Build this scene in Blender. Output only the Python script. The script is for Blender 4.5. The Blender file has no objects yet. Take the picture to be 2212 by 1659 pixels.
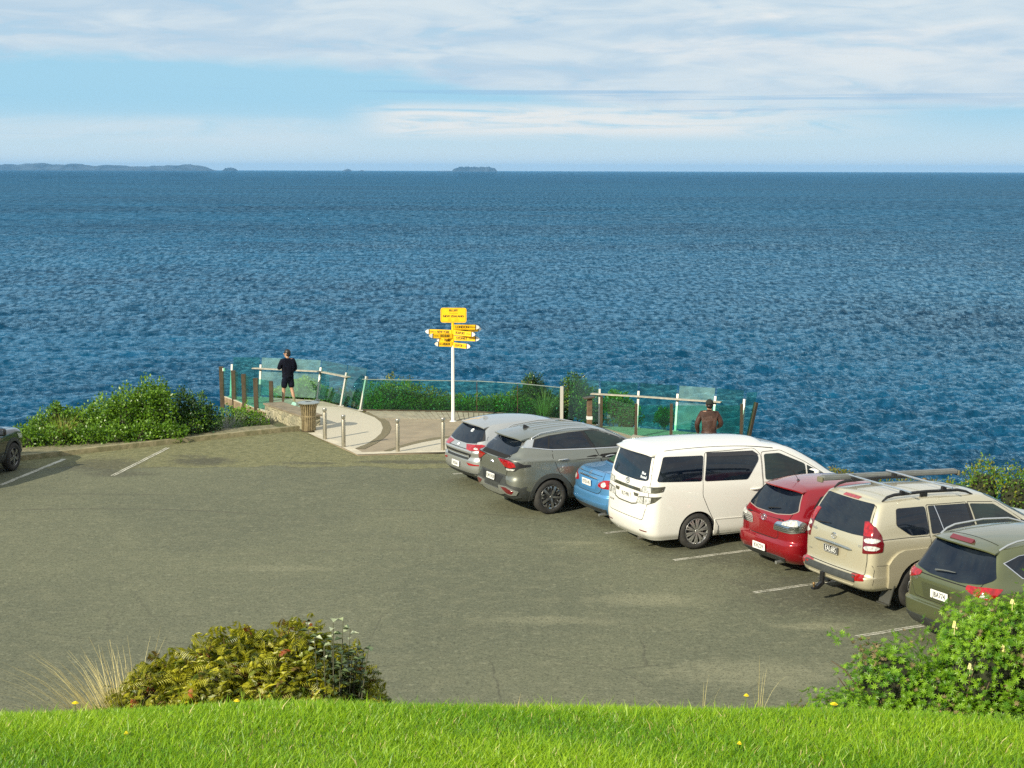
import bpy, bmesh, math, random
import numpy as np
from mathutils import Vector, Matrix, geometry
from mathutils.bvhtree import BVHTree

# ------------------------------------------------------------------ camera, sky, sun
scene = bpy.context.scene
COL = scene.collection
R = math.radians
EYE = 7.0                     # eye height above the car park
cam_d = bpy.data.cameras.new('camera'); cam = bpy.data.objects.new('camera', cam_d); COL.objects.link(cam)
cam_d.sensor_width = 36.0; cam_d.lens = 36.0 * 3400 / 2212
cam_d.clip_start = 0.1; cam_d.clip_end = 120000
cam.location = (0, 0, EYE)
cam.matrix_world = Matrix.Translation((0, 0, EYE)) @ Matrix.Rotation(math.pi / 2 - math.atan((829.5 - 368) / 3400), 4, 'X') @ Matrix.Rotation(math.atan(6 / 2212), 4, 'Z')
scene.camera = cam

SUN_AZ, SUN_EL = R(219.7), R(28)
scene.view_settings.view_transform = 'Standard'; scene.view_settings.look = 'None'
scene.view_settings.exposure = 0.45; scene.view_settings.gamma = 1
scene.cycles.max_bounces = 8; scene.cycles.transparent_max_bounces = 24
scene.cycles.use_denoising = False
scene.cycles.caustics_reflective = False; scene.cycles.caustics_refractive = False

sun_d = bpy.data.lights.new('sun', 'SUN'); sun_d.energy = 4.8; sun_d.angle = R(0.5); sun_d.color = (1.0, 0.91, 0.72)
sun = bpy.data.objects.new('sun', sun_d); COL.objects.link(sun)
to_sun = Vector((math.sin(SUN_AZ) * math.cos(SUN_EL), math.cos(SUN_AZ) * math.cos(SUN_EL), math.sin(SUN_EL)))
sun.rotation_mode = 'QUATERNION'; sun.rotation_quaternion = (-to_sun).to_track_quat('-Z', 'Y')
sun.location = to_sun * 60

world = bpy.data.worlds.new('World'); scene.world = world; world.use_nodes = True


class NT:
    """tiny helper for building node trees"""
    def __init__(s, tree): s.t = tree; s.n = tree.nodes; s.l = tree.links
    def node(s, ty, **kw):
        n = s.n.new(ty)
        for k, v in kw.items(): setattr(n, k, v)
        return n
    def put(s, sock, v):
        if hasattr(v, 'is_linked') or hasattr(v, 'links'): s.l.new(v, sock)
        else: sock.default_value = v
    def math(s, op, a, b=None, c=None, clamp=False):
        n = s.node('ShaderNodeMath', operation=op); n.use_clamp = clamp
        s.put(n.inputs[0], a)
        if b is not None: s.put(n.inputs[1], b)
        if c is not None: s.put(n.inputs[2], c)
        return n.outputs[0]
    def comb(s, x, y, z):
        n = s.node('ShaderNodeCombineXYZ')
        for i, v in enumerate((x, y, z)): s.put(n.inputs[i], v)
        return n.outputs[0]
    def sep(s, v):
        n = s.node('ShaderNodeSeparateXYZ'); s.l.new(v, n.inputs[0]); return n.outputs
    def noise(s, vec, scale=5, detail=3, rough=.5, dist=0, out=0):
        n = s.node('ShaderNodeTexNoise')
        if vec is not None: s.l.new(vec, n.inputs['Vector'])
        n.inputs['Scale'].default_value = scale; n.inputs['Detail'].default_value = detail
        n.inputs['Roughness'].default_value = rough; n.inputs['Distortion'].default_value = dist
        return n.outputs[out]
    def ramp(s, f, lo, hi, a=0., b=1., smooth=True):
        n = s.node('ShaderNodeMapRange'); n.interpolation_type = 'SMOOTHSTEP' if smooth else 'LINEAR'
        s.put(n.inputs[0], f)
        for i, v in zip((1, 2, 3, 4), (lo, hi, a, b)): s.put(n.inputs[i], v)
        return n.outputs[0]
    def mix(s, f, a, b, mode='MIX'):
        n = s.node('ShaderNodeMix', data_type='RGBA', blend_type=mode)
        s.put(n.inputs[0], f)
        for i, v in ((6, a), (7, b)):
            s.put(n.inputs[i], v if not isinstance(v, tuple) else (*v, 1.0)[:4])
        return n.outputs[2]
    def coords(s, out='Object'): return s.node('ShaderNodeTexCoord').outputs[out]
    def vmul(s, v, k):
        n = s.node('ShaderNodeVectorMath', operation='MULTIPLY'); s.l.new(v, n.inputs[0]); n.inputs[1].default_value = k; return n.outputs[0]
    def bump(s, h, strength=.3, dist=.01, normal=None):
        n = s.node('ShaderNodeBump'); s.l.new(h, n.inputs['Height']); n.inputs['Strength'].default_value = strength; n.inputs['Distance'].default_value = dist
        if normal is not None: s.l.new(normal, n.inputs['Normal'])
        return n.outputs[0]


def build_sky():
    w = NT(world.node_tree); bg = world.node_tree.nodes['Background']; bg.inputs[1].default_value = 0.1
    sky = w.node('ShaderNodeTexSky', sky_type='NISHITA', sun_disc=False)
    sky.sun_elevation = SUN_EL; sky.sun_rotation = SUN_AZ; sky.air_density = 1.0; sky.dust_density = 0.6; sky.ozone_density = 2.0
    d = w.coords('Generated'); x, y, z = w.sep(d)
    az = w.math('MULTIPLY', w.math('ARCTAN2', x, y), 57.2958)
    el = w.math('MULTIPLY', w.math('ARCSINE', z), 57.2958)
    def lin(c, k=7.3): return tuple(((v / 255) ** 2.2) * k for v in c)
    # clear air low over the sea
    low = w.mix(w.ramp(el, 0, 2.6), lin((216, 232, 236)), lin((166, 213, 236)))
    low = w.mix(w.ramp(el, 3, 12), low, lin((104, 166, 224)))
    col = w.mix(w.ramp(el, 8, 24, 1, 0), sky.outputs[0], low)
    # cloud sheets, stretched along the horizon (angles in degrees)
    def fbm(sx, sy, off, det=6, rough=.58, dist=.6):
        return w.noise(w.comb(w.math('MULTIPLY', az, sx), w.math('MULTIPLY', el, sy), off), 1.0, det, rough, dist)
    n1 = fbm(.13, .75, 3.1); n2 = fbm(.24, 1.25, 9.7, 6, .55, .8); n3 = fbm(.10, .55, 21.3, 6)
    # lower edge of the big sheet: about 4 degrees on the left, 2.3 on the right
    edge = w.math('ADD', w.ramp(az, -9, 5, 3.75, 2.1), w.math('MULTIPLY', w.math('SUBTRACT', n1, .5), 2.2))
    sheet = w.ramp(w.math('SUBTRACT', el, edge), -.15, .55)
    thick = w.ramp(w.math('ADD', w.math('MULTIPLY', n2, .6), w.math('MULTIPLY', n1, .5)), .42, .68)
    ccol = w.mix(thick, lin((188, 212, 230)), lin((216, 229, 236)))
    bright = w.ramp(w.math('ADD', w.math('MULTIPLY', n3, 1.0), w.ramp(az, -4, 17, -.16, .12, False)), .49, .67)
    bright = w.math('MULTIPLY', bright, w.ramp(el, 2.5, 5.2))
    ccol = w.mix(bright, ccol, lin((238, 240, 239)))
    holes = w.ramp(n2, .30, .44)
    col = w.mix(w.math('MULTIPLY', sheet, w.ramp(holes, 0, 1, .72, 1)), col, ccol)
    # white cirrus patch below the sheet, centre-right
    n4 = fbm(.20, 2.4, 40.2, 7, .62, 1.2)
    def band(v, a, b, c, e): return w.math('MULTIPLY', w.ramp(v, a, b), w.ramp(v, c, e, 1, 0))
    cir = w.math('MULTIPLY', band(az, -6.5, -3.5, 5, 17), band(el, .9, 1.5, 2.0, 2.6))
    cir = w.math('MULTIPLY', cir, w.ramp(n4, .26, .56))
    col = w.mix(w.math('MULTIPLY', cir, .92), col, lin((240, 240, 236)))
    # pale bank low on the left and haze along the horizon
    lowb = w.math('MULTIPLY', band(az, -30, -20, -8, -4), band(el, .4, 1.2, 1.55, 2.05))
    lowb = w.math('MULTIPLY', lowb, w.ramp(n1, .35, .6))
    col = w.mix(w.math('MULTIPLY', lowb, .6), col, lin((222, 232, 236)))
    # thin blue-grey streaks
    n5 = fbm(.05, 3.4, 60.5, 5, .55, .4)
    st = w.math('MULTIPLY', band(el, .15, 1.6, 2.9, 3.6), w.ramp(n5, .56, .70))
    col = w.mix(w.math('MULTIPLY', st, .55), col, lin((150, 192, 226)))
    # broken cloud over the rest of the dome
    up = w.noise(w.vmul(d, (2.2, 2.2, 5.0)), 1.0, 6, .6, .5)
    upc = w.math('MULTIPLY', w.ramp(up, .47, .66), w.ramp(el, 7, 16))
    col = w.mix(w.math('MULTIPLY', upc, .55), col, lin((225, 230, 236)))
    w.l.new(col, bg.inputs[0])
build_sky()

# ------------------------------------------------------------------ helpers
def tag(o, label=None, cat=None, group=None, kind=None):
    for k, v in (('label', label), ('category', cat), ('group', group), ('kind', kind)):
        if v: o[k] = v
    return o

def empty(name, loc=(0, 0, 0), rz=0.0, label=None, cat=None, group=None):
    o = bpy.data.objects.new(name, None); COL.objects.link(o); o.location = loc; o.rotation_euler = (0, 0, rz)
    o.empty_display_size = .2
    return tag(o, label, cat, group)

def mesh_obj(name, verts, faces, mats, parent=None, smooth=None, face_mats=None):
    me = bpy.data.meshes.new(name); me.from_pydata(verts, [], faces)
    for m in (mats if isinstance(mats, (list, tuple)) else [mats]): me.materials.append(m)
    if face_mats is not None: me.polygons.foreach_set('material_index', face_mats)
    if smooth is not None:
        me.polygons.foreach_set('use_smooth', [True] * len(me.polygons))
        if smooth < 180: me.set_sharp_from_angle(angle=R(smooth))
    me.update()
    o = bpy.data.objects.new(name, me); COL.objects.link(o)
    if parent is not None: o.parent = parent
    return o

class MB:
    """collects simple shapes into one mesh"""
    def __init__(s): s.v = []; s.f = []; s.m = []
    def add(s, verts, faces, m=0):
        k = len(s.v); s.v += [tuple(v) for v in verts]; s.f += [tuple(i + k for i in f) for f in faces]; s.m += [m] * len(faces)
    def box(s, c, size, rz=0, m=0, rot=None, bev=0):
        hx, hy, hz = (a / 2 for a in size); mt = rot or Matrix.Rotation(rz, 3, 'Z')
        if bev:
            bm = bmesh.new(); bmesh.ops.create_cube(bm, size=1)
            for v in bm.verts: v.co = Vector((v.co.x * size[0], v.co.y * size[1], v.co.z * size[2]))
            bmesh.ops.bevel(bm, geom=bm.edges[:], offset=bev, segments=2, affect='EDGES', profile=.5)
            bm.verts.index_update()
            s.add([Vector(c) + mt @ v.co for v in bm.verts], [[v.index for v in f.verts] for f in bm.faces], m); bm.free(); return
        vs = [Vector(c) + mt @ Vector((x, y, z)) for x in (-hx, hx) for y in (-hy, hy) for z in (-hz, hz)]
        s.add(vs, [(0, 1, 3, 2), (4, 6, 7, 5), (0, 4, 5, 1), (2, 3, 7, 6), (0, 2, 6, 4), (1, 5, 7, 3)], m)
    def beam(s, a, b, w, h, m=0, up=(0, 0, 1)):
        a, b = Vector(a), Vector(b); d = (b - a); L = d.length; d.normalize(); u = Vector(up)
        side = d.cross(u)
        if side.length < 1e-4: side = d.cross(Vector((1, 0, 0)))
        side.normalize(); u = side.cross(d)
        rot = Matrix((d, side, u)).transposed()
        s.box((a + b) / 2, (L, w, h), rot=rot, m=m)
    def tube(s, pts, r, n=8, m=0, caps=True):
        pts = [Vector(p) for p in pts]; rs = r if isinstance(r, (list, tuple)) else [r] * len(pts); vs = []; fs = []
        for i, p in enumerate(pts):
            d = (pts[min(i + 1, len(pts) - 1)] - pts[max(i - 1, 0)]).normalized()
            a = d.cross(Vector((0, 0, 1)) if abs(d.z) < .9 else Vector((1, 0, 0))).normalized(); b = d.cross(a)
            vs += [p + (a * math.cos(t * 2 * math.pi / n) + b * math.sin(t * 2 * math.pi / n)) * rs[i] for t in range(n)]
        for i in range(len(pts) - 1):
            for t in range(n): fs.append((i * n + t, i * n + (t + 1) % n, (i + 1) * n + (t + 1) % n, (i + 1) * n + t))
        if caps: fs += [tuple(range(n))[::-1], tuple(range((len(pts) - 1) * n, len(pts) * n))]
        s.add(vs, fs, m)
    def lathe(s, prof, n=24, c=(0, 0, 0), m=0, axis='Z', caps=False):
        vs = []; fs = []
        for r, z in prof:
            for t in range(n):
                a = 2 * math.pi * t / n; x, y = r * math.cos(a), r * math.sin(a)
                p = (x, y, z) if axis == 'Z' else (x, z, y)
                vs.append((p[0] + c[0], p[1] + c[1], p[2] + c[2]))
        for i in range(len(prof) - 1):
            for t in range(n): fs.append((i * n + t, i * n + (t + 1) % n, (i + 1) * n + (t + 1) % n, (i + 1) * n + t))
        if caps: fs += [tuple(range(n)), tuple(range((len(prof) - 1) * n, len(prof) * n))]
        s.add(vs, fs, m)
    def prism(s, poly, z0, z1, m=0):
        n = len(poly); vs = [(x, y, z0) for x, y in poly] + [(x, y, z1) for x, y in poly]
        s.add(vs, [tuple(range(n))[::-1], tuple(range(n, 2 * n))] + [(i, (i + 1) % n, n + (i + 1) % n, n + i) for i in range(n)], m)
    def build(s, name, mats, parent=None, smooth=None):
        o = mesh_obj(name, s.v, s.f, mats, parent, smooth, s.m)
        return o

FONT_CACHE = {}
def text_mesh(txt, size, align='CENTER', spacing=1.0):
    """flat letters in the XY plane -> verts, faces (origin at the middle of the line)"""
    key = (txt, size, align, spacing)
    if key not in FONT_CACHE:
        cu = bpy.data.curves.new('letters', 'FONT'); cu.body = txt; cu.size = size; cu.align_x = align; cu.align_y = 'CENTER'; cu.space_character = spacing
        cu.resolution_u = 3
        ob = bpy.data.objects.new('letters', cu); COL.objects.link(ob)
        dg = bpy.context.evaluated_depsgraph_get(); me = bpy.data.meshes.new_from_object(ob.evaluated_get(dg))
        FONT_CACHE[key] = ([v.co.copy() for v in me.vertices], [tuple(p.vertices) for p in me.polygons])
        bpy.data.objects.remove(ob); bpy.data.curves.remove(cu); bpy.data.meshes.remove(me)
    return FONT_CACHE[key]

def add_text(mb, txt, size, frame, m=1, spacing=1.0, bold=0.0):
    """frame: 4x4 whose X is reading direction, Y up, Z out of the face"""
    v, f = text_mesh(txt, size, 'CENTER', spacing)
    offs = [(0, 0)] if not bold else [(-bold, 0), (bold, 0)]
    for k, (dx, dy) in enumerate(offs):
        mb.add([frame @ Vector((p.x + dx, p.y + dy, p.z + .0006 * k)) for p in v], f, m)

MATS = {}
def M(name, col=(.5, .5, .5), rough=.5, metal=0., spec=.5, coat=0., var=0., vscale=4., bump=0., bscale=60., bdist=.01, col2=None, emit=None, coords='Object', detail=4, aniso=0):
    if name in MATS: return MATS[name]
    m = bpy.data.materials.new(name); m.use_nodes = True; w = NT(m.node_tree); b = m.node_tree.nodes['Principled BSDF']
    b.inputs['Base Color'].default_value = (*col, 1); b.inputs['Roughness'].default_value = rough; b.inputs['Metallic'].default_value = metal
    b.inputs['Specular IOR Level'].default_value = spec; b.inputs['Coat Weight'].default_value = coat; b.inputs['Coat Roughness'].default_value = .04
    co = w.coords(coords)
    if var or col2:
        n = w.noise(co, vscale, detail, .6)
        c2 = col2 or tuple(c * (1 - var) for c in col); c1 = col if col2 else tuple(min(1, c * (1 + var)) for c in col)
        w.l.new(w.mix(w.ramp(n, .35, .65), c1, c2), b.inputs['Base Color'])
    if bump:
        w.l.new(w.bump(w.noise(co, bscale, 4, .6), bump, bdist), b.inputs['Normal'])
    MATS[name] = m
    return m

# ------------------------------------------------------------------ the setting: sea, islands, ground, car park
rng = np.random.default_rng(7)
SEA = -10.0

def water_material():
    m = bpy.data.materials.new('sea_water'); m.use_nodes = True; w = NT(m.node_tree); b = m.node_tree.nodes['Principled BSDF']
    geo = w.node('ShaderNodeNewGeometry'); pos = geo.outputs['Position']
    big = w.noise(w.vmul(pos, (.0035, .012, 0)), 1, 4, .55)
    mid = w.noise(w.vmul(pos, (.03, .085, 0)), 1, 4, .6)
    f = w.math('ADD', w.math('MULTIPLY', big, .7), w.math('MULTIPLY', mid, .45))
    col = w.mix(w.ramp(f, .40, .72), (.001, .022, .056), (.002, .068, .145))
    x, y, z = w.sep(pos)
    dist = w.math('SQRT', w.math('ADD', w.math('MULTIPLY', x, x), w.math('MULTIPLY', y, y)))
    h1 = w.noise(w.vmul(pos, (1.5, 3.0, 1)), 1, 4, .65, .5)
    h2 = w.noise(w.vmul(pos, (.16, .30, 1)), 1, 4, .6, .4)
    h3 = w.noise(w.vmul(pos, (.022, .05, 1)), 1, 3, .6, .3)
    n = w.bump(h1, .9, .22)
    nb = w.node('ShaderNodeBump'); w.l.new(h2, nb.inputs['Height']); nb.inputs['Distance'].default_value = 2.0; w.l.new(n, nb.inputs['Normal'])
    w.l.new(w.ramp(dist, 110, 500, 0.15, .95), nb.inputs['Strength'])
    nc = w.node('ShaderNodeBump'); w.l.new(h3, nc.inputs['Height']); nc.inputs['Distance'].default_value = 12.0; w.l.new(nb.outputs[0], nc.inputs['Normal'])
    w.l.new(w.ramp(dist, 300, 2500, 0, .85), nc.inputs['Strength'])
    # wind-roughened water: blue body colour under a sky reflection that never reaches a calm mirror's strength
    def pattern(sx, sy): return w.noise(w.vmul(pos, (sx, sy, 1)), 1, 3, .62, .3)
    far = w.ramp(dist, 260, 800); near = w.ramp(dist, 70, 210, 1, 0)
    rip = w.math('ADD', w.math('MULTIPLY', pattern(1.9, 1.15), near), w.math('MULTIPLY', pattern(.62, .075), far))
    rip = w.math('ADD', rip, w.math('MULTIPLY', pattern(1.35, .34), w.math('SUBTRACT', w.math('SUBTRACT', 1.0, near), far)))
    ripple_glint = w.ramp(rip, .36, .64, .46, 1.55)              # ripple glints painted in: noise scales the sky reflection
    col = w.mix(w.ramp(rip, .36, .60), w.mix(.35, col, (.0005, .008, .022)), col)  # dark ripple troughs painted into the body colour
    n = m.node_tree.nodes; n.remove(b); df = w.node('ShaderNodeBsdfDiffuse'); w.l.new(col, df.inputs[0]); w.l.new(nc.outputs[0], df.inputs['Normal'])
    gl = w.node('ShaderNodeBsdfGlossy'); gl.inputs[0].default_value = (.50, .82, 1.0, 1); gl.inputs['Roughness'].default_value = .03; w.l.new(nc.outputs[0], gl.inputs['Normal'])
    fr = w.node('ShaderNodeFresnel'); fr.inputs[0].default_value = 1.33; w.l.new(nc.outputs[0], fr.inputs['Normal'])
    mx = w.node('ShaderNodeMixShader'); w.l.new(w.math('MULTIPLY', ripple_glint, w.math('MINIMUM', fr.outputs[0], w.ramp(dist, 80, 800, .62, .34))), mx.inputs[0]); w.l.new(df.outputs[0], mx.inputs[1]); w.l.new(gl.outputs[0], mx.inputs[2]); w.l.new(mx.outputs[0], n['Material Output'].inputs[0])
    return m

def build_sea():
    az = np.radians(np.linspace(-27, 27, 940))
    r0, r1 = 48., 2600.
    inv = np.concatenate([np.linspace(1 / r0, 1 / 420., 880, endpoint=False), np.linspace(1 / 420., 1 / r1, 130)])
    r = 1 / inv
    A, RR = np.meshgrid(az, r); X = RR * np.sin(A); Y = RR * np.cos(A)
    Z = np.zeros_like(X); DX = np.zeros_like(X); DY = np.zeros_like(X)
    dr = np.gradient(r)[:, None]
    wd = R(-62)                                            # the wind sea runs towards the shore, a little sideways
    for lam0, n, slope in ((14, 7, .014), (8, 9, .024), (4.8, 12, .05), (2.9, 15, .095), (1.75, 18, .14), (1.05, 18, .155), (.65, 16, .15)):
        for k in range(n):
            lam = lam0 * rng.uniform(.78, 1.28); th = wd + rng.normal(0, .48)
            kx, ky = 2 * np.pi / lam * np.cos(th), 2 * np.pi / lam * np.sin(th)
            amp = slope * lam / (2 * np.pi) / np.sqrt(n) * 1.9 * rng.uniform(.6, 1.4)
            fade = np.clip(lam / dr / 1.6, .22, 1) * np.clip((lam / (RR * .00101) - 1.5) / 2, 0, 1)
            if fade.max() <= 0: continue
            ph = kx * X + ky * Y + rng.uniform(0, 6.283)
            s, c = np.sin(ph), np.cos(ph)
            Z += fade * amp * c; q = .8 * amp * fade
            DX -= q * s * np.cos(th); DY -= q * s * np.sin(th)
    gust = 1 + .35 * np.sin(X * .021 + 1.3) * np.sin(Y * .017 + X * .008) + .2 * np.sin(X * .06 - Y * .043)
    Z *= gust; V = np.stack([X + DX, Y + DY, Z + SEA], -1).reshape(-1, 3)
    na, nr = len(az), len(r)
    i = np.arange(nr - 1)[:, None] * na + np.arange(na - 1)[None]
    F = np.stack([i, i + 1, i + 1 + na, i + na], -1).reshape(-1, 4)
    # calm outer sheets: from the fine patch to the horizon, and to both sides
    ev, ef = [], []
    def ring(a0, a1, ra, rb, na=24):
        k = len(V) + len(ev); aa = np.radians(np.linspace(a0, a1, na))
        for rr in (ra, rb): ev.extend([(rr * math.sin(t), rr * math.cos(t), SEA) for t in aa])
        for j in range(na - 1): ef.append((k + j, k + j + 1, k + na + j + 1, k + na + j))
    for ra, rb in ((2600, 6000), (6000, 15000), (15000, 38000)): ring(-27, 27, ra, rb)
    for ra, rb in ((30, 400), (400, 4000), (4000, 38000)): ring(27, 150, ra, rb, 40); ring(-150, -27, ra, rb, 40)
    V = np.concatenate([V, np.array(ev)]); 
    me = bpy.data.meshes.new('sea'); me.vertices.add(len(V)); me.vertices.foreach_set('co', V.ravel())
    nq = len(F) + len(ef); allf = np.concatenate([F, np.array(ef)]).astype(np.int32)
    me.loops.add(nq * 4); me.loops.foreach_set('vertex_index', allf.ravel()); me.polygons.add(nq)
    me.polygons.foreach_set('loop_start', np.arange(0, nq * 4, 4, dtype=np.int32)); me.polygons.foreach_set('use_smooth', np.ones(nq, bool))
    me.update(calc_edges=True); me.validate(); me.materials.append(water_material())
    o = bpy.data.objects.new('sea', me); COL.objects.link(o); tag(o, kind='structure')
build_sea()

def island(name, x0, x1, dist, prof, label, group):
    """low island: a ridge profile along x (0..1 -> metres), real depth, gullied flanks"""
    n, k = 90, 9; vs, fs = [], []
    dep = max(300., (x1 - x0) * .35)
    ph = [rng.uniform(0, 6.3) for _ in range(6)]
    for i in range(n + 1):
        t = i / n; h = np.interp(t, [p[0] for p in prof], [p[1] for p in prof])
        h *= 1 + .07 * math.sin(t * 41 + ph[0]) + .05 * math.sin(t * 97 + ph[1]) + .03 * math.sin(t * 210 + ph[2])
        for j in range(k + 1):
            u = j / k; e = 1 - abs(2 * u - 1) ** 2.6
            gul = 1 + .16 * math.sin(t * 120 + u * 9 + ph[3]) * (1 - e)
            vs.append((x0 + (x1 - x0) * t, dist + (u - .5) * dep * (.35 + .65 * math.sin(math.pi * min(max(t, .04), .96))), SEA - 1 + max(0, h) * e * gul))
    for i in range(n):
        for j in range(k): fs.append((i * (k + 1) + j, (i + 1) * (k + 1) + j, (i + 1) * (k + 1) + j + 1, i * (k + 1) + j + 1))
    m = M('hazed_island_scrub', (.012, .030, .048), .9, col2=(.055, .078, .098), vscale=.004, detail=6)  # blue of the distant air is mixed into the scrub colour
    o = mesh_obj(name, vs, fs, m, None, 40); tag(o, label, 'island', group)

def px_x(px, dist): return (px - 1106) / 3400 * dist * 1.0
def hz(px, dist): return px / 3400 * dist
D1 = 21000.
island('long_island', px_x(-60, D1), px_x(468, D1), D1, [(0, hz(9, D1)), (.2, hz(13, D1)), (.26, hz(15, D1)), (.36, hz(13, D1)), (.45, hz(13.5, D1)), (.5, hz(10, D1)), (.56, hz(12, D1)), (.64, hz(10, D1)), (.74, hz(9, D1)), (.82, hz(12, D1)), (.9, hz(13, D1)), (.965, hz(9, D1)), (1, 0)], 'long low hilly island on the horizon at the far left', 'islands on the horizon')
island('rounded_islet', px_x(484, D1), px_x(519, D1), D1, [(0, 0), (.2, hz(5.5, D1)), (.5, hz(7, D1)), (.8, hz(5, D1)), (1, 0)], 'small dome shaped islet just right of the long island', 'islands on the horizon')
island('rounded_islet', px_x(741, D1), px_x(764, D1), D1, [(0, 0), (.3, hz(3.5, D1)), (.6, hz(5, D1)), (1, 0)], 'tiny islet alone on the horizon left of the signpost', 'islands on the horizon')
island('rounded_islet', px_x(776, D1), px_x(790, D1), D1, [(0, 0), (.5, hz(2.5, D1)), (1, 0)], 'very low speck of rock beside the tiny islet', 'islands on the horizon')
island('flat_topped_island', px_x(975, D1), px_x(1074, D1), D1, [(0, 0), (.05, hz(5, D1)), (.12, hz(9, D1)), (.25, hz(10.5, D1)), (.5, hz(9.8, D1)), (.8, hz(10.3, D1)), (.93, hz(8, D1)), (1, 0)], 'flat topped island with pale cliffs above the signpost', 'islands on the horizon')
island('rounded_islet', px_x(942, D1), px_x(974, D1), D1, [(0, 0), (.5, hz(1.8, D1)), (1, hz(1.5, D1))], 'low reef touching the left end of the flat topped island', 'islands on the horizon')

# seaward edge of the level ground, left to right
EDGE = [(-70, -7.2), (-11.8, 37.75), (-6.7, 41.65), (-5.75, 42.45), (-7.1, 44.9), (-6.2, 46.6), (-4.4, 45.7), (-1, 45.4), (.3, 44.9), (1.5, 44.0), (2.4, 42.9), (3.3, 41.1), (4.3, 40.0), (17.3, 15.1), (30, -9), (55, -60)]
def edge_dist(X, Y):
    """signed distance to EDGE, positive towards the sea"""
    best = np.full(X.shape, 1e9); sgn = np.zeros(X.shape)
    for (ax, ay), (bx, by) in zip(EDGE[:-1], EDGE[1:]):
        dx, dy = bx - ax, by - ay; L = dx * dx + dy * dy
        t = np.clip(((X - ax) * dx + (Y - ay) * dy) / L, 0, 1)
        d = np.hypot(X - ax - t * dx, Y - ay - t * dy); best = np.minimum(best, d)
    poly = EDGE + [(55, -80), (-70, -80)]; inside = np.zeros(X.shape, bool); n = len(poly)
    for i in range(n):
        (x1, y1), (x2, y2) = poly[i], poly[(i + 1) % n]
        c = ((y1 > Y) != (y2 > Y)) & (X < (x2 - x1) * (Y - y1) / (y2 - y1 + 1e-12) + x1); inside ^= c
    return np.where(inside, -best, best)

def ground_z(x, y):
    """height of the seaward slope at a point"""
    d = float(edge_dist(np.array([x]), np.array([y]))[0])
    return 0.0 if d < 0 else -max(0, d - .5) * .55 - .03

def build_ground():
    nx, ny = 220, 230
    X, Y = np.meshgrid(np.linspace(-70, 55, nx), np.linspace(-60, 72, ny)); d = edge_dist(X, Y)
    Z = np.where(d < 0.3, -.06, -.06 - np.clip(d - .3, 0, None) * .55); Z = np.maximum(Z, SEA - 2)
    Z += np.where(d > 1.5, .12 * np.sin(X * 1.7) * np.sin(Y * 1.3 + X), 0)
    V = np.stack([X, Y, Z], -1).reshape(-1, 3); i = np.arange(ny - 1)[:, None] * nx + np.arange(nx - 1)[None]
    F = np.stack([i, i + 1, i + 1 + nx, i + nx], -1).reshape(-1, 4)
    tag(mesh_obj('ground', V.tolist(), F.tolist(), M('bank_soil', (.10, .085, .05), .95, col2=(.06, .075, .03), vscale=1.2, bump=.6, bscale=9, bdist=.1), None, 180), kind='structure')
build_ground()

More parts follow.
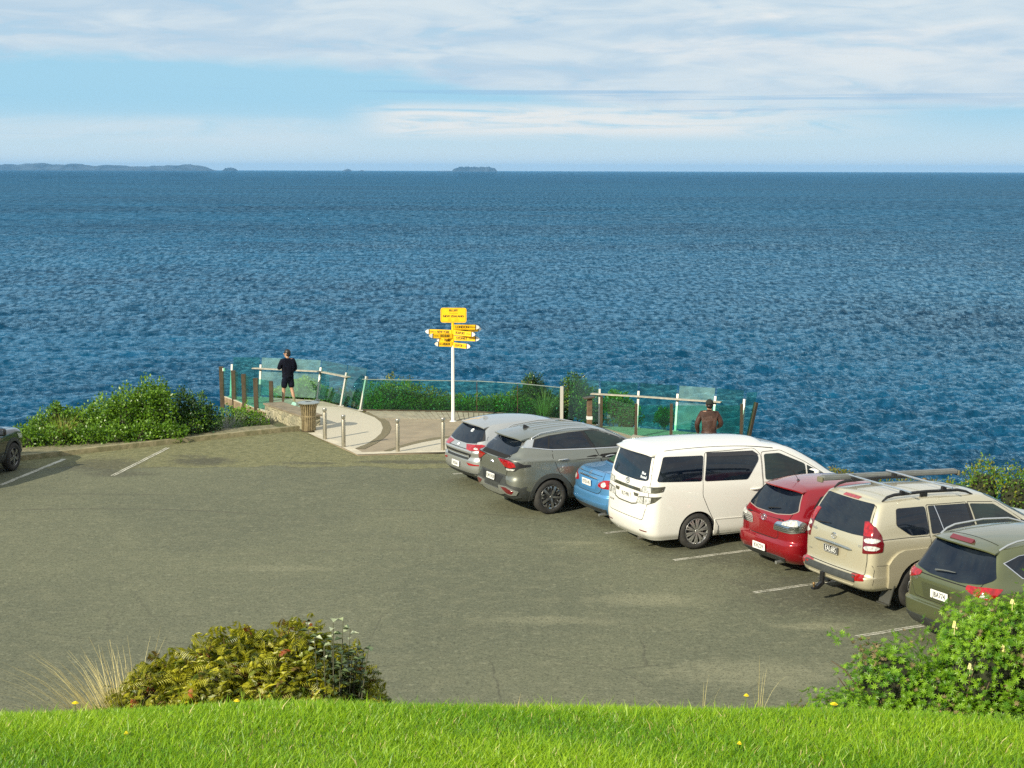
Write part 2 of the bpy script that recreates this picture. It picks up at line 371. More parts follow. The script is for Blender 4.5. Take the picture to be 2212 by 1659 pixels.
def asphalt_material():
    m = bpy.data.materials.new('asphalt'); m.use_nodes = True; w = NT(m.node_tree); b = m.node_tree.nodes['Principled BSDF']
    p = w.node('ShaderNodeNewGeometry').outputs['Position']; x, y, z = w.sep(p)
    fine = w.noise(p, 95, 2, .8); grain = w.noise(p, 24, 3, .75); grit = w.noise(p, 9, 4, .8); mid = w.noise(p, 2.6, 5, .62, .4); big = w.noise(p, .22, 4, .55, .6)
    streak = w.noise(w.vmul(p, (.35, 1.5, 1)), 1.2, 5, .65, .5)
    base = w.mix(w.ramp(big, .36, .66), (.098, .108, .066), (.128, .136, .080))
    base = w.mix(w.math('MULTIPLY', w.ramp(mid, .42, .7), .30), base, (.215, .208, .125))
    base = w.mix(w.math('MULTIPLY', w.ramp(streak, .53, .72), .30), base, (.080, .085, .052))
    # older, mossy seal beside the kerb
    line = w.math('ADD', w.math('SUBTRACT', y, 36.9), w.math('ADD', w.math('MULTIPLY', x, -.04), w.math('MULTIPLY', w.math('SUBTRACT', w.noise(p, .5, 3), .5), 1.6)))
    old = w.math('MULTIPLY', w.ramp(line, -.06, .10), w.ramp(x, .2, 1.2, 1, 0))
    moss = w.mix(w.ramp(w.noise(p, 5, 5, .7), .35, .68), (.118, .120, .046), (.215, .205, .092))
    base = w.mix(old, base, moss)
    seam = w.math('MULTIPLY', w.math('MULTIPLY', w.ramp(w.math('ABSOLUTE', line), .02, .12, 1, 0), w.ramp(x, .2, 1.2, 1, 0)), w.ramp(mid, .4, .6))
    base = w.mix(w.math('MULTIPLY', seam, .6), base, (.05, .048, .03))
    # oil and damp stains
    def spot(cx, cy, rx, ry, k=1.0):
        dd = w.math('SQRT', w.math('ADD', w.math('POWER', w.math('ABSOLUTE', w.math('DIVIDE', w.math('SUBTRACT', x, cx), rx)), 2), w.math('POWER', w.math('ABSOLUTE', w.math('DIVIDE', w.math('SUBTRACT', y, cy), ry)), 2)))
        dd = w.math('ADD', dd, w.math('MULTIPLY', w.math('SUBTRACT', w.noise(p, 3.0, 5, .7), .5), 1.5))
        return w.math('MULTIPLY', w.ramp(dd, .35, 1.1, 1, 0), k)
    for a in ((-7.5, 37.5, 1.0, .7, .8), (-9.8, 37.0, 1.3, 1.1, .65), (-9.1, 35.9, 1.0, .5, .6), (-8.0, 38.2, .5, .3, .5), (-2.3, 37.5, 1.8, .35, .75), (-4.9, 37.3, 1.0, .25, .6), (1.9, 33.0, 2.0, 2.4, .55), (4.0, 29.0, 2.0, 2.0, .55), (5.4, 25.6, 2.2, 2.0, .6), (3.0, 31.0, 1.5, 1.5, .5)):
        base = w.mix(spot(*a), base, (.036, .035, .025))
    for a in ((2.2, 25.2, 1.2, .5, .30), (.6, 24.0, 1.6, .3, .25), (3.4, 21.4, 1.6, .8, .30), (1.2, 29.2, .7, .2, .25), (-4.2, 27.2, 1.4, .3, .2), (4.7, 23.7, .8, .25, .35)):
        base = w.mix(spot(*a), base, (.36, .34, .21))
    # tyre arcs
    def arc(cx, cy, rad, wd, k, x0, x1):
        dd = w.math('ABSOLUTE', w.math('SUBTRACT', w.math('SQRT', w.math('ADD', w.math('POWER', w.math('ABSOLUTE', w.math('SUBTRACT', x, cx)), 2), w.math('POWER', w.math('ABSOLUTE', w.math('SUBTRACT', y, cy)), 2))), rad))
        msk = w.math('MULTIPLY', w.ramp(x, x0, x0 + 2), w.ramp(x, x1 - 2, x1, 1, 0))
        return w.math('MULTIPLY', w.math('MULTIPLY', w.ramp(dd, wd * .4, wd, 1, 0), msk), w.math('MULTIPLY', w.ramp(mid, .3, .6), k))
    for a in ((-8.5, 20.5, 11.6, .09, .6, -12, -3.5), (-3.0, 24.5, 7.6, .09, .5, -4, 2.0), (-9.5, 5.0, 28.6, .07, .75, -11.2, -6.5), (-2, 20, 8.6, .16, .22, -6, 5)):
        base = w.mix(arc(*a), base, (.055, .052, .038))
    # hairline cracks near the lawn
    vor = w.node('ShaderNodeTexVoronoi', feature='DISTANCE_TO_EDGE'); w.l.new(w.mix(.12, p, w.noise(p, 2.2, 4, .6, 0, 1)), vor.inputs['Vector']); vor.inputs['Scale'].default_value = .55
    crk = w.math('MULTIPLY', w.ramp(vor.outputs['Distance'], .003, .011, 1, 0), w.math('MULTIPLY', w.ramp(y, 21, 29, 1, 0), w.ramp(big, .46, .54)))
    base = w.mix(w.math('MULTIPLY', crk, .5), base, (.03, .03, .022))
    # stone chips
    base = w.mix(w.math('MULTIPLY', w.ramp(fine, .3, .72), .62), base, w.mix(.5, base, (.26, .25, .18)))
    base = w.mix(w.math('MULTIPLY', w.ramp(grain, .50, .36), .70), base, (.045, .047, .032))
    base = w.mix(w.math('MULTIPLY', w.ramp(grit, .52, .72), .60), base, (.27, .27, .18)); base = w.mix(w.math('MULTIPLY', w.ramp(grit, .47, .30), .55), base, (.055, .060, .038))
    w.l.new(base, b.inputs['Base Color']); b.inputs['Roughness'].default_value = .88; b.inputs['Specular IOR Level'].default_value = .25
    w.l.new(w.bump(w.math('ADD', w.math('MULTIPLY', fine, .5), grain), .7, .012), b.inputs['Normal'])
    return m

def sheet(name, poly, z, mat, kind='structure', thick=0.0, cell=None):
    vs = [Vector((x, y, 0)) for x, y in poly]
    if thick:
        mb = MB(); mb.prism(poly, z - thick, z); o = mb.build(name, mat)
    else:
        o = mesh_obj(name, [(x, y, z) for x, y in poly], [tuple(range(len(poly)))], mat)
    return tag(o, kind=kind)

LOT = [(-70, -7.5), (-11.9, 37.55), (-6.75, 41.4), (-5.4, 42.2), (-5.2, 41.2), (-3.8, 38.3), (2.0, 39.2), (2.62, 39.0), (15.6, 14.2), (28, -10), (-66, -10)]
sheet('car_park', LOT, 0.0, asphalt_material())

def kerb_profile(mb, pts, w, h, m=0, z0=-.05):
    """continuous kerb along a polyline; width to the left of travel"""
    P = [Vector((x, y)) for x, y in pts]; L, Rr = [], []
    for i, p in enumerate(P):
        d = (P[min(i + 1, len(P) - 1)] - P[max(i - 1, 0)]).normalized(); n = Vector((-d.y, d.x)); L.append(p + n * w); Rr.append(p)
    prof = [(0, z0), (.012, h - .02), (.035, h), (1, h), (1, z0)]
    vs, fs = [], []
    for a, b in zip(Rr, L):
        for t, z in prof: q = a.lerp(b, t); vs.append((q.x, q.y, z))
    k = len(prof)
    for i in range(len(P) - 1):
        for j in range(k - 1): fs.append((i * k + j, (i + 1) * k + j, (i + 1) * k + j + 1, i * k + j + 1))
    mb.add(vs, fs, m)

conc_old = M('kerb_concrete', (.30, .26, .15), .9, col2=(.17, .16, .08), vscale=6, bump=.5, bscale=40, bdist=.01, detail=6)
mb = MB(); pts = [(-70 + (58.1) * t, -7.5 + 45.05 * t) for t in np.linspace(0, 1, 30)] + [(-9.3, 39.5), (-6.75, 41.4), (-5.75, 42.12)]
kerb_profile(mb, pts, .16, .12); tag(mb.build('kerb', conc_old, None, 40), kind='structure')
mb = MB(); kerb_profile(mb, [(15.6, 14.2), (9.0, 26.8), (4.0, 36.4), (2.62, 39.0)][::-1], .15, .11); tag(mb.build('kerb', conc_old, None, 40), kind='structure')
verge_m = M('gravel_verge', (.25, .22, .13), .95, col2=(.12, .12, .06), vscale=9, bump=.9, bscale=60, bdist=.02, detail=6)
sheet('gravel_verge', [(-30, 23.6), (-11.95, 37.72), (-6.85, 41.55), (-6.2, 42.0), (-6.6, 42.6), (-9.4, 41.0), (-12.3, 38.9), (-31, 24.6)], .075, verge_m, thick=.12)
sheet('footpath', [(2.76, 39.06), (15.76, 14.2), (17.2, 15.0), (4.25, 39.9), (3.2, 41.0)], .10, M('path_concrete', (.34, .31, .24), .85, var=.12, vscale=3, bump=.3, bscale=70), thick=.14)

# painted stall lines, worn
def paint_material():
    m = bpy.data.materials.new('line_paint'); m.use_nodes = True; w = NT(m.node_tree); b = m.node_tree.nodes['Principled BSDF']
    p = w.node('ShaderNodeNewGeometry').outputs['Position']
    wear = w.ramp(w.math('ADD', w.noise(p, 22, 5, .75), w.math('MULTIPLY', w.noise(p, 2.5, 3), .5)), .66, .92)
    w.l.new(w.mix(wear, (.54, .52, .43), (.17, .165, .11)), b.inputs['Base Color']); b.inputs['Roughness'].default_value = .8
    return m
PAINT = paint_material()
def stall_line(a, b, w=.10, two=False):
    a, b = Vector(a), Vector(b); d = (b - a).normalized(); n = Vector((-d.y, d.x)); mb = MB()
    for o0, o1 in (((-.5, -.12), (.14, .5)) if two else ((-.5, .5),)):
        k = int((b - a).length / .25) + 1; vs, fs = [], []
        for i in range(k + 1):
            q = a.lerp(b, i / k); j = .006 * math.sin(i * 2.3) + .004 * math.sin(i * 5.1)
            for o_ in (o0, o1): e = q + n * (o_ * w + j); vs.append((e.x, e.y, .004))
        for i in range(k): fs.append((2 * i, 2 * i + 2, 2 * i + 3, 2 * i + 1))
        mb.add(vs, fs)
    tag(mb.build('parking_line', PAINT), kind='structure')
hd = Vector((.889, .458))
for x, y, Ls in ((-1.37, 35.97, 4.4), (.72, 32.03, 4.6), (1.80, 29.98, 4.6), (2.94, 27.86, 4.6), (4.06, 25.66, 4.6), (5.24, 23.16, 4.6), (6.4, 20.9, 4.6)):
    stall_line((x, y), (x + hd.x * Ls, y + hd.y * Ls), .105, True)
stall_line((-9.20, 35.65), (-8.72, 39.35), .11, True); stall_line((-11.42, 34.5), (-10.9, 37.75), .12)

# plaza of the lookout
exposed = M('exposed_aggregate', (.52, .47, .36), .85, col2=(.40, .37, .29), vscale=30, bump=.35, bscale=120, bdist=.006, detail=5)
pavers = M('brown_pavers', (.30, .245, .165), .85, col2=(.235, .195, .135), vscale=2.0, bump=.4, bscale=90, bdist=.006, detail=6)
pebble = M('pebble_band', (.20, .165, .09), .85, col2=(.12, .105, .06), vscale=45, bump=.8, bscale=70, bdist=.015)
smooth_c = M('smooth_concrete', (.50, .45, .34), .8, var=.12, vscale=2.5, bump=.15, bscale=80)
sheet('plaza', [(-5.35, 42.3), (-5.25, 41.2), (-3.8, 38.3), (-1.8, 38.72), (2.05, 39.15), (2.75, 39.1), (3.25, 41.05), (2.45, 42.9), (1.45, 43.9), (-1.35, 43.85), (-3.75, 44.05), (-4.3, 45.2), (-6.5, 46.5), (-7.05, 45.0), (-5.8, 42.9)], .022, pavers, thick=.07)
circ = [(-5.45, 42.2), (-5.24, 41.63), (-4.53, 39.95), (-3.97, 39.2), (-3.72, 39.9), (-3.58, 40.7), (-3.50, 41.5), (-3.52, 42.4), (-3.66, 43.41), (-3.92, 44.3), (-4.33, 45.1), (-4.75, 45.75), (-5.2, 46.25), (-6.3, 46.45), (-7.0, 45.0), (-5.85, 42.95)]
sheet('concrete_circle', circ, .026, exposed)
def strip(name, A, B, z, mat):
    vs = [(x, y, z) for x, y in A] + [(x, y, z) for x, y in B]; n = len(A)
    tag(mesh_obj(name, vs, [(i, i + 1, n + i + 1, n + i) for i in range(n - 1)], mat), kind='structure')
ci = [(-3.95, 39.15), (-3.72, 39.9), (-3.58, 40.7), (-3.50, 41.5), (-3.52, 42.4), (-3.66, 43.41), (-3.92, 44.3), (-4.33, 45.1)]
strip('pebble_band', ci, [(-3.72, 39.1), (-3.5, 39.9), (-3.36, 40.7), (-3.28, 41.5), (-3.30, 42.45), (-3.45, 43.5), (-3.74, 44.4), (-4.18, 45.25)], .030, pebble)
low_a = [(-3.22, 38.85), (-2.98, 39.35), (-2.72, 39.9), (-2.45, 40.35), (-2.04, 40.85), (-1.64, 41.14), (-.6, 41.6), (.6, 41.7)]
strip('pebble_band', low_a, [(-3.05, 38.82), (-2.83, 39.3), (-2.57, 39.75), (-2.3, 40.15), (-1.92, 40.58), (-1.6, 40.82), (-.55, 41.25), (.6, 41.35)], .030, pebble)
sheet('concrete_wedge', [(-3.05, 38.78), (-2.83, 39.3), (-2.57, 39.75), (-2.3, 40.15), (-1.92, 40.58), (-1.6, 40.82), (-.55, 41.25), (.6, 41.35), (2.0, 40.6), (2.05, 39.25)], .026, exposed)
strip('concrete_edge', [(-5.45, 41.5), (-4.91, 40.41), (-4.32, 39.38), (-3.82, 38.3), (-2.81, 38.52), (-.5, 38.82), (2.0, 39.12)], [(-5.2, 41.62), (-4.68, 40.5), (-4.12, 39.5), (-3.72, 38.62), (-2.78, 38.82), (-.5, 39.12), (2.0, 39.42)], .034, smooth_c)
# boardwalk strip along the glass
mb = MB(); wood = M('weathered_boards', (.33, .30, .215), .85, col2=(.24, .215, .155), vscale=3, bump=.3, bscale=40)
F0 = [(-3.72, 44.02), (-1.69, 43.87), (-1.0, 43.72), (1.2, 42.9)]; B0 = [(-4.25, 45.45), (-1.02, 45.15), (.16, 44.7), (1.4, 43.85)]
def poly_at(P, t):
    Ls = [math.dist(P[i], P[i + 1]) for i in range(len(P) - 1)]; s = t * sum(Ls)
    for i, l in enumerate(Ls):
        if s <= l or i == len(Ls) - 1: return (P[i][0] + (P[i + 1][0] - P[i][0]) * s / l, P[i][1] + (P[i + 1][1] - P[i][1]) * s / l)
        s -= l
nb = 38
for i in range(nb):
    a0, a1, b0, b1 = poly_at(F0, i / nb), poly_at(F0, (i + .88) / nb), poly_at(B0, i / nb), poly_at(B0, (i + .88) / nb)
    mb.prism([a0, a1, b1, b0], -.01, .035 + .004 * math.sin(i * 2.7))
tag(mb.build('boardwalk', wood), kind='structure')

# far air: the islands lie twenty kilometres off
def build_haze():
    m = bpy.data.materials.new('sea_air'); m.use_nodes = True; n = m.node_tree.nodes; n.remove(n['Principled BSDF']); v = n.new('ShaderNodeVolumePrincipled')
    v.inputs['Color'].default_value = (.22, .55, 1.0, 1); v.inputs['Density'].default_value = 2.6e-5; v.inputs['Anisotropy'].default_value = 0.0
    m.node_tree.links.new(v.outputs[0], n['Material Output'].inputs['Volume'])
    mb = MB(); mb.box((0, 0, 65), (78000, 78000, 158)); o = mb.build('haze', m); tag(o, 'thin blue sea air that fades the far islands', 'haze', kind='stuff')
build_haze()

# ------------------------------------------------------------------ the grass bank in front of the camera
def lawn_z(x, y):
    x = np.asarray(x, float); y = np.asarray(y, float)
    top = EYE - 1.51 - .20 * (y - 3.8) - np.where(x > 0, .018, .010) * np.minimum(x * x, 9)
    top = top + .012 * np.sin(x * 3.1 + 1) * np.sin(y * 2.3)
    k = np.clip(y - 4.75, 0, None)
    z = top - np.where(k < .9, .25 * k * k, .2025 + .42 * (k - .9))
    return np.maximum(z, -.3)

def build_lawn():
    xs = np.concatenate([np.linspace(-30, -6, 30), np.linspace(-5.8, 5.8, 90), np.linspace(6, 30, 30)]); ys = np.concatenate([np.linspace(-12, 2, 16), np.linspace(2.2, 8, 60), np.linspace(8.2, 16.5, 30)])
    X, Y = np.meshgrid(xs, ys); Z = lawn_z(X, Y); nx, ny = len(xs), len(ys)
    V = np.stack([X, Y, Z], -1).reshape(-1, 3); i = np.arange(ny - 1)[:, None] * nx + np.arange(nx - 1)[None]
    F = np.stack([i, i + 1, i + 1 + nx, i + nx], -1).reshape(-1, 4)
    tag(mesh_obj('lawn', V.tolist(), F.tolist(), M('turf', (.045, .085, .012), .95, col2=(.07, .075, .02), vscale=8), None, 180), kind='structure')
build_lawn()

# ------------------------------------------------------------------ cars
def pchip(xs, Y, q):
    """monotone cubic through rows of Y at xs, sampled at q"""
    xs = np.asarray(xs, float); Y = np.asarray(Y, float); h = np.diff(xs)[:, None]; d = np.diff(Y, axis=0) / h
    m = np.zeros_like(Y); m[0], m[-1] = d[0], d[-1]
    a, b = d[:-1], d[1:]; same = (a * b) > 0
    with np.errstate(divide='ignore', invalid='ignore'):
        m[1:-1] = np.where(same, 2 * a * b / (a + b), 0)
    k = np.clip(np.searchsorted(xs, q, side='right') - 1, 0, len(xs) - 2); hh = (xs[k + 1] - xs[k])[:, None]; t = ((q - xs[k])[:, None]) / hh
    return ((1 + 2 * t) * (1 - t) ** 2) * Y[k] + t * (1 - t) ** 2 * hh * m[k] + t * t * (3 - 2 * t) * Y[k + 1] + t * t * (t - 1) * hh * m[k + 1]

def ring_pts(z, xr, xf, w, zf=None, wr=None, wf=None, rc=.2, rf=.3, br=.06, bf=.16, arch=0., arcx=.5):
    zf = z if zf is None else zf; wr = w - .03 if wr is None else wr; wf = w - .06 if wf is None else wf
    P = []
    for i in range(7):
        t = i / 6; y = (wr - rc) * t; P.append((xr + br * (y / wr) ** 2, y))
    x1 = xr + br * ((wr - rc) / wr) ** 2; cx = rc * .95
    for i in range(1, 7):
        a = i / 6 * math.pi / 2; P.append((x1 + cx * (1 - math.cos(a)), wr - rc + rc * math.sin(a)))
    xs = x1 + cx
    y2 = wf - rf; x2 = xf - bf * (y2 / wf) ** 2; cf = rf * 1.1; xe = x2 - cf; xm = xs + (xe - xs) * .42
    for i in range(1, 24):
        x = xs + (xe - xs) * i / 24
        y = w - (w - wr) * max(0, (xm - x) / (xm - xs)) ** 2 - (w - wf) * max(0, (x - xm) / (xe - xm)) ** 2.4; P.append((x, y))
    for i in range(0, 7):
        a = i / 6 * math.pi / 2; P.append((xe + cf * math.sin(a), wf - rf + rf * math.cos(a)))
    for i in range(1, 7):
        t = 1 - i / 6; y = y2 * t; P.append((xf - bf * (y / wf) ** 2, y))
    out = []
    for x, y in P:
        u = (x - xr) / (xf - xr); out.append((x, y, z + (zf - z) * u + arch * 4 * u * (1 - u)))
    return np.array(out)

ARCH_BLACK = None
class Car:
    def __init__(s, name, pose, rings, label, cat, group, paint, wheels, crown=.05, lower=None, lower_z=0, roof=None):
        """rings: list of dicts for ring_pts, bottom to top. wheels: (wheelbase, radius, arch radius, tyre width, track y)"""
        x, y, a = pose; s.root = empty(name, (x, y, 0), R(a), label, cat, group); s.paint = paint; s.wh = wheels
        keys = np.array([ring_pts(**r) for r in rings]); K = len(rings); n = keys.shape[1]
        q = np.unique(np.round(np.concatenate([np.linspace(i, i + 1, 6) for i in range(K - 1)]), 4))
        G = pchip(np.arange(K), keys.reshape(K, -1), q).reshape(len(q), n, 3)
        top = G[-1]; caps = []
        for j in range(1, 8):
            t = j / 7; c = top.copy(); c[:, 1] *= (1 - t); wl = np.clip((top[:, 1] / top[:, 1].max()), 0, 1); c[:, 2] += crown * (1 - (1 - t) ** 2) * wl ** .5; caps.append(c)
        G = np.concatenate([G, np.array(caps)]); L = len(G)
        V = []; idx = np.zeros((L, n, 2), int)
        for i in range(L):
            for j in range(n):
                x_, y_, z_ = G[i, j]
                idx[i, j, 0] = len(V); V.append((x_, -y_, z_))
                if abs(y_) < 1e-6: idx[i, j, 1] = idx[i, j, 0]
                else: idx[i, j, 1] = len(V); V.append((x_, y_, z_))
        F = []
        for i in range(L - 1):
            for j in range(n - 1):
                for sd in (0, 1):
                    f = [idx[i, j, sd], idx[i, j + 1, sd], idx[i + 1, j + 1, sd], idx[i + 1, j, sd]]
                    if sd: f = f[::-1]
                    f2 = [f[k] for k in range(4) if f[k] != f[k - 1]]
                    if len(set(f2)) >= 3: F.append(f2)
        F.append([idx[0, j, 0] for j in range(n)][::-1] + [idx[0, j, 1] for j in range(1, n - 1)])
        bm = bmesh.new(); bv = [bm.verts.new(v) for v in V]
        for f in F:
            try: bm.faces.new([bv[k] for k in f])
            except ValueError: pass
        bmesh.ops.remove_doubles(bm, verts=bm.verts[:], dist=1e-5)
        bmesh.ops.recalc_face_normals(bm, faces=bm.faces[:]); bm.normal_update()
        s.bvh = BVHTree.FromBMesh(bm)
        me = bpy.data.meshes.new('body'); bm.to_mesh(me); bm.free()
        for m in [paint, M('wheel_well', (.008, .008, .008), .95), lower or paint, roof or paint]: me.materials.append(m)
        tmp = bpy.data.objects.new('body', me); COL.objects.link(tmp)
        cut = MB(); wb, r, ra, tw, ty = wheels
        for x0 in (0, wb):
            for sd in (-1, 1):
                prof = [(0, sd * .52), (ra, sd * .52), (ra, sd * 1.3), (0, sd * 1.3)]
                vs = []; N = 40
                for yy in (.48, 1.3): vs += [(x0 + ra * math.cos(2 * math.pi * k / N), sd * yy, r + ra * math.sin(2 * math.pi * k / N)) for k in range(N)]
                fs = [tuple(range(N)), tuple(range(N, 2 * N))[::-1]] + [(k, N + k, N + (k + 1) % N, (k + 1) % N) for k in range(N)]
                if sd < 0: fs = [f[::-1] for f in fs]
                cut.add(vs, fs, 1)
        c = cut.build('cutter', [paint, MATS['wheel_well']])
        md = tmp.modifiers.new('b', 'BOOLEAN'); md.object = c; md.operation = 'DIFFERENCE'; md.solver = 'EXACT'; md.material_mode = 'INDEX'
        dg = bpy.context.evaluated_depsgraph_get(); m2 = bpy.data.meshes.new_from_object(tmp.evaluated_get(dg))
        bpy.data.objects.remove(tmp); bpy.data.objects.remove(c)
        for p in m2.polygons:
            if p.material_index == 0:
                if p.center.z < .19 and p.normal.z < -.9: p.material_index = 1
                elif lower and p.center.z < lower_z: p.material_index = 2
        m2.polygons.foreach_set('use_smooth', [True] * len(m2.polygons)); m2.set_sharp_from_angle(angle=R(38)); m2.name = 'body'
        s.body = bpy.data.objects.new('body', m2); COL.objects.link(s.body); s.body.parent = s.root

    def hit(s, view, a, b):
        if view in ('R', 'L'):
            sg = -1 if view == 'R' else 1; o, d = Vector((a, sg * 4, b)), Vector((0, -sg, 0))
        elif view == 'B': o, d = Vector((-5, a, b)), Vector((1, 0, 0))
        elif view == 'F': o, d = Vector((8, a, b)), Vector((-1, 0, 0))
        elif view == 'T': o, d = Vector((a, b, 5)), Vector((0, 0, -1))
        else:                                              # ('C', angle): from behind, turned towards the right (negative) or left flank
            an = R(view[1]); d = Vector((math.cos(an), math.sin(an), 0)); sd = Vector((-math.sin(an), math.cos(an), 0)); o = d * -5 + sd * a + Vector((0, 0, b))
        p, nrm, i, dist = s.bvh.ray_cast(o, d)
        if p is None:
            p, nrm, i, dist = s.bvh.find_nearest(o + d * (5 if view != 'T' else 3.4))
            nrm = nrm if nrm is not None else -d
        if nrm.dot(d) > 0: nrm = -nrm
        return p, nrm

    def patch(s, name, outline, view, mat, off=.004, parent=None, res=.07, skin=.012, smooth=35, rnd=0., holes=None):
        if rnd: outline = round_poly(outline, rnd)
        P = []; n = len(outline)
        for i in range(n):
            a, b = Vector(outline[i]), Vector(outline[(i + 1) % n]); k = max(1, int((b - a).length / res + .5))
            P += [a.lerp(b, t / k) for t in range(k)]
        edges = [(i, (i + 1) % len(P)) for i in range(len(P))]; nb_ = len(P)
        x0, x1 = min(p.x for p in P), max(p.x for p in P); y0, y1 = min(p.y for p in P), max(p.y for p in P)
        inner = []
        gx = np.arange(x0 + res * .5, x1, res); gy = np.arange(y0 + res * .5, y1, res)
        for x in gx:
            for y in gy:
                if in_poly(x, y, P) and min((Vector((x, y)) - p).length for p in P) > res * .45: inner.append(Vector((x, y)))
        vv, ee, ff, ov, oe, of = geometry.delaunay_2d_cdt(P + inner, edges, [], 1, 1e-5)
        pos = [];
        for p in vv:
            h, nr = s.hit(view, p.x, p.y); pos.append((h, nr))
        verts = [h + nr * off for h, nr in pos]
        # outside faces must look outwards
        nf = []
        for f in ff:
            a, b, c = (verts[k] for k in f[:3]); fn = (b - a).cross(c - a); an = pos[f[0]][1]
            nf.append(tuple(f) if fn.dot(an) >= 0 else tuple(f)[::-1])
        cnt = {}
        for f in nf:
            for i in range(len(f)):
                e = (f[i], f[(i + 1) % len(f)]); cnt[e] = 1
        bd = [e for e in cnt if (e[1], e[0]) not in cnt]; mp = {}
        for a, b in bd:
            for k in (a, b):
                if k not in mp: mp[k] = len(verts); verts.append(pos[k][0] - pos[k][1] * skin)
        for a, b in bd: nf.append((b, a, mp[a], mp[b]))
        return mesh_obj(name, [tuple(v) for v in verts], nf, mat, parent or s.root, smooth)

    def corner(s, name, P, mat, sg, off=.006, parent=None, rnd=.015, mx=-.8, my=.74, ang=45, res=.04):
        """patch wrapped round a rear corner; P in (s, z), s = 0 at the corner, positive along the flank"""
        an = ang if sg < 0 else -ang; s0 = -math.sin(R(an)) * mx + math.cos(R(an)) * sg * my; k = -1 if sg < 0 else 1
        return s.patch(name, [(s0 + k * a, b) for a, b in P], ('C', an), mat, off, parent, res=res, rnd=rnd)

    def both(s, name, outline, mat, **kw):
        return [s.patch(name, outline, v, mat, **kw) for v in ('R', 'L')]

    def wheel(s, style, rim_mat, rim_r, dark=None, well=None):
        wb, r, ra, tw, ty = s.wh; rub = M('tyre_rubber', (.028, .027, .025), .85, var=.25, vscale=6, bump=.2, bscale=50)
        proto = None
        for x0 in (0, wb):
            for sd in (-1, 1):
                if proto is None:
                    h = MB(); h.lathe([(.0, -.02), (.09, -.02), (.16, -.05), (.16, -.10), (.0, -.10)], 20, axis='Y', m=0); hub = h.build('wheel', M('brake_disc', (.05, .05, .05), .5, metal=.6), s.root, 40)
                    t = MB(); hw = tw / 2; rr = rim_r
                    prof = [(rr - .012, -tw + .02), (rr + .01, -tw), (r - .03, -tw + .012), (r - .004, -tw + .04), (r, -hw), (r - .004, -.03), (r - .02, -.012), (r - .05, .001), (rr + .03, .004), (rr + .008, -.004), (rr - .005, -.018), (rr - .012, -.06)]
                    t.lathe(prof, 48, axis='Y'); ty_o = t.build('tyre', rub, hub, 50)
                    rm = MB(); dk = 1
                    rm.lathe([(rr - .002, -.006), (rr + .004, -.012), (rr - .006, -.02), (rr - .022, -.028), (rr - .03, -.06), (rr - .04, -.17)], 48, axis='Y')
                    rm.lathe([(.0, .0 - .014), (.028, -.014), (.034, -.02), (.034, -.04)], 18, axis='Y')
                    rm.lathe([(.07, -.045), (rr - .03, -.075), (rr - .03, -.08), (.0, -.085)], 36, axis='Y', m=1)
                    rim_spokes(rm, style, rr)
                    rim = rm.build('rim', [rim_mat, dark or M('rim_shadow', (.01, .01, .01), .8), M('wheel_nut', (.2, .2, .2), .4, metal=.8)], hub, 35)
                    parts = [hub, ty_o, rim]; proto = parts
                else:
                    parts = [o.copy() for o in proto]
                    for o in parts: COL.objects.link(o)
                    parts[0].parent = s.root
                    for o in parts[1:]: o.parent = parts[0]
                # outer face is +Y in the prototype
                parts[0].location = (x0, sd * ty, r); parts[0].rotation_euler = (0, random.uniform(0, 1), 0) if sd > 0 else (0, random.uniform(0, 1), math.pi)
        return proto

    def plate(s, txt, x, y, z, pitch=0., black=False, w=.36, h=.125, size=.098):
        mb = MB(); fr = Matrix.Translation((x, y, z)) @ Matrix.Rotation(pitch, 4, 'Y') @ Matrix(((0, 0, -1, 0), (-1, 0, 0, 0), (0, 1, 0, 0), (0, 0, 0, 1)))
        pol = round_poly([(-w / 2, -h / 2), (w / 2, -h / 2), (w / 2, h / 2), (-w / 2, h / 2)], .012); n = len(pol)
        vs = [fr @ Vector((a, b, 0)) for a, b in pol] + [fr @ Vector((a, b, .006)) for a, b in pol]
        mb.add(vs, [tuple(range(n))[::-1], tuple(range(n, 2 * n))] + [(i, (i + 1) % n, n + (i + 1) % n, n + i) for i in range(n)], 0)
        add_text(mb, txt, size, fr @ Matrix.Translation((0, -.003, .0075)) @ Matrix.Diagonal((.80, 1.12, 1, 1)), 1, 1.12, .0028)
        if black:
            for a, b, c, d in ((-w / 2 + .005, w / 2 - .005, h / 2 - .012, h / 2 - .007), (-w / 2 + .005, w / 2 - .005, -h / 2 + .007, -h / 2 + .012), (-w / 2 + .005, -w / 2 + .010, -h / 2 + .01, h / 2 - .01), (w / 2 - .010, w / 2 - .005, -h / 2 + .01, h / 2 - .01)):
                mb.add([fr @ Vector(p) for p in ((a, c, .007), (b, c, .007), (b, d, .007), (a, d, .007))], [(0, 1, 2, 3)], 1)
        wm, bk = M('plate_white', (.78, .78, .74), .4), M('plate_black', (.012, .012, .012), .4)
        return mb.build('number_plate', [bk, wm] if black else [wm, bk], s.root)

    def rear_text(s, name, txt, size, y, z, mat, sx=1.0, parent=None, off=.006, bold=0.):
        v, f = text_mesh(txt, size); mb = MB()
        for k, dx in enumerate((-bold, bold) if bold else (0,)):
            vs = []
            for p in v:
                h, nr = s.hit('B', y - p.x * sx - dx, z + p.y); vs.append(h + nr * (off + k * .0005))
            mb.add(vs, f)
        return mb.build(name, mat, parent or s.root)

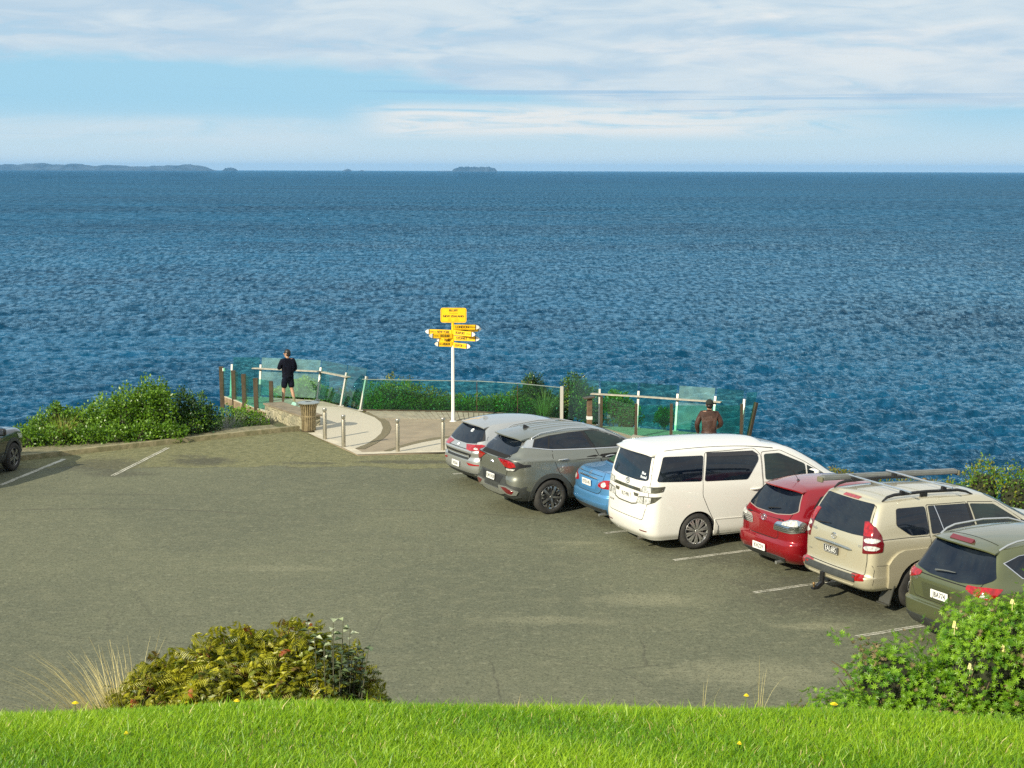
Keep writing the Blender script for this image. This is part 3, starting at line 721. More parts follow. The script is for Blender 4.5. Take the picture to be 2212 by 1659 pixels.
    def oval_badge(s, y, z, k=1., kind='ovals', mat=None):
        """chrome emblem on the tail, made of tube loops that follow the bodywork"""
        mat = mat or M('chrome', (.75, .75, .75), .12, metal=1.); mb = MB()
        def loop(cy, cz, ry, rz, r=.006):
            pts = []
            for i in range(29):
                a = i / 28 * 2 * math.pi; h, nr = s.hit('B', y + k * (cy + ry * math.cos(a)), z + k * (cz + rz * math.sin(a))); pts.append(h + nr * .006)
            mb.tube(pts, r * k, 6, caps=False)
        def line(pp, r=.007):
            mb.tube([(lambda t: t[0] + t[1] * .006)(s.hit('B', y + k * a, z + k * b)) for a, b in pp], r * k, 6)
        if kind == 'ovals': loop(0, 0, .07, .048, .008); loop(0, .012, .036, .036 * .55, .006); loop(0, -.002, .018, .045, .006)
        elif kind == 'slanted': loop(0, 0, .065, .038, .007); line([(.035, -.022), (.022, .022)]); line([(-.022, -.022), (-.035, .022)]); line([(.028, -.002), (0, .008), (-.03, .0)])
        elif kind == 'ring': loop(0, 0, .045, .045, .007); line([(.06, 0), (-.06, 0)], .012)
        elif kind == 'letters':
            line([(.095, -.028), (.095, .028)]); line([(.095, -.02), (.045, .028)]); line([(.07, .0), (.04, -.028)]); line([(.02, -.028), (.02, .028)]); line([(.02, -.028), (-.04, .028)]); line([(-.04, .028), (-.075, -.028)])
        elif kind == 'oval': loop(0, 0, .075, .032, .008); loop(0, 0, .05, .018, .005)
        return mb.build('badge', mat, s.root, 60)

    def handle(s, x0, x1, z, parent, mat, view='R'):
        sg = -1 if view == 'R' else 1; mb = MB(); pts = []
        for i in range(9):
            t = i / 8; h, nr = s.hit(view, x0 + (x1 - x0) * t, z); pts.append(h + nr * (.006 + .030 * math.sin(math.pi * t) ** .6))
        mb.tube(pts, [.008 + .010 * math.sin(math.pi * i / 8) ** .5 for i in range(9)], 8)
        return mb.build('handle', mat, parent, 60)

    def mirror(s, x, z, y, mat, size=(.13, .24, .17)):
        for sg in (-1, 1):
            mb = MB(); mb.box((x, sg * (y + .1), z), size, bev=.045); mb.beam((x + .02, sg * (y - .12), z - .05), (x + .02, sg * (y + .03), z - .02), .05, .04)
            o = mb.build('door_mirror', mat, s.root, 50)
            g = MB(); g.box((x - size[0] / 2 - .002, sg * (y + .1), z + .005), (.006, size[1] * .82, size[2] * .74), bev=.002); g.build('mirror_glass', M('mirror_glass', (.6, .63, .65), .03, metal=1.), o)

    def spoiler(s, x0, x1, z0, z1, w0, w1, th, bow, mat, lip=None):
        """roof-edge wing from the roof (x0) back to its tip (x1)"""
        nx_, ny_ = 6, 16; vs, fs = [], []
        for top in (1, 0):
            for i in range(nx_ + 1):
                t = i / nx_; w = w0 + (w1 - w0) * t
                for j in range(ny_ + 1):
                    u = -1 + 2 * j / ny_; x = x0 + (x1 - x0) * t + bow * abs(u) ** 2.5 * t; z = z0 + (z1 - z0) * t ** 1.3 + .05 * (1 - u * u) * (1 - .55 * t) - .03 * abs(u) ** 6
                    vs.append((x, u * w, z - (0 if top else th * (1 - .55 * t) + .004)))
        k = (nx_ + 1) * (ny_ + 1)
        for i in range(nx_):
            for j in range(ny_):
                a = i * (ny_ + 1) + j; q = (a, a + 1, a + ny_ + 2, a + ny_ + 1); fs += [q, tuple(v + k for v in q[::-1])]
        for i in range(nx_):
            for j, fl in ((0, 0), (ny_, 1)):
                a = i * (ny_ + 1) + j; q = (a, a + ny_ + 1, a + ny_ + 1 + k, a + k); fs.append(q)
        for j in range(ny_):
            for i in (0, nx_): a = i * (ny_ + 1) + j; fs.append((a, a + 1, a + 1 + k, a + k))
        return mesh_obj('roof_spoiler', vs, fs, mat, s.root, 45)

    def fin(s, x, y, mat, h=.07, l=.17):
        p, nr = s.hit('T', x, y); vs = []; prof = [(0, 0), (.25, .75), (.55, 1), (.62, .92), (1, 0)]
        mb = MB(); P = []
        for t, k in ((0, 0), (.3, .35), (.62, .85), (.86, 1.), (.97, .9), (1., 0)): P.append((p.x - l * t + l * .5, k * h))
        n = len(P)
        for sg in (-1, 1): vs += [(a, y + sg * (.022 if b < .01 else .006), p.z - .004 + b) for a, b in P]
        mb.add(vs, [tuple(range(n)), tuple(range(n, 2 * n))[::-1]] + [(i, (i + 1) % n, n + (i + 1) % n, n + i) for i in range(n)])
        return mb.build('roof_antenna', mat, s.root, 40)

    def wiper(s, y0, y1, z0, z1, mat):
        mb = MB(); pts = [];
        for i in range(7):
            t = i / 6; h, nr = s.hit('B', y0 + (y1 - y0) * t, z0 + (z1 - z0) * t); pts.append(h + nr * (.025 + .012 * math.sin(math.pi * t)))
        mb.tube(pts, [.016, .014, .012, .011, .010, .009, .007], 6); return mb.build('rear_wiper', mat, s.root, 50)

def in_poly(x, y, P):
    c = False; n = len(P)
    for i in range(n):
        (x1, y1), (x2, y2) = P[i], P[(i + 1) % n]
        if (y1 > y) != (y2 > y) and x < (x2 - x1) * (y - y1) / (y2 - y1) + x1: c = not c
    return c

def round_poly(P, r, n=4):
    out = []; N = len(P)
    for i in range(N):
        a, b, c = Vector(P[i - 1]), Vector(P[i]), Vector(P[(i + 1) % N]); u, v = (a - b), (c - b); q = min(r, u.length * .45, v.length * .45)
        p0, p1 = b + u.normalized() * q, b + v.normalized() * q
        for k in range(n + 1):
            t = k / n; out.append(tuple((1 - t) ** 2 * p0 + 2 * t * (1 - t) * b + t * t * p1))
    return out

def rim_spokes(mb, style, rr):
    def spoke(a, w0, w1, y0, y1, r0=.03, r1=None, tw=0., m=0, th=.03):
        r1 = r1 or rr - .015; vs = []; N = 5
        for i in range(N + 1):
            t = i / N; r_ = r0 + (r1 - r0) * t; aa = a + tw * t; w = (w0 + (w1 - w0) * t) / 2; yy = y0 + (y1 - y0) * t + .010 * math.sin(math.pi * t)
            u = (math.cos(aa), math.sin(aa)); s_ = (-u[1], u[0])
            for k, dy in ((-1, 0), (1, 0), (1, -th), (-1, -th)): vs.append((u[0] * r_ + s_[0] * w * k, yy + dy, u[1] * r_ + s_[1] * w * k))
        fs = []
        for i in range(N):
            b = 4 * i
            for k in range(4): fs.append((b + k, b + (k + 1) % 4, b + 4 + (k + 1) % 4, b + 4 + k))
        fs += [(0, 3, 2, 1), tuple(4 * N + k for k in range(4))]
        mb.add(vs, fs, m)
    if style == 'multi':
        for i in range(10):
            a = i * 2 * math.pi / 10; spoke(a - .06, .018, .030, -.018, -.012, tw=-.05); spoke(a + .06, .018, .030, -.018, -.012, tw=.05)
    elif style == 'five':
        for i in range(5):
            a = i * 2 * math.pi / 5 + .3; spoke(a, .035, .05, -.018, -.008)
            spoke(a + .20, .05, .085, -.04, -.03, r0=.12, tw=.10, m=1); spoke(a + .36, .012, .04, -.016, -.012, r0=.15, r1=rr - .02, tw=.16); spoke(a - .36, .012, .04, -.016, -.012, r0=.15, r1=rr - .02, tw=-.16)
            for q in (1.5,): spoke(a + .62, .02, .09, -.035, -.02, r0=.06, m=1)
    elif style == 'six':
        for i in range(6): spoke(i * math.pi / 3, .06, .085, -.02, -.008)
    else:
        for i in range(5):
            a = i * 2 * math.pi / 5; spoke(a - .13, .035, .045, -.022, -.01, tw=.03); spoke(a + .13, .035, .045, -.022, -.01, tw=-.03)
    for i in range(5):
        a = i * 2 * math.pi / 5 + .3; mb.lathe([(0, -.012), (.009, -.012), (.009, -.03)], 8, (.055 * math.cos(a), 0, .055 * math.sin(a)), 2, 'Y')

# paints and trims
def paint(name, col, metal=.55, rough=.34, coat=1.):
    return M(name, col, rough, metal, .5, coat)
GLASS = M('tinted_glass', (.001, .004, .012), .02, 0, .6, col2=(.010, .015, .022), vscale=1.8)
GLASS2 = M('light_glass', (.012, .026, .022), .03, 0, .6, col2=(.004, .008, .010), vscale=1.6)
BLK = M('black_trim', (.012, .012, .013), .45)
GAP = M('panel_gap', (.006, .006, .006), .9)
PLAST = M('grey_cladding', (.040, .044, .042), .62, var=.15, vscale=8, bump=.15, bscale=220, bdist=.002)
CHROME = M('chrome', (.75, .75, .75), .12, metal=1.)
SILVER = M('satin_silver', (.62, .63, .62), .28, metal=.85)
RED = M('red_lens', (.40, .004, .008), .1, coat=1., col2=(.20, .002, .004), vscale=18)
DRED = M('dark_red_lens', (.13, .004, .008), .12, coat=1.)
CLEAR = M('clear_lens', (.66, .66, .62), .15, coat=1., col2=(.30, .31, .30), vscale=26)
SMOKE = M('smoked_lens', (.10, .10, .075), .1, coat=1., col2=(.05, .05, .04), vscale=10)
ALLOY = M('alloy_rim', (.58, .58, .56), .3, metal=.75)
DALLOY = M('dark_alloy', (.30, .30, .29), .3, metal=.8)

def bar(car, name, mat, pts, r, parent=None, view='T', off=.02, n=8):
    mb = MB(); P = []
    for a, b, *o in pts:
        h, nr = car.hit(view, a, b); P.append(h + nr * (o[0] if o else off))
    mb.tube(P, r, n); return mb.build(name, mat, parent or car.root, 60)

def panel(car, name, outline, view, off=.0035, gap=.011, parent=None, rnd=.02, mat=None):
    """an opening panel: paint skin a few mm proud with a dark shut line around it"""
    o = car.patch(name, outline, view, mat or car.paint, off, parent, rnd=rnd, res=.06)
    P = round_poly(outline, rnd) if rnd else outline; c = Vector((sum(p[0] for p in P) / len(P), sum(p[1] for p in P) / len(P)))
    q = []
    for i in range(len(P)):
        a, b, d = Vector(P[i - 1]), Vector(P[i]), Vector(P[(i + 1) % len(P)]); t = (d - a)
        if t.length < 1e-6: t = Vector((1, 0))
        t.normalize(); nn = Vector((t.y, -t.x)); area = 1
        q.append((b, nn))
    ar = sum(P[i][0] * P[(i + 1) % len(P)][1] - P[(i + 1) % len(P)][0] * P[i][1] for i in range(len(P)))
    sg = 1 if ar > 0 else -1
    car.patch('shut_line', [tuple(b + nn * sg * gap) for b, nn in q], view, GAP, .0015, o, res=.08)
    return o

CARS = 'cars parked in the row facing the sea'
def RG(z, xr, xf, w, **k): return dict(z=z, xr=xr, xf=xf, w=w, **k)

def white_van():
    p = paint('van_white', (.74, .73, .68), 0, .35, 1.)
    rg = [RG(.22, -.92, 3.72, .84, rc=.22), RG(.34, -1.02, 3.80, .90, rc=.24), RG(.52, -1.055, 3.83, .915, rc=.24), RG(.62, -1.045, 3.82, .92, rc=.24), RG(.88, -1.03, 3.76, .925, rc=.24, zf=.86),
          RG(1.12, -1.0, 3.62, .92, rc=.22, zf=1.02), RG(1.26, -.975, 3.42, .905, rc=.20, zf=1.12, rf=.35), RG(1.34, -.955, 3.28, .89, rc=.17, zf=1.18, rf=.38), RG(1.58, -.90, 2.84, .85, rc=.15, zf=1.46, rf=.4), RG(1.80, -.83, 2.26, .795, rc=.13, zf=1.74, rf=.4),
          RG(1.865, -.80, 1.90, .755, rc=.14, zf=1.815, rf=.4, arch=.02), RG(1.895, -.76, 1.75, .69, rc=.15, zf=1.845, rf=.4, arch=.03)]
    c = Car('white_minivan', (3.08, 29.5, 24.5), rg, 'white people mover with dark privacy glass, parked between blue sedan and red hatchback', 'minivan', CARS, p, (2.95, .345, .385, .235, .905), .06)
    c.wheel('multi', ALLOY, .245)
    # doors, right and left flank
    for v in ('R', 'L'):
        slide = panel(c, 'sliding_door', [(.20, 1.80), (.125, 1.33), (.11, 1.02), (.24, .74), (.36, .52), (.38, .26), (1.42, .24), (1.42, 1.68), (1.30, 1.80)], v, rnd=.05)
        fr = panel(c, 'front_door', [(1.45, 1.72), (1.45, .24), (2.42, .26), (2.50, .60), (2.90, .95), (2.98, 1.14), (2.45, 1.46), (1.90, 1.72)], v, rnd=.05)
        c.handle(1.14, 1.38, 1.06, slide, p, v); c.handle(1.50, 1.74, 1.045, fr, p, v)
        c.patch('window', [(-.68, 1.78), (.16, 1.755), (.09, 1.285), (-.84, 1.335)], v, GLASS, .007, rnd=.045)
        c.patch('window', [(.235, 1.775), (1.25, 1.735), (1.37, 1.66), (1.36, 1.58), (1.09, 1.245), (.15, 1.28)], v, GLASS, .010, slide, rnd=.045)
        c.patch('window', [(1.50, 1.685), (1.86, 1.675), (2.44, 1.43), (2.44, 1.16), (1.49, 1.205)], v, GLASS2, .010, fr, rnd=.05)
        c.patch('quarter_window', [(2.48, 1.405), (2.93, 1.175), (2.88, 1.145), (2.48, 1.155)], v, GLASS2, .010, fr, rnd=.02)
        c.patch('window_visor', [(.235, 1.80), (1.25, 1.762), (1.36, 1.69), (1.30, 1.665), (1.20, 1.685), (.23, 1.725)], v, M('smoke_visor', (.03, .03, .035), .2), .02, slide)
        c.patch('sill_trim', [(.385, .56), (2.38, .53), (2.38, .515), (.385, .545)], v, p, .012)
    corner = c.corner                                     # tail lamps wrap the corner
    for sg in (-1, 1):
        up = corner('tail_lamp', [(-.30, 1.105), (-.255, 1.215), (-.10, 1.235), (.185, 1.245), (.155, 1.150), (.03, 1.125)], SMOKE, sg)
        corner('clear_lens', [(-.28, 1.115), (-.245, 1.208), (-.11, 1.226), (-.06, 1.226), (-.06, 1.125)], CLEAR, sg, .009, up)
        lo = corner('tail_lamp', [(-.40, .885), (-.34, 1.020), (-.20, 1.045), (.14, 1.065), (.02, .955), (-.12, .905)], SMOKE, sg)
        corner('clear_lens', [(-.385, .895), (-.33, 1.010), (-.23, 1.022), (-.23, .895)], CLEAR, sg, .009, lo); corner('clear_lens', [(-.205, .900), (-.205, 1.028), (-.05, 1.04), (-.06, .945), (-.13, .91)], CLEAR, sg, .009, lo)
    gate = panel(c, 'tailgate', [(-.66, 1.80), (-.74, 1.34), (-.74, .92), (-.62, .60), (.62, .60), (.74, .92), (.74, 1.34), (.66, 1.80)], 'B', rnd=.05)
    c.patch('rear_window', [(-.60, 1.785), (-.675, 1.35), (-.60, 1.315), (-.3, 1.295), (.3, 1.295), (.60, 1.315), (.675, 1.35), (.60, 1.785)], 'B', GLASS, .008, gate, rnd=.03)
    c.patch('garnish', [(-.50, 1.105), (-.48, 1.165), (.48, 1.165), (.50, 1.105)], 'B', SMOKE, .012, gate)
    c.patch('garnish', [(-.42, .89), (-.25, .855), (.25, .855), (.42, .89), (.42, .868), (.25, .832), (-.25, .832), (-.42, .868)], 'B', SMOKE, .010, gate)
    for y in (-.36, .36): c.patch('reverse_lamp', [(y - .09, 1.06), (y + .09, 1.06), (y + .05, 1.0), (y - .07, 1.0)], 'B', SMOKE, .008, gate)
    for y in (-.63, .63): c.patch('reflector', [(y - .11, .405), (y + .11, .405), (y + .10, .385), (y - .10, .385)], 'B', DRED, .006)
    c.plate('RLT498', -1.032, .0, .985, R(-4))
    c.oval_badge(0, 1.235, 1.05)
    c.rear_text('badge', 'VELLFIRE', .05, .55, .785, M('dark_chrome', (.18, .17, .10), .3, metal=.9), 1.0, gate, .008)
    c.rear_text('window_sticker', 'Blue', .075, -.50, 1.445, M('sticker_white', (.75, .80, .85), .5), 1.0, gate, .011, .003); c.rear_text('window_sticker', 'Rental', .075, -.51, 1.375, MATS['sticker_white'], 1.0, gate, .011, .003)
    c.spoiler(-.66, -1.03, 1.885, 1.835, .70, .68, .05, .16, p)
    c.patch('roof_seam', [(-.62, -.705), (1.75, -.715), (1.75, -.728), (-.62, -.718)], 'T', GAP, .003)
    for v, sg in (('R', -1), ('L', 1)): c.patch('mudflap', [(.365, .55), (.44, .42), (.43, .20), (.37, .20), (.36, .40)], v, p, .02)
    mb = MB(); mb.tube([(-.98, -.42, .21), (-.70, -.42, .215)], .035, 12); mb.build('exhaust_pipe', M('steel_pipe', (.35, .33, .3), .35, metal=.9), c.root, 60)
    c.mirror(2.52, 1.27, .90, p)
    c.patch('windscreen', [(-.66, 1.16), (-.6, 1.5), (-.5, 1.76), (.5, 1.76), (.6, 1.5), (.66, 1.16)], 'F', GLASS2, .006, rnd=.06)
    return c


def grey_crossover():
    p = paint('gunmetal_paint', (.23, .24, .205), .65, .34)
    rg = [RG(.30, -.72, 3.45, .84, rc=.25), RG(.42, -.86, 3.53, .895, rc=.26), RG(.58, -.915, 3.56, .925, rc=.26), RG(.72, -.91, 3.56, .93, rc=.27), RG(.84, -.885, 3.55, .93, rc=.28), RG(.96, -.90, 3.50, .93, rc=.28, zf=.93),
          RG(1.10, -.915, 3.38, .92, rc=.30, zf=1.02), RG(1.165, -.90, 3.1, .905, rc=.30, zf=1.05), RG(1.20, -.83, 2.72, .885, rc=.28, zf=1.07, wr=.82, rf=.35), RG(1.30, -.73, 2.50, .85, rc=.24, zf=1.16, wr=.77, rf=.38),
          RG(1.40, -.62, 2.26, .80, rc=.22, zf=1.28, wr=.70, rf=.38), RG(1.52, -.49, 1.72, .72, rc=.20, zf=1.54, wr=.62, rf=.36, arch=.03), RG(1.575, -.42, 1.42, .665, rc=.18, zf=1.63, wr=.58, arch=.045, rf=.34), RG(1.60, -.36, 1.3, .60, rc=.17, zf=1.645, wr=.53, arch=.045, rf=.3)]
    c = Car('grey_crossover', (.40, 32.5, 27), rg, 'dark grey crossover with black wheel arch cladding and large machined wheels beside the blue sedan', 'car', CARS, p, (2.70, .36, .415, .235, .925), .05, PLAST, .50)
    c.wheel('five', DALLOY, .245)
    for v, sg in (('R', -1), ('L', 1)):
        # arch and bumper cladding
        ring = lambda x0: [(x0 + .485 * math.cos(t), .37 + .485 * math.sin(t)) for t in np.linspace(R(-22), R(188), 22)] + [(x0 + .405 * math.cos(t), .36 + .405 * math.sin(t)) for t in np.linspace(R(196), R(-24), 22)]
        c.patch('arch_cladding', ring(0), v, PLAST, .016, res=.05); c.patch('arch_cladding', ring(2.70), v, PLAST, .016, res=.05)
        c.patch('sill_cladding', [(.46, .50), (2.24, .50), (2.24, .30), (.44, .30)], v, PLAST, .014)
        rd = panel(c, 'rear_door', [(.075, 1.33), (.06, 1.18), (.13, .98), (.20, .84), (.40, .66), (.50, .52), (1.16, .50), (1.16, 1.05), (1.06, 1.29)], v, rnd=.03)
        fd = panel(c, 'front_door', [(1.18, .50), (2.12, .50), (2.18, .80), (2.20, 1.10), (1.65, 1.265), (1.08, 1.29), (1.18, 1.05)], v, rnd=.03)
        c.handle(.16, .40, 1.115, rd, SILVER, v); c.handle(1.28, 1.52, 1.10, fd, SILVER, v)
        dl = c.patch('window_surround', [(-.25, 1.535), (.06, 1.60), (.5, 1.635), (1.05, 1.64), (1.3, 1.605), (1.86, 1.40), (2.18, 1.20), (1.66, 1.265), (1.06, 1.285), (.06, 1.33), (-.34, 1.385)], v, BLK, .003, res=.05)
        c.patch('quarter_window', [(-.235, 1.52), (.04, 1.58), (-.02, 1.355), (-.31, 1.395)], v, GLASS, .007, dl, res=.05)
        c.patch('window', [(.075, 1.585), (.5, 1.62), (.80, 1.625), (1.00, 1.305), (.015, 1.345)], v, GLASS, .007, dl, res=.05)
        c.patch('window', [(.90, 1.625), (1.06, 1.625), (1.28, 1.59), (1.82, 1.39), (2.0, 1.26), (1.64, 1.285), (1.09, 1.30)], v, GLASS2, .007, dl, res=.05)
        c.patch('pillar_trim', [(-.46, 1.515), (-.26, 1.535), (-.345, 1.385), (-.62, 1.405)], v, SILVER, .008, res=.05)
        c.patch('belt_trim', [(-.60, 1.402), (-.34, 1.382), (.06, 1.328), (1.06, 1.283), (1.66, 1.262), (1.66, 1.248), (1.06, 1.268), (.06, 1.312), (-.34, 1.366), (-.60, 1.388)], v, CHROME, .010, res=.06)
        c.patch('mudflap', [(-.43, .42), (-.47, .22), (-.40, .20), (-.37, .36)], v, PLAST, .02)
        # wing shaped tail lamp
        lm = c.corner('tail_lamp', [(-.52, 1.16), (-.20, 1.165), (.02, 1.135), (.13, 1.075), (.25, 1.065), (.245, 1.030), (.05, 1.01), (-.04, .945), (-.27, .935), (-.30, 1.02)], BLK, sg, .010, mx=-.72, my=.80)
        c.corner('red_lens', [(-.49, 1.145), (-.20, 1.15), (-.06, 1.11), (-.02, 1.03), (-.16, 1.0), (-.29, 1.015)], RED, sg, .015, lm, mx=-.72, my=.80)
        c.corner('clear_lens', [(-.25, .945), (-.07, .955), (-.03, .99), (-.255, .985)], CLEAR, sg, .015, lm, mx=-.72, my=.80)
    gate = panel(c, 'tailgate', [(-.50, 1.50), (-.60, 1.20), (-.62, .96), (-.56, .82), (.56, .82), (.62, .96), (.60, 1.20), (.50, 1.50)], 'B', rnd=.04)
    c.patch('rear_window', [(-.52, 1.51), (-.66, 1.30), (-.55, 1.225), (-.25, 1.205), (.25, 1.205), (.55, 1.225), (.66, 1.30), (.52, 1.51)], 'B', GLASS, .007, gate, res=.05, rnd=.03)
    c.patch('bumper_cladding', [(-.90, .62), (-.62, .66), (-.52, .83), (.52, .83), (.62, .66), (.90, .62), (.88, .40), (.6, .34), (-.6, .34), (-.88, .40)], 'B', PLAST, .010, res=.06)
    c.patch('plate_recess', [(-.48, .80), (.48, .80), (.36, .64), (-.36, .64)], 'B', M('dark_recess', (.018, .02, .02), .6), .014)
    c.patch('skid_plate', [(-.46, .52), (.46, .52), (.50, .44), (.3, .40), (-.3, .40), (-.50, .44)], 'B', SILVER, .024)
    for sg in (-1, 1):
        fr = c.corner('fog_surround', [(-.50, .60), (-.24, .615), (.03, .535), (-.02, .455), (-.14, .44), (-.48, .475)], SILVER, sg, .026, mx=-.70, my=.80, ang=40)
        c.corner('red_lens', [(-.42, .578), (-.25, .59), (-.06, .53), (-.12, .47), (-.24, .475)], DRED, sg, .030, fr, mx=-.70, my=.80, ang=40)
    c.plate('QWZ428', -.945, 0, .735, R(4)); c.oval_badge(0, 1.05, 1.0, 'letters')
    c.spoiler(-.32, -.70, 1.60, 1.565, .58, .60, .045, .16, p)
    for v, sg in (('R', -1), ('L', 1)): bar(c, 'roof_rail', SILVER, [(-.30, sg * .60, .012), (-.1, sg * .605, .04), (.5, sg * .61, .045), (1.0, sg * .60, .04), (1.30, sg * .57, .010)], .016)
    for y in (-.28, -.1, .1, .28): bar(c, 'roof_rib', p, [(x, y) for x in np.linspace(-.1, 1.15, 8)], .012, off=-.003)
    c.fin(-.10, 0, BLK); c.mirror(1.86, 1.16, .90, p)
    c.patch('windscreen', [(-.68, 1.14), (-.62, 1.35), (-.5, 1.58), (.5, 1.58), (.62, 1.35), (.68, 1.14)], 'F', GLASS2, .006, rnd=.06)

def silver_hatchback():
    p = paint('silver_paint', (.46, .47, .46), .65, .34)
    rg = [RG(.25, -.58, 3.36, .80, rc=.25), RG(.36, -.72, 3.46, .87, rc=.27), RG(.50, -.775, 3.50, .89, rc=.28), RG(.64, -.775, 3.50, .895, rc=.28), RG(.74, -.74, 3.48, .89, rc=.28, zf=.70), RG(.84, -.775, 3.42, .885, rc=.30, zf=.80),
          RG(.93, -.72, 3.2, .875, rc=.30, zf=.88), RG(1.0, -.67, 2.72, .855, rc=.28, zf=.95, wr=.80, rf=.36), RG(1.10, -.60, 2.45, .82, rc=.25, zf=1.04, wr=.75, rf=.38), RG(1.24, -.49, 2.06, .75, rc=.22, zf=1.21, wr=.67, rf=.38),
          RG(1.345, -.39, 1.62, .685, rc=.2, zf=1.36, wr=.60, rf=.35, arch=.02), RG(1.395, -.33, 1.35, .63, rc=.18, zf=1.415, wr=.56, rf=.32, arch=.035), RG(1.41, -.27, 1.2, .57, rc=.17, zf=1.43, wr=.50, rf=.3, arch=.04)]
    c = Car('silver_hatchback', (-.55, 35.0, 28), rg, 'silver hatchback with red tail lamps, farthest of the row, next to the steel bollards', 'car', CARS, p, (2.65, .315, .36, .21, .885), .04)
    c.wheel('double', ALLOY, .21)
    for v, sg in (('R', -1), ('L', 1)):
        rd = panel(c, 'rear_door', [(.10, 1.0), (.12, .80), (.30, .62), (.44, .34), (1.12, .32), (1.14, .80), (1.08, 1.01)], v); fd = panel(c, 'front_door', [(1.16, .32), (2.10, .33), (2.16, .62), (2.18, .90), (1.10, 1.01), (1.16, .80)], v)
        c.handle(.24, .44, .88, rd, p, v); c.handle(1.24, 1.44, .87, fd, p, v)
        dl = c.patch('window_surround', [(-.14, 1.20), (.10, 1.335), (.5, 1.375), (1.0, 1.385), (1.4, 1.345), (1.9, 1.16), (2.25, .965), (1.2, 1.03), (.1, 1.075)], v, BLK, .003, res=.05)
        c.patch('window', [(.02, 1.235), (.14, 1.315), (.5, 1.355), (.98, 1.365), (1.04, 1.055), (.12, 1.095)], v, GLASS, .007, dl, res=.05); c.patch('window', [(1.10, 1.36), (1.38, 1.33), (1.86, 1.15), (2.12, 1.0), (1.13, 1.05)], v, GLASS2, .007, dl, res=.05)
        lm = c.corner('tail_lamp', [(-.40, .985), (-.22, 1.0), (.02, 1.02), (.13, .99), (.02, .90), (-.24, .875), (-.36, .885)], RED, sg, .010, mx=-.56, my=.76)
        c.corner('clear_lens', [(-.16, .915), (-.12, .955), (-.04, .93), (-.06, .905)], CLEAR, sg, .013, lm, mx=-.56, my=.76)
        c.corner('reflector', [(-.36, .605), (-.02, .59), (-.02, .565), (-.30, .555)], RED, sg, .008, mx=-.56, my=.78)
        c.patch('window_fin', [(-.42, 1.36), (-.33, 1.36), (-.42, 1.10), (-.58, 1.06)], v, BLK, .006, res=.05)
    gate = panel(c, 'tailgate', [(-.48, 1.34), (-.62, 1.05), (-.66, .86), (-.52, .70), (.52, .70), (.66, .86), (.62, 1.05), (.48, 1.34)], 'B', rnd=.05)
    c.patch('rear_window', [(-.54, 1.355), (-.69, 1.10), (-.60, 1.03), (-.3, 1.0), (.3, 1.0), (.60, 1.03), (.69, 1.10), (.54, 1.355)], 'B', GLASS, .007, gate, rnd=.03, res=.05)
    c.patch('rear_step', [(-.54, .715), (.54, .715), (.50, .665), (-.50, .665)], 'B', M('dark_recess', (.018, .02, .02), .6), .006)
    c.patch('bumper_valance', [(-.80, .385), (-.5, .375), (.5, .375), (.80, .385), (.74, .27), (-.74, .27)], 'B', PLAST, .008)
    c.plate('JHX661', -.80, 0, .525, R(2)); c.oval_badge(0, .945, .8, 'slanted')
    c.patch('brake_lamp', [(-.17, 1.352), (.17, 1.352), (.15, 1.332), (-.15, 1.332)], 'B', DRED, .05)
    c.spoiler(-.22, -.50, 1.412, 1.385, .56, .58, .04, .12, p); c.fin(-.02, 0, p, .06, .15)
    c.rear_text('window_sticker', 'o', .14, -.20, 1.27, M('sticker_white', (.75, .80, .85), .5), 1.2, gate, .011, .012)
    c.mirror(1.78, .98, .87, p)
    c.patch('windscreen', [(-.66, 1.02), (-.6, 1.2), (-.48, 1.37), (.48, 1.37), (.6, 1.2), (.66, 1.02)], 'F', GLASS2, .006, rnd=.06)

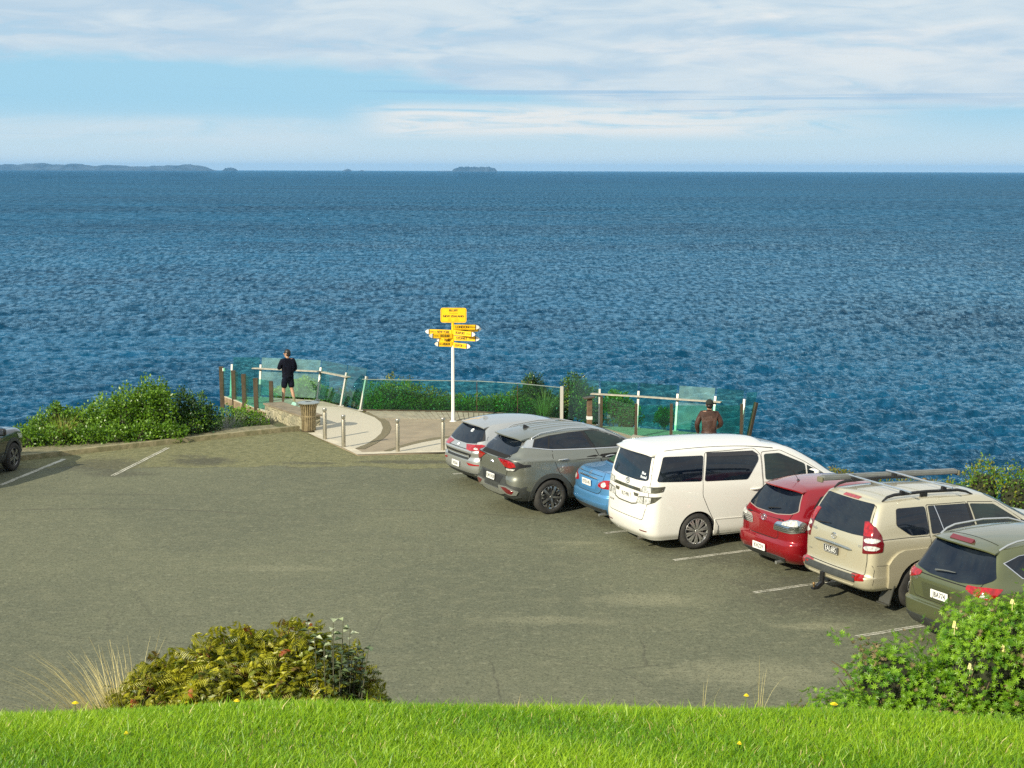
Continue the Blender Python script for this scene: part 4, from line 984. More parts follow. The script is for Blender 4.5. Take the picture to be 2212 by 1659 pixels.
def blue_sedan():
    p = paint('sky_blue_paint', (.085, .27, .52), .45, .35)
    rg = [RG(.24, -.90, 3.40, .78, rc=.25), RG(.36, -1.01, 3.48, .825, rc=.28), RG(.46, -1.055, 3.50, .84, rc=.3), RG(.60, -1.05, 3.50, .845, rc=.3), RG(.645, -1.02, 3.50, .845, rc=.3), RG(.80, -1.02, 3.46, .84, rc=.32, zf=.74),
          RG(.93, -.985, 3.3, .825, rc=.32, zf=.82), RG(1.03, -.93, 3.0, .79, rc=.30, zf=.90, wr=.72), RG(1.065, -.86, 2.7, .76, rc=.26, zf=.94, wr=.68), RG(1.085, -.42, 2.34, .745, rc=.22, zf=.99, wr=.67, rf=.34),
          RG(1.11, -.34, 2.28, .735, rc=.2, zf=1.01, wr=.655, rf=.34), RG(1.26, -.08, 1.92, .66, rc=.18, zf=1.2, wr=.58, rf=.34), RG(1.40, .20, 1.5, .60, rc=.17, zf=1.40, wr=.53, rf=.32), RG(1.445, .34, 1.25, .55, rc=.16, zf=1.45, wr=.48, rf=.3, arch=.02)]
    c = Car('blue_sedan', (2.45, 31.45, 25), rg, 'light blue sedan with a boot lid, half hidden behind the white people mover', 'car', CARS, p, (2.70, .305, .345, .19, .835), .04)
    c.wheel('six', ALLOY, .20)
    for v, sg in (('R', -1), ('L', 1)):
        rd = panel(c, 'rear_door', [(.10, .98), (.14, .76), (.32, .55), (.44, .32), (1.15, .30), (1.16, .98)], v); fd = panel(c, 'front_door', [(1.19, .30), (2.1, .31), (2.18, .6), (2.2, .90), (1.19, .98)], v)
        c.handle(.22, .42, .86, rd, p, v); c.handle(1.26, 1.46, .85, fd, p, v)
        dl = c.patch('window_surround', [(-.12, 1.10), (.12, 1.27), (.42, 1.385), (.9, 1.41), (1.3, 1.38), (1.8, 1.18), (2.12, 1.02), (1.1, 1.04)], v, BLK, .003, res=.05)
        c.patch('window', [(.06, 1.12), (.16, 1.25), (.44, 1.365), (.84, 1.39), (.88, 1.065)], v, GLASS2, .007, dl, res=.05); c.patch('window', [(.93, 1.39), (1.28, 1.36), (1.78, 1.16), (2.0, 1.045), (.96, 1.06)], v, GLASS2, .007, dl, res=.05)
        lm = c.corner('tail_lamp', [(-.32, .80), (-.29, .87), (-.16, .935), (.05, .95), (.11, .93), (.06, .80), (-.06, .775), (-.25, .78)], RED, sg, .010, mx=-.85, my=.70, rnd=.03)
        c.corner('clear_lens', [(-.235, .835), (-.20, .89), (-.13, .90), (-.10, .84), (-.15, .80), (-.21, .80)], CLEAR, sg, .014, lm, rnd=.03, mx=-.85, my=.70)
    lid = panel(c, 'boot_lid', [(-.50, 1.045), (-.53, .90), (-.52, .72), (-.40, .645), (.40, .645), (.52, .72), (.53, .90), (.50, 1.045)], 'B', rnd=.06)
    panel(c, 'boot_deck', [(-.83, -.56), (-.42, -.60), (-.42, .60), (-.83, .56)], 'T', parent=None, rnd=.05, gap=.008)
    c.patch('rear_window', [(-.54, 1.125), (-.50, 1.28), (-.42, 1.42), (.42, 1.42), (.50, 1.28), (.54, 1.125)], 'B', M('rear_screen', (.09, .20, .10), .03, col2=(.02, .05, .04), vscale=2.2), .006, res=.05, rnd=.03)
    c.patch('rear_window_trim', [(-.57, 1.105), (-.52, 1.29), (-.44, 1.435), (.44, 1.435), (.52, 1.29), (.57, 1.105)], 'B', BLK, .003, res=.05, rnd=.03)
    c.patch('plate_recess', [(-.36, .915), (.36, .915), (.30, .715), (-.30, .715)], 'B', M('blue_recess', (.05, .19, .40), .4), .006, lid)
    mb = MB(); pts = [(lambda t: t[0] + t[1] * .02)(c.hit('B', y, .925)) for y in np.linspace(-.36, .36, 11)]; mb.tube(pts, .017, 8); mb.build('garnish', CHROME, lid, 60)
    c.plate('KYD145', -1.05, 0, .825, R(-3)); c.oval_badge(0, 1.0, .8, 'ring')
    c.rear_text('badge', 'Bluebird', .055, .47, 1.0, SILVER, 1.0, lid, .008)
    c.patch('bumper_crease', [(-.70, .475), (.70, .475), (.70, .455), (-.70, .455)], 'B', p, .012)
    c.patch('bumper_valance', [(-.66, .36), (.66, .36), (.58, .26), (-.58, .26)], 'B', PLAST, .006)
    mb = MB(); mb.tube([(-1.03, -.50, .235), (-.8, -.5, .24)], .03, 12); mb.build('exhaust_pipe', SILVER, c.root, 60)
    c.mirror(1.82, .98, .80, p)
    c.patch('windscreen', [(-.6, 1.03), (-.54, 1.2), (-.44, 1.38), (.44, 1.38), (.54, 1.2), (.6, 1.03)], 'F', GLASS2, .006, rnd=.06)

def red_hatchback():
    p = paint('red_paint', (.27, .003, .010), .35, .26)
    rg = [RG(.20, -.60, 3.30, .80, rc=.26), RG(.30, -.72, 3.40, .85, rc=.28), RG(.44, -.785, 3.44, .875, rc=.3), RG(.56, -.775, 3.44, .88, rc=.3), RG(.62, -.725, 3.43, .88, rc=.3), RG(.80, -.725, 3.38, .88, rc=.32, zf=.78),
          RG(.95, -.70, 3.18, .87, rc=.32, zf=.90), RG(1.03, -.655, 2.75, .845, rc=.30, zf=.97, wr=.79, rf=.36), RG(1.10, -.60, 2.5, .82, rc=.27, zf=1.04, wr=.755, rf=.38), RG(1.26, -.475, 2.06, .755, rc=.23, zf=1.23, wr=.68, rf=.38),
          RG(1.40, -.35, 1.6, .68, rc=.2, zf=1.41, wr=.60, rf=.35, arch=.015), RG(1.455, -.28, 1.35, .62, rc=.18, zf=1.465, wr=.55, rf=.32, arch=.02), RG(1.475, -.22, 1.2, .56, rc=.17, zf=1.485, wr=.50, rf=.3, arch=.025)]
    c = Car('red_hatchback', (5.10, 27.62, 27), rg, 'shiny red hatchback with clear tail lamps, beside the champagne four wheel drive', 'car', CARS, p, (2.60, .32, .36, .2, .865), .035)
    c.wheel('double', ALLOY, .215)
    for v, sg in (('R', -1), ('L', 1)):
        rd = panel(c, 'rear_door', [(.10, 1.04), (.12, .80), (.30, .62), (.44, .32), (1.12, .30), (1.14, 1.03)], v); fd = panel(c, 'front_door', [(1.17, .30), (2.05, .31), (2.12, .62), (2.14, .92), (1.17, 1.03)], v)
        c.handle(.24, .44, .92, rd, p, v); c.handle(1.24, 1.44, .90, fd, p, v)
        dl = c.patch('window_surround', [(-.20, 1.17), (0, 1.35), (.3, 1.42), (.9, 1.44), (1.35, 1.40), (1.85, 1.2), (2.2, 1.0), (1.2, 1.06), (.1, 1.10)], v, BLK, .003, res=.05)
        c.patch('window', [(.05, 1.125), (.08, 1.34), (.34, 1.40), (.92, 1.42), (.98, 1.085)], v, GLASS, .007, dl, res=.05); c.patch('window', [(1.03, 1.42), (1.33, 1.38), (1.82, 1.19), (2.1, 1.03), (1.06, 1.08)], v, GLASS2, .007, dl, res=.05)
        lm = c.corner('tail_lamp', [(-.44, .775), (-.43, .87), (-.37, .93), (-.26, .945), (-.14, .995), (-.02, 1.0), (.14, .955), (.17, .87), (.10, .80), (-.10, .765)], CHROME, sg, .012, mx=-.56, my=.77, rnd=.02)
        c.corner('clear_lens', [(-.28, .89), (-.26, .935), (-.13, .985), (-.01, .985), (.01, .89)], CLEAR, sg, .017, lm, mx=-.56, my=.77)
        for z in (.795, .825, .855, .88): c.corner('lamp_bar', [(-.42, z), (.13, z + .012), (.13, z + .002), (-.42, z - .009)], BLK, sg, .016, lm, mx=-.56, my=.77, rnd=0)
    gate = panel(c, 'tailgate', [(-.48, 1.40), (-.62, 1.10), (-.62, .95), (-.40, .93), (-.42, .66), (-.36, .62), (.36, .62), (.42, .66), (.40, .93), (.62, .95), (.62, 1.10), (.48, 1.40)], 'B', rnd=.04)
    sur = c.patch('rear_window_seal', [(-.525, 1.425), (-.685, 1.12), (-.60, 1.07), (-.3, 1.03), (.3, 1.03), (.60, 1.07), (.685, 1.12), (.525, 1.425)], 'B', M('pale_seal', (.28, .22, .2), .4), .006, gate, rnd=.03, res=.05)
    c.patch('rear_window', [(-.515, 1.42), (-.67, 1.125), (-.59, 1.08), (-.3, 1.042), (.3, 1.042), (.59, 1.08), (.67, 1.125), (.515, 1.42)], 'B', GLASS, .009, gate, rnd=.03, res=.05)
    c.wiper(-.02, -.30, 1.085, 1.13, BLK)
    c.patch('bumper_crease', [(-.74, .575), (-.44, .62), (-.40, .60), (-.72, .55)], 'B', p, .012); c.patch('bumper_crease', [(.74, .575), (.44, .62), (.40, .60), (.72, .55)], 'B', p, .012)
    c.patch('bumper_valance', [(-.62, .315), (-.4, .335), (.4, .335), (.62, .315), (.52, .215), (-.52, .215)], 'B', PLAST, .012, rnd=.02)
    mb = MB(); mb.tube([(-.74, -.42, .205), (-.5, -.42, .21)], .032, 12); mb.build('exhaust_pipe', SILVER, c.root, 60)
    c.plate('KHZ59', -.808, .0, .425, R(-1)); c.oval_badge(0, .93, 1.0)
    c.spoiler(-.14, -.47, 1.478, 1.462, .53, .56, .04, .16, p)
    h, nr = c.hit('T', .02, 0); mb = MB(); mb.lathe([(.030, 0), (.024, .02), (.012, .03)], 12, (h.x, h.y, h.z - .005)); mb.tube([h + Vector((0, 0, .02)), h + Vector((-.13, .0, .20))], .005, 6); mb.build('roof_antenna', BLK, c.root, 50)
    c.mirror(1.75, 1.02, .85, p)
    c.patch('windscreen', [(-.64, 1.06), (-.58, 1.24), (-.46, 1.42), (.46, 1.42), (.58, 1.24), (.64, 1.06)], 'F', GLASS2, .006, rnd=.06)

def beige_wagon():
    p = paint('champagne_paint', (.60, .55, .40), .5, .36)
    rg = [RG(.36, -.98, 3.50, .84, rc=.2), RG(.42, -1.08, 3.58, .90, rc=.22), RG(.54, -1.125, 3.60, .925, rc=.24), RG(.595, -1.12, 3.60, .93, rc=.24), RG(.61, -1.06, 3.60, .93, rc=.22), RG(.66, -1.03, 3.60, .93, rc=.2), RG(.80, -1.02, 3.60, .935, rc=.18), RG(.98, -1.015, 3.55, .935, rc=.18, zf=.97),
          RG(1.16, -.99, 3.42, .915, rc=.17, zf=1.08), RG(1.22, -.975, 2.86, .895, rc=.16, zf=1.14, rf=.3), RG(1.27, -.965, 2.70, .88, rc=.15, zf=1.19, rf=.32), RG(1.49, -.87, 2.22, .825, rc=.14, zf=1.43, rf=.32), RG(1.68, -.76, 1.82, .76, rc=.13, zf=1.64, rf=.3),
          RG(1.745, -.71, 1.60, .72, rc=.13, zf=1.715, rf=.28, arch=.01), RG(1.77, -.64, 1.32, .665, rc=.14, zf=1.74, rf=.28, arch=.02)]
    c = Car('beige_off_roader', (6.18, 25.5, 25), rg, 'champagne four wheel drive with roof bars, tow ball and black number plate', 'car', CARS, p, (2.79, .385, .44, .265, .915), .045)
    c.wheel('six', ALLOY, .225)
    for v, sg in (('R', -1), ('L', 1)):
        fl = lambda x0: [(x0 - .64, .80), (x0 - .56, .90), (x0 - .46, .975), (x0 - .34, 1.01), (x0 + .34, 1.01), (x0 + .46, .975), (x0 + .56, .90), (x0 + .62, .62), (x0 + .47, .55)] + [(x0 + .455 * math.cos(t), .385 + .455 * math.sin(t)) for t in np.linspace(R(22), R(166), 16)] + [(x0 - .47, .42), (x0 - .62, .42)]
        c.patch('wheel_flare', fl(0), v, p, .035, res=.06, skin=.02); c.patch('wheel_flare', fl(2.79), v, p, .035, res=.06, skin=.02)
        rd = panel(c, 'rear_door', [(.20, 1.665), (.20, 1.20), (.22, 1.02), (.52, .95), (.62, .60), (.62, .40), (1.10, .38), (1.12, 1.18), (1.02, 1.64)], v); fd = panel(c, 'front_door', [(1.14, .38), (2.10, .39), (2.3, .7), (2.36, 1.14), (1.70, 1.58), (1.06, 1.64), (1.14, 1.18)], v)
        c.handle(.32, .54, 1.05, rd, p, v); c.handle(1.22, 1.44, 1.04, fd, p, v)
        c.patch('quarter_window', [(-.40, 1.66), (.165, 1.655), (.185, 1.215), (-.18, 1.225), (-.44, 1.40)], v, GLASS, .006, rnd=.05)
        c.patch('window', [(.225, 1.655), (1.0, 1.625), (1.085, 1.205), (.24, 1.215)], v, GLASS, .010, rd, rnd=.03)
        c.patch('window_divider', [(.34, 1.652), (.355, 1.652), (.50, 1.215), (.485, 1.215)], v, CHROME, .014, rd)
        c.patch('door_pillar', [(1.0, 1.625), (1.07, 1.62), (1.16, 1.20), (1.09, 1.20)], v, BLK, .007)
        c.patch('window', [(1.10, 1.615), (1.62, 1.56), (2.22, 1.205), (1.20, 1.205)], v, GLASS2, .010, fd, rnd=.03)
        c.patch('belt_seam', [(-.80, 1.205), (-.3, 1.205), (2.2, 1.16), (2.2, 1.15), (-.3, 1.195), (-.80, 1.195)], v, GAP, .003)
        lm = c.corner('tail_lamp', [(-.15, 1.46), (-.075, 1.475), (.04, 1.40), (.12, 1.28), (.165, 1.14), (.155, 1.02), (-.15, .975)], DRED, sg, .012, mx=-.90, my=.83, res=.03)
        c.corner('red_lens', [(-.145, 1.255), (-.14, 1.45), (-.08, 1.462), (.0, 1.405), (.005, 1.25)], RED, sg, .017, lm, mx=-.90, my=.83, res=.03)
        for z in (1.185, 1.07): c.corner('clear_lens', [(-.14, z), (-.09, z + .04), (.05, z + .045), (.125, z + .01), (.06, z - .025), (-.1, z - .035)], CLEAR, sg, .017, lm, mx=-.90, my=.83, rnd=.025, res=.03)
        c.corner('reflector', [(-.25, .615), (-.03, .64), (-.03, .555), (-.235, .53)], RED, sg, .012, mx=-.98, my=.80, rnd=.015)
        c.patch('bumper_seam', [(-.915, .80), (-.908, .80), (-.880, .72), (-.914, .42), (-.921, .42), (-.887, .72)], v, GAP, .002)
        c.patch('bumper_seam', [(-1.0, .808), (-.62, .792), (-.62, .786), (-1.0, .802)], v, GAP, .002)
        fp = MB(); fp.box((-.56, sg * .80, .29), (.02, .26, .34), rot=Matrix.Rotation(R(18), 3, 'Y')); fp.box((-.615, sg * .80, .15), (.10, .25, .015)); fp.build('mudflap', M('mudflap_rubber', (.06, .06, .05), .5), c.root)
    gate = panel(c, 'tailgate', [(-.64, 1.70), (-.775, 1.25), (-.79, .86), (-.76, .635), (.76, .635), (.79, .86), (.775, 1.25), (.64, 1.70)], 'B', rnd=.03)
    c.patch('rear_window', [(-.605, 1.725), (-.735, 1.245), (-.4, 1.225), (.4, 1.225), (.735, 1.245), (.605, 1.725)], 'B', GLASS, .008, gate, rnd=.03)
    rec = c.patch('plate_recess', [(-.36, .985), (.50, .985), (.42, .775), (-.28, .775)], 'B', M('champagne_shade', (.60, .54, .38), .4, .5, coat=1.), .006, gate, rnd=.03)
    mb = MB(); pts = [(lambda t: t[0] + t[1] * .025)(c.hit('B', y, .985 + .012 * math.cos(y * 4))) for y in np.linspace(-.46, .54, 13)]; mb.tube(pts, [.006] + [.024] * 11 + [.006], 8); mb.build('garnish', M('grey_chrome', (.40, .43, .42), .25, metal=.8), gate, 60)
    c.plate('EAL685', -1.055, .04, .895, R(-2), True, .37, .13, .105); c.oval_badge(.03, 1.115, .95)
    c.rear_text('badge', 'Prado', .075, .60, 1.14, SILVER, 1.0, gate, .008); c.rear_text('badge', 'VX', .06, -.62, 1.07, SILVER, 1.0, gate, .008); c.rear_text('badge', 'D-4D', .04, .66, .78, SILVER, 1.0, gate, .008)
    c.wiper(.50, .18, 1.255, 1.285, BLK)
    c.patch('bumper_step', [(-.66, .60), (.66, .60), (.66, .515), (-.66, .515)], 'B', PLAST, .022, rnd=.015)
    c.patch('bumper_lip', [(-.60, .45), (.60, .45), (.58, .43), (-.58, .43)], 'B', p, .014)
    c.patch('brake_lamp', [(-.20, 1.765), (.20, 1.765), (.20, 1.738), (-.20, 1.738)], 'B', RED, .012)
    # tow bar
    mb = MB(); mb.box((-1.15, .12, .40), (.05, .08, .22), bev=.01); mb.beam((-1.13, .12, .34), (-1.25, .12, .25), .07, .06); mb.box((-1.28, .12, .245), (.12, .07, .04), bev=.006); tb = mb.build('tow_bar', BLK, c.root)
    mb = MB(); mb.lathe([(.012, .0), (.012, .03), (.024, .045), (.026, .06), (.018, .078), (0, .082)], 14, (-1.31, .12, .265)); mb.build('tow_ball', M('rusty_steel', (.25, .16, .07), .5, metal=.6), tb, 50)
    # rails, bars
    for sg in (-1, 1):
        mb = MB(); pts = [(lambda t, o: t[0] + Vector((0, 0, o)))(c.hit('T', x, sg * .63), o) for x, o in ((-.58, .005), (-.48, .055), (-.34, .078), (.3, .08), (.95, .078), (1.12, .05), (1.26, .0))]
        mb.tube(pts, [.012, .024, .026, .026, .026, .022, .012], 10)
        for x in (.25,): h, nr = c.hit('T', x, sg * .63); mb.box((x, sg * .63, h.z + .035), (.14, .04, .08), bev=.01)
        mb.build('roof_rail', BLK, c.root, 50)
    rz = c.hit('T', .2, 0)[0].z
    for x in (-.18, .66):
        mb = MB(); mb.tube([(x, -.84, rz + .10), (x, .84, rz + .10)], .017, 8); b = mb.build('roof_bar', M('bar_alloy', (.62, .66, .70), .3, metal=.9), c.root, 60)
        for sg in (-1, 1): mb = MB(); mb.box((x, sg * .63, rz + .055), (.09, .06, .09), bev=.015); mb.build('bar_foot', BLK, b)
    c.mirror(2.14, 1.22, .90, p, (.13, .24, .20))
    c.patch('windscreen', [(-.72, 1.26), (-.66, 1.5), (-.6, 1.70), (.6, 1.70), (.66, 1.5), (.72, 1.26)], 'F', GLASS2, .006, rnd=.05)
    # the rolled awning clamped to the bars is a thing of its own
    a = empty('awning', (6.18, 25.5, 0), R(25), 'grey rolled awning case clamped along the roof bars of the champagne four wheel drive', 'awning')
    a.rotation_euler = (0, R(2.2), R(25))
    mb = MB(); mb.box((.64, .80, rz + .055), (2.86, .13, .078), bev=.02); mb.box((.64, .80, rz + .097), (2.80, .10, .010)); mb.build('case', M('awning_case', (.155, .165, .16), .6, var=.12, vscale=3), a)
    for x in (-.815, 2.095): mb = MB(); mb.box((x, .80, rz + .033), (.05, .14, .09), bev=.015); mb.build('end_cap', M('awning_cap', (.15, .14, .09), .6), a)
    for x in (-.18, .66): mb = MB(); mb.box((x, .80, rz + .085), (.05, .17, .03), bev=.008); mb.build('clamp', BLK, a)

def green_crossover():
    p = paint('olive_paint', (.13, .145, .065), .55, .36)
    rg = [RG(.24, -.74, 3.42, .84, rc=.25), RG(.36, -.86, 3.50, .90, rc=.28), RG(.52, -.93, 3.54, .92, rc=.3), RG(.66, -.935, 3.54, .925, rc=.3), RG(.69, -.875, 3.54, .925, rc=.3), RG(.86, -.87, 3.52, .925, rc=.32), RG(1.04, -.86, 3.42, .915, rc=.32, zf=1.0),
          RG(1.13, -.80, 3.1, .89, rc=.30, zf=1.06, wr=.84), RG(1.19, -.74, 2.66, .87, rc=.28, zf=1.10, wr=.81, rf=.36), RG(1.38, -.61, 2.2, .81, rc=.24, zf=1.33, wr=.75, rf=.38), RG(1.54, -.50, 1.72, .745, rc=.22, zf=1.53, wr=.69, rf=.36, arch=.02),
          RG(1.60, -.44, 1.45, .69, rc=.2, zf=1.61, wr=.64, rf=.32, arch=.03), RG(1.625, -.38, 1.3, .63, rc=.18, zf=1.63, wr=.58, rf=.3, arch=.03)]
    c = Car('green_crossover', (7.06, 22.82, 27), rg, 'olive green crossover with silver roof rails, partly hidden behind the flowering lupin bush', 'car', CARS, p, (2.69, .36, .40, .235, .905), .05)
    c.wheel('double', ALLOY, .235)
    for v, sg in (('R', -1), ('L', 1)):
        rd = panel(c, 'rear_door', [(.10, 1.14), (.12, .90), (.30, .70), (.46, .38), (1.14, .36), (1.16, 1.12)], v); fd = panel(c, 'front_door', [(1.19, .36), (2.08, .37), (2.16, .7), (2.18, 1.06), (1.19, 1.12)], v)
        c.handle(.24, .46, 1.03, rd, p, v); c.handle(1.26, 1.48, 1.01, fd, p, v)
        ch = c.patch('window_trim', [(-.39, 1.437), (-.1, 1.522), (.5, 1.562), (1.0, 1.562), (1.4, 1.525), (1.9, 1.305), (2.17, 1.13), (.1, 1.173), (-.115, 1.205)], v, CHROME, .004, res=.05)
        c.patch('window', [(-.36, 1.435), (-.1, 1.515), (.5, 1.555), (.98, 1.555), (1.02, 1.17), (.1, 1.185), (-.10, 1.215)], v, GLASS, .008, ch, res=.05); c.patch('window', [(1.06, 1.555), (1.38, 1.52), (1.88, 1.30), (2.12, 1.14), (1.1, 1.17)], v, GLASS2, .008, ch, res=.05)
        lm = c.corner('tail_lamp', [(-.34, 1.105), (-.05, 1.12), (.16, 1.10), (.06, 1.0), (-.06, .96), (-.20, .98), (-.36, 1.05)], RED, sg, .012, mx=-.66, my=.80, rnd=.03)
        c.corner('clear_lens', [(-.16, .985), (-.05, .98), (.0, 1.025), (-.14, 1.035)], CLEAR, sg, .016, lm, mx=-.66, my=.80)
    gate = panel(c, 'tailgate', [(-.52, 1.55), (-.68, 1.18), (-.66, .92), (-.56, .73), (.56, .73), (.66, .92), (.68, 1.18), (.52, 1.55)], 'B', rnd=.05)
    c.patch('rear_window', [(-.62, 1.545), (-.77, 1.22), (-.68, 1.15), (-.3, 1.105), (.3, 1.105), (.68, 1.15), (.77, 1.22), (.62, 1.545)], 'B', GLASS, .007, gate, rnd=.04, res=.05)
    c.patch('plate_recess', [(-.44, .965), (.44, .965), (.36, .74), (-.36, .74)], 'B', M('olive_recess', (.075, .085, .04), .4, .4, coat=1.), .006, gate, rnd=.04)
    c.patch('brake_lamp', [(-.22, 1.605), (.22, 1.605), (.22, 1.575), (-.22, 1.575)], 'B', DRED, .10)
    c.wiper(.22, -.16, 1.16, 1.20, M('wiper_grey', (.10, .11, .11), .5)); c.plate('JBA774', -.90, .0, .85, R(-2))
    c.rear_text('badge', 'Kuga', .06, .58, 1.0, SILVER, 1.0, gate, .008)
    c.patch('bumper_valance', [(-.84, .46), (.84, .46), (.74, .30), (-.74, .30)], 'B', PLAST, .008)
    c.spoiler(-.30, -.62, 1.625, 1.60, .61, .65, .035, .14, p)
    for v, sg in (('R', -1), ('L', 1)): bar(c, 'roof_rail', SILVER, [(-.36, sg * .605, .0), (-.22, sg * .615, .04), (-.05, sg * .62, .065), (.5, sg * .625, .07), (1.0, sg * .61, .06), (1.28, sg * .575, .0)], .017)
    c.patch('roof_seam', [(-.28, -.50), (-.27, -.50), (-.27, .50), (-.28, .50)], 'T', GAP, .003)
    c.mirror(1.85, 1.16, .89, p)
    c.patch('windscreen', [(-.68, 1.16), (-.62, 1.36), (-.5, 1.56), (.5, 1.56), (.62, 1.36), (.68, 1.16)], 'F', GLASS2, .006, rnd=.06)

def dark_car():
    p = paint('dark_slate_paint', (.035, .045, .050), .6, .3)
    rg = [RG(.26, -.62, 3.36, .80, rc=.25), RG(.38, -.76, 3.46, .87, rc=.27), RG(.54, -.80, 3.50, .90, rc=.28, rf=.42), RG(.70, -.80, 3.50, .905, rc=.28, rf=.42), RG(.86, -.78, 3.44, .90, rc=.30, zf=.84, rf=.42),
          RG(.98, -.74, 3.28, .885, rc=.30, zf=.93, rf=.42), RG(1.05, -.68, 2.62, .86, rc=.28, zf=1.01, wr=.80, rf=.36), RG(1.15, -.60, 2.4, .82, rc=.25, zf=1.10, wr=.75, rf=.38), RG(1.30, -.49, 2.0, .75, rc=.22, zf=1.28, wr=.67, rf=.38),
          RG(1.42, -.39, 1.58, .685, rc=.2, zf=1.43, wr=.60, rf=.35, arch=.02), RG(1.47, -.33, 1.35, .63, rc=.18, zf=1.49, wr=.56, rf=.32, arch=.035), RG(1.49, -.27, 1.2, .57, rc=.17, zf=1.505, wr=.50, rf=.3, arch=.04)]
    a = R(80); wb, ty = 2.62, .90; fx, fy = -11.62, 36.25
    ox = fx - math.cos(a) * wb - math.sin(a) * ty; oy = fy - math.sin(a) * wb + math.cos(a) * ty
    c = Car('dark_hatchback', (ox, oy, 80), rg, 'dark slate hatchback nosed up to the kerb beside the big coastal shrub', 'car', None, p, (wb, .33, .385, .21, .895), .04, PLAST, .40)
    c.wheel('double', M('grey_alloy', (.22, .22, .22), .35, metal=.8), .22)
    for v, sg in (('R', -1), ('L', 1)):
        ring = lambda x0: [(x0 + .45 * math.cos(t), .335 + .45 * math.sin(t)) for t in np.linspace(R(-15), R(190), 20)] + [(x0 + .375 * math.cos(t), .33 + .375 * math.sin(t)) for t in np.linspace(R(195), R(-18), 20)]
        c.patch('arch_cladding', ring(0), v, PLAST, .014, res=.05); c.patch('arch_cladding', ring(wb), v, PLAST, .014, res=.05)
        c.patch('sill_cladding', [(.44, .44), (2.18, .44), (2.18, .28), (.42, .28)], v, PLAST, .016)
        rd = panel(c, 'rear_door', [(.10, 1.06), (.12, .84), (.30, .66), (.46, .46), (1.12, .46), (1.14, 1.05)], v); fd = panel(c, 'front_door', [(1.17, .46), (2.06, .46), (2.12, .70), (2.14, .98), (1.17, 1.05)], v)
        c.handle(.24, .44, .95, rd, p, v); c.handle(1.24, 1.44, .94, fd, p, v)
        dl = c.patch('window_surround', [(-.14, 1.22), (.10, 1.38), (.5, 1.44), (1.0, 1.455), (1.4, 1.41), (1.9, 1.22), (2.25, 1.02), (1.2, 1.08), (.1, 1.12)], v, BLK, .003, res=.05)
        c.patch('window', [(.08, 1.14), (.14, 1.36), (.5, 1.42), (.98, 1.435), (1.04, 1.105)], v, GLASS, .007, dl, res=.05); c.patch('window', [(1.10, 1.43), (1.38, 1.39), (1.86, 1.2), (2.12, 1.05), (1.13, 1.10)], v, GLASS2, .007, dl, res=.05)
        c.corner('tail_lamp', [(-.36, 1.0), (-.05, 1.02), (.13, .99), (.02, .90), (-.34, .88)], RED, sg, .010, mx=-.56, my=.76)
        c.patch('headlamp', [(2.86, .86), (3.16, .80), (3.2, .70), (2.95, .72)], v, CLEAR, .008)
    panel(c, 'bonnet', [(2.42, -.66), (3.2, -.60), (3.36, -.3), (3.36, .3), (3.2, .60), (2.42, .66)], 'T', rnd=.05)
    panel(c, 'tailgate', [(-.48, 1.40), (-.62, 1.10), (-.6, .72), (.6, .72), (.62, 1.10), (.48, 1.40)], 'B', rnd=.05)
    c.patch('rear_window', [(-.52, 1.41), (-.66, 1.13), (.66, 1.13), (.52, 1.41)], 'B', GLASS, .007, rnd=.04)
    c.mirror(1.84, 1.04, .88, BLK, (.14, .25, .17))
    c.patch('windscreen', [(-.66, 1.08), (-.6, 1.26), (-.48, 1.43), (.48, 1.43), (.6, 1.26), (.66, 1.08)], 'F', GLASS2, .006, rnd=.06)

for build in (silver_hatchback, grey_crossover, blue_sedan, white_van, red_hatchback, beige_wagon, green_crossover, dark_car): build()

# ------------------------------------------------------------------ lookout furniture
STEEL = M('brushed_steel', (.46, .42, .33), .38, metal=.85, var=.12, vscale=20)
POSTW = M('pale_post', (.46, .45, .40), .45, metal=.2)
BROWN = M('dark_bronze_post', (.085, .066, .042), .5, metal=.5, var=.2, vscale=5)
RAILW = M('silvered_timber', (.42, .38, .31), .7, col2=(.30, .27, .21), vscale=9)

def glass_material(name, tint, film=0.0):
    m = bpy.data.materials.new(name); m.use_nodes = True; w = NT(m.node_tree); n = m.node_tree.nodes; n.remove(n['Principled BSDF'])
    t = w.node('ShaderNodeBsdfTransparent'); t.inputs[0].default_value = (*tint, 1); g = w.node('ShaderNodeBsdfGlossy'); g.inputs['Roughness'].default_value = .02; g.inputs[0].default_value = (.9, 1, .97, 1)
    fr = w.node('ShaderNodeFresnel'); fr.inputs[0].default_value = 1.5; mx = w.node('ShaderNodeMixShader'); w.l.new(w.math('MULTIPLY', fr.outputs[0], .12), mx.inputs[0]); w.l.new(t.outputs[0], mx.inputs[1]); w.l.new(g.outputs[0], mx.inputs[2]); o = mx.outputs[0]
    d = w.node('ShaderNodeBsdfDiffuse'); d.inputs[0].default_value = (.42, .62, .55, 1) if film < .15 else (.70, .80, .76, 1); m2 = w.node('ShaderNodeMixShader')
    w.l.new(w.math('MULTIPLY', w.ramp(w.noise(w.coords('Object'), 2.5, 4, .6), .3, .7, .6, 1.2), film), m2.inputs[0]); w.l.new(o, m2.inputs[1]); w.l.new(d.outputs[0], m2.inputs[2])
    w.l.new(m2.outputs[0], n['Material Output'].inputs[0]); return m
PANE = glass_material('green_glass', (.62, .90, .82), .008)
PANE_PALE = glass_material('pale_film_glass', (.84, .95, .90), .12)  # whiter panes with a stronger diffuse film

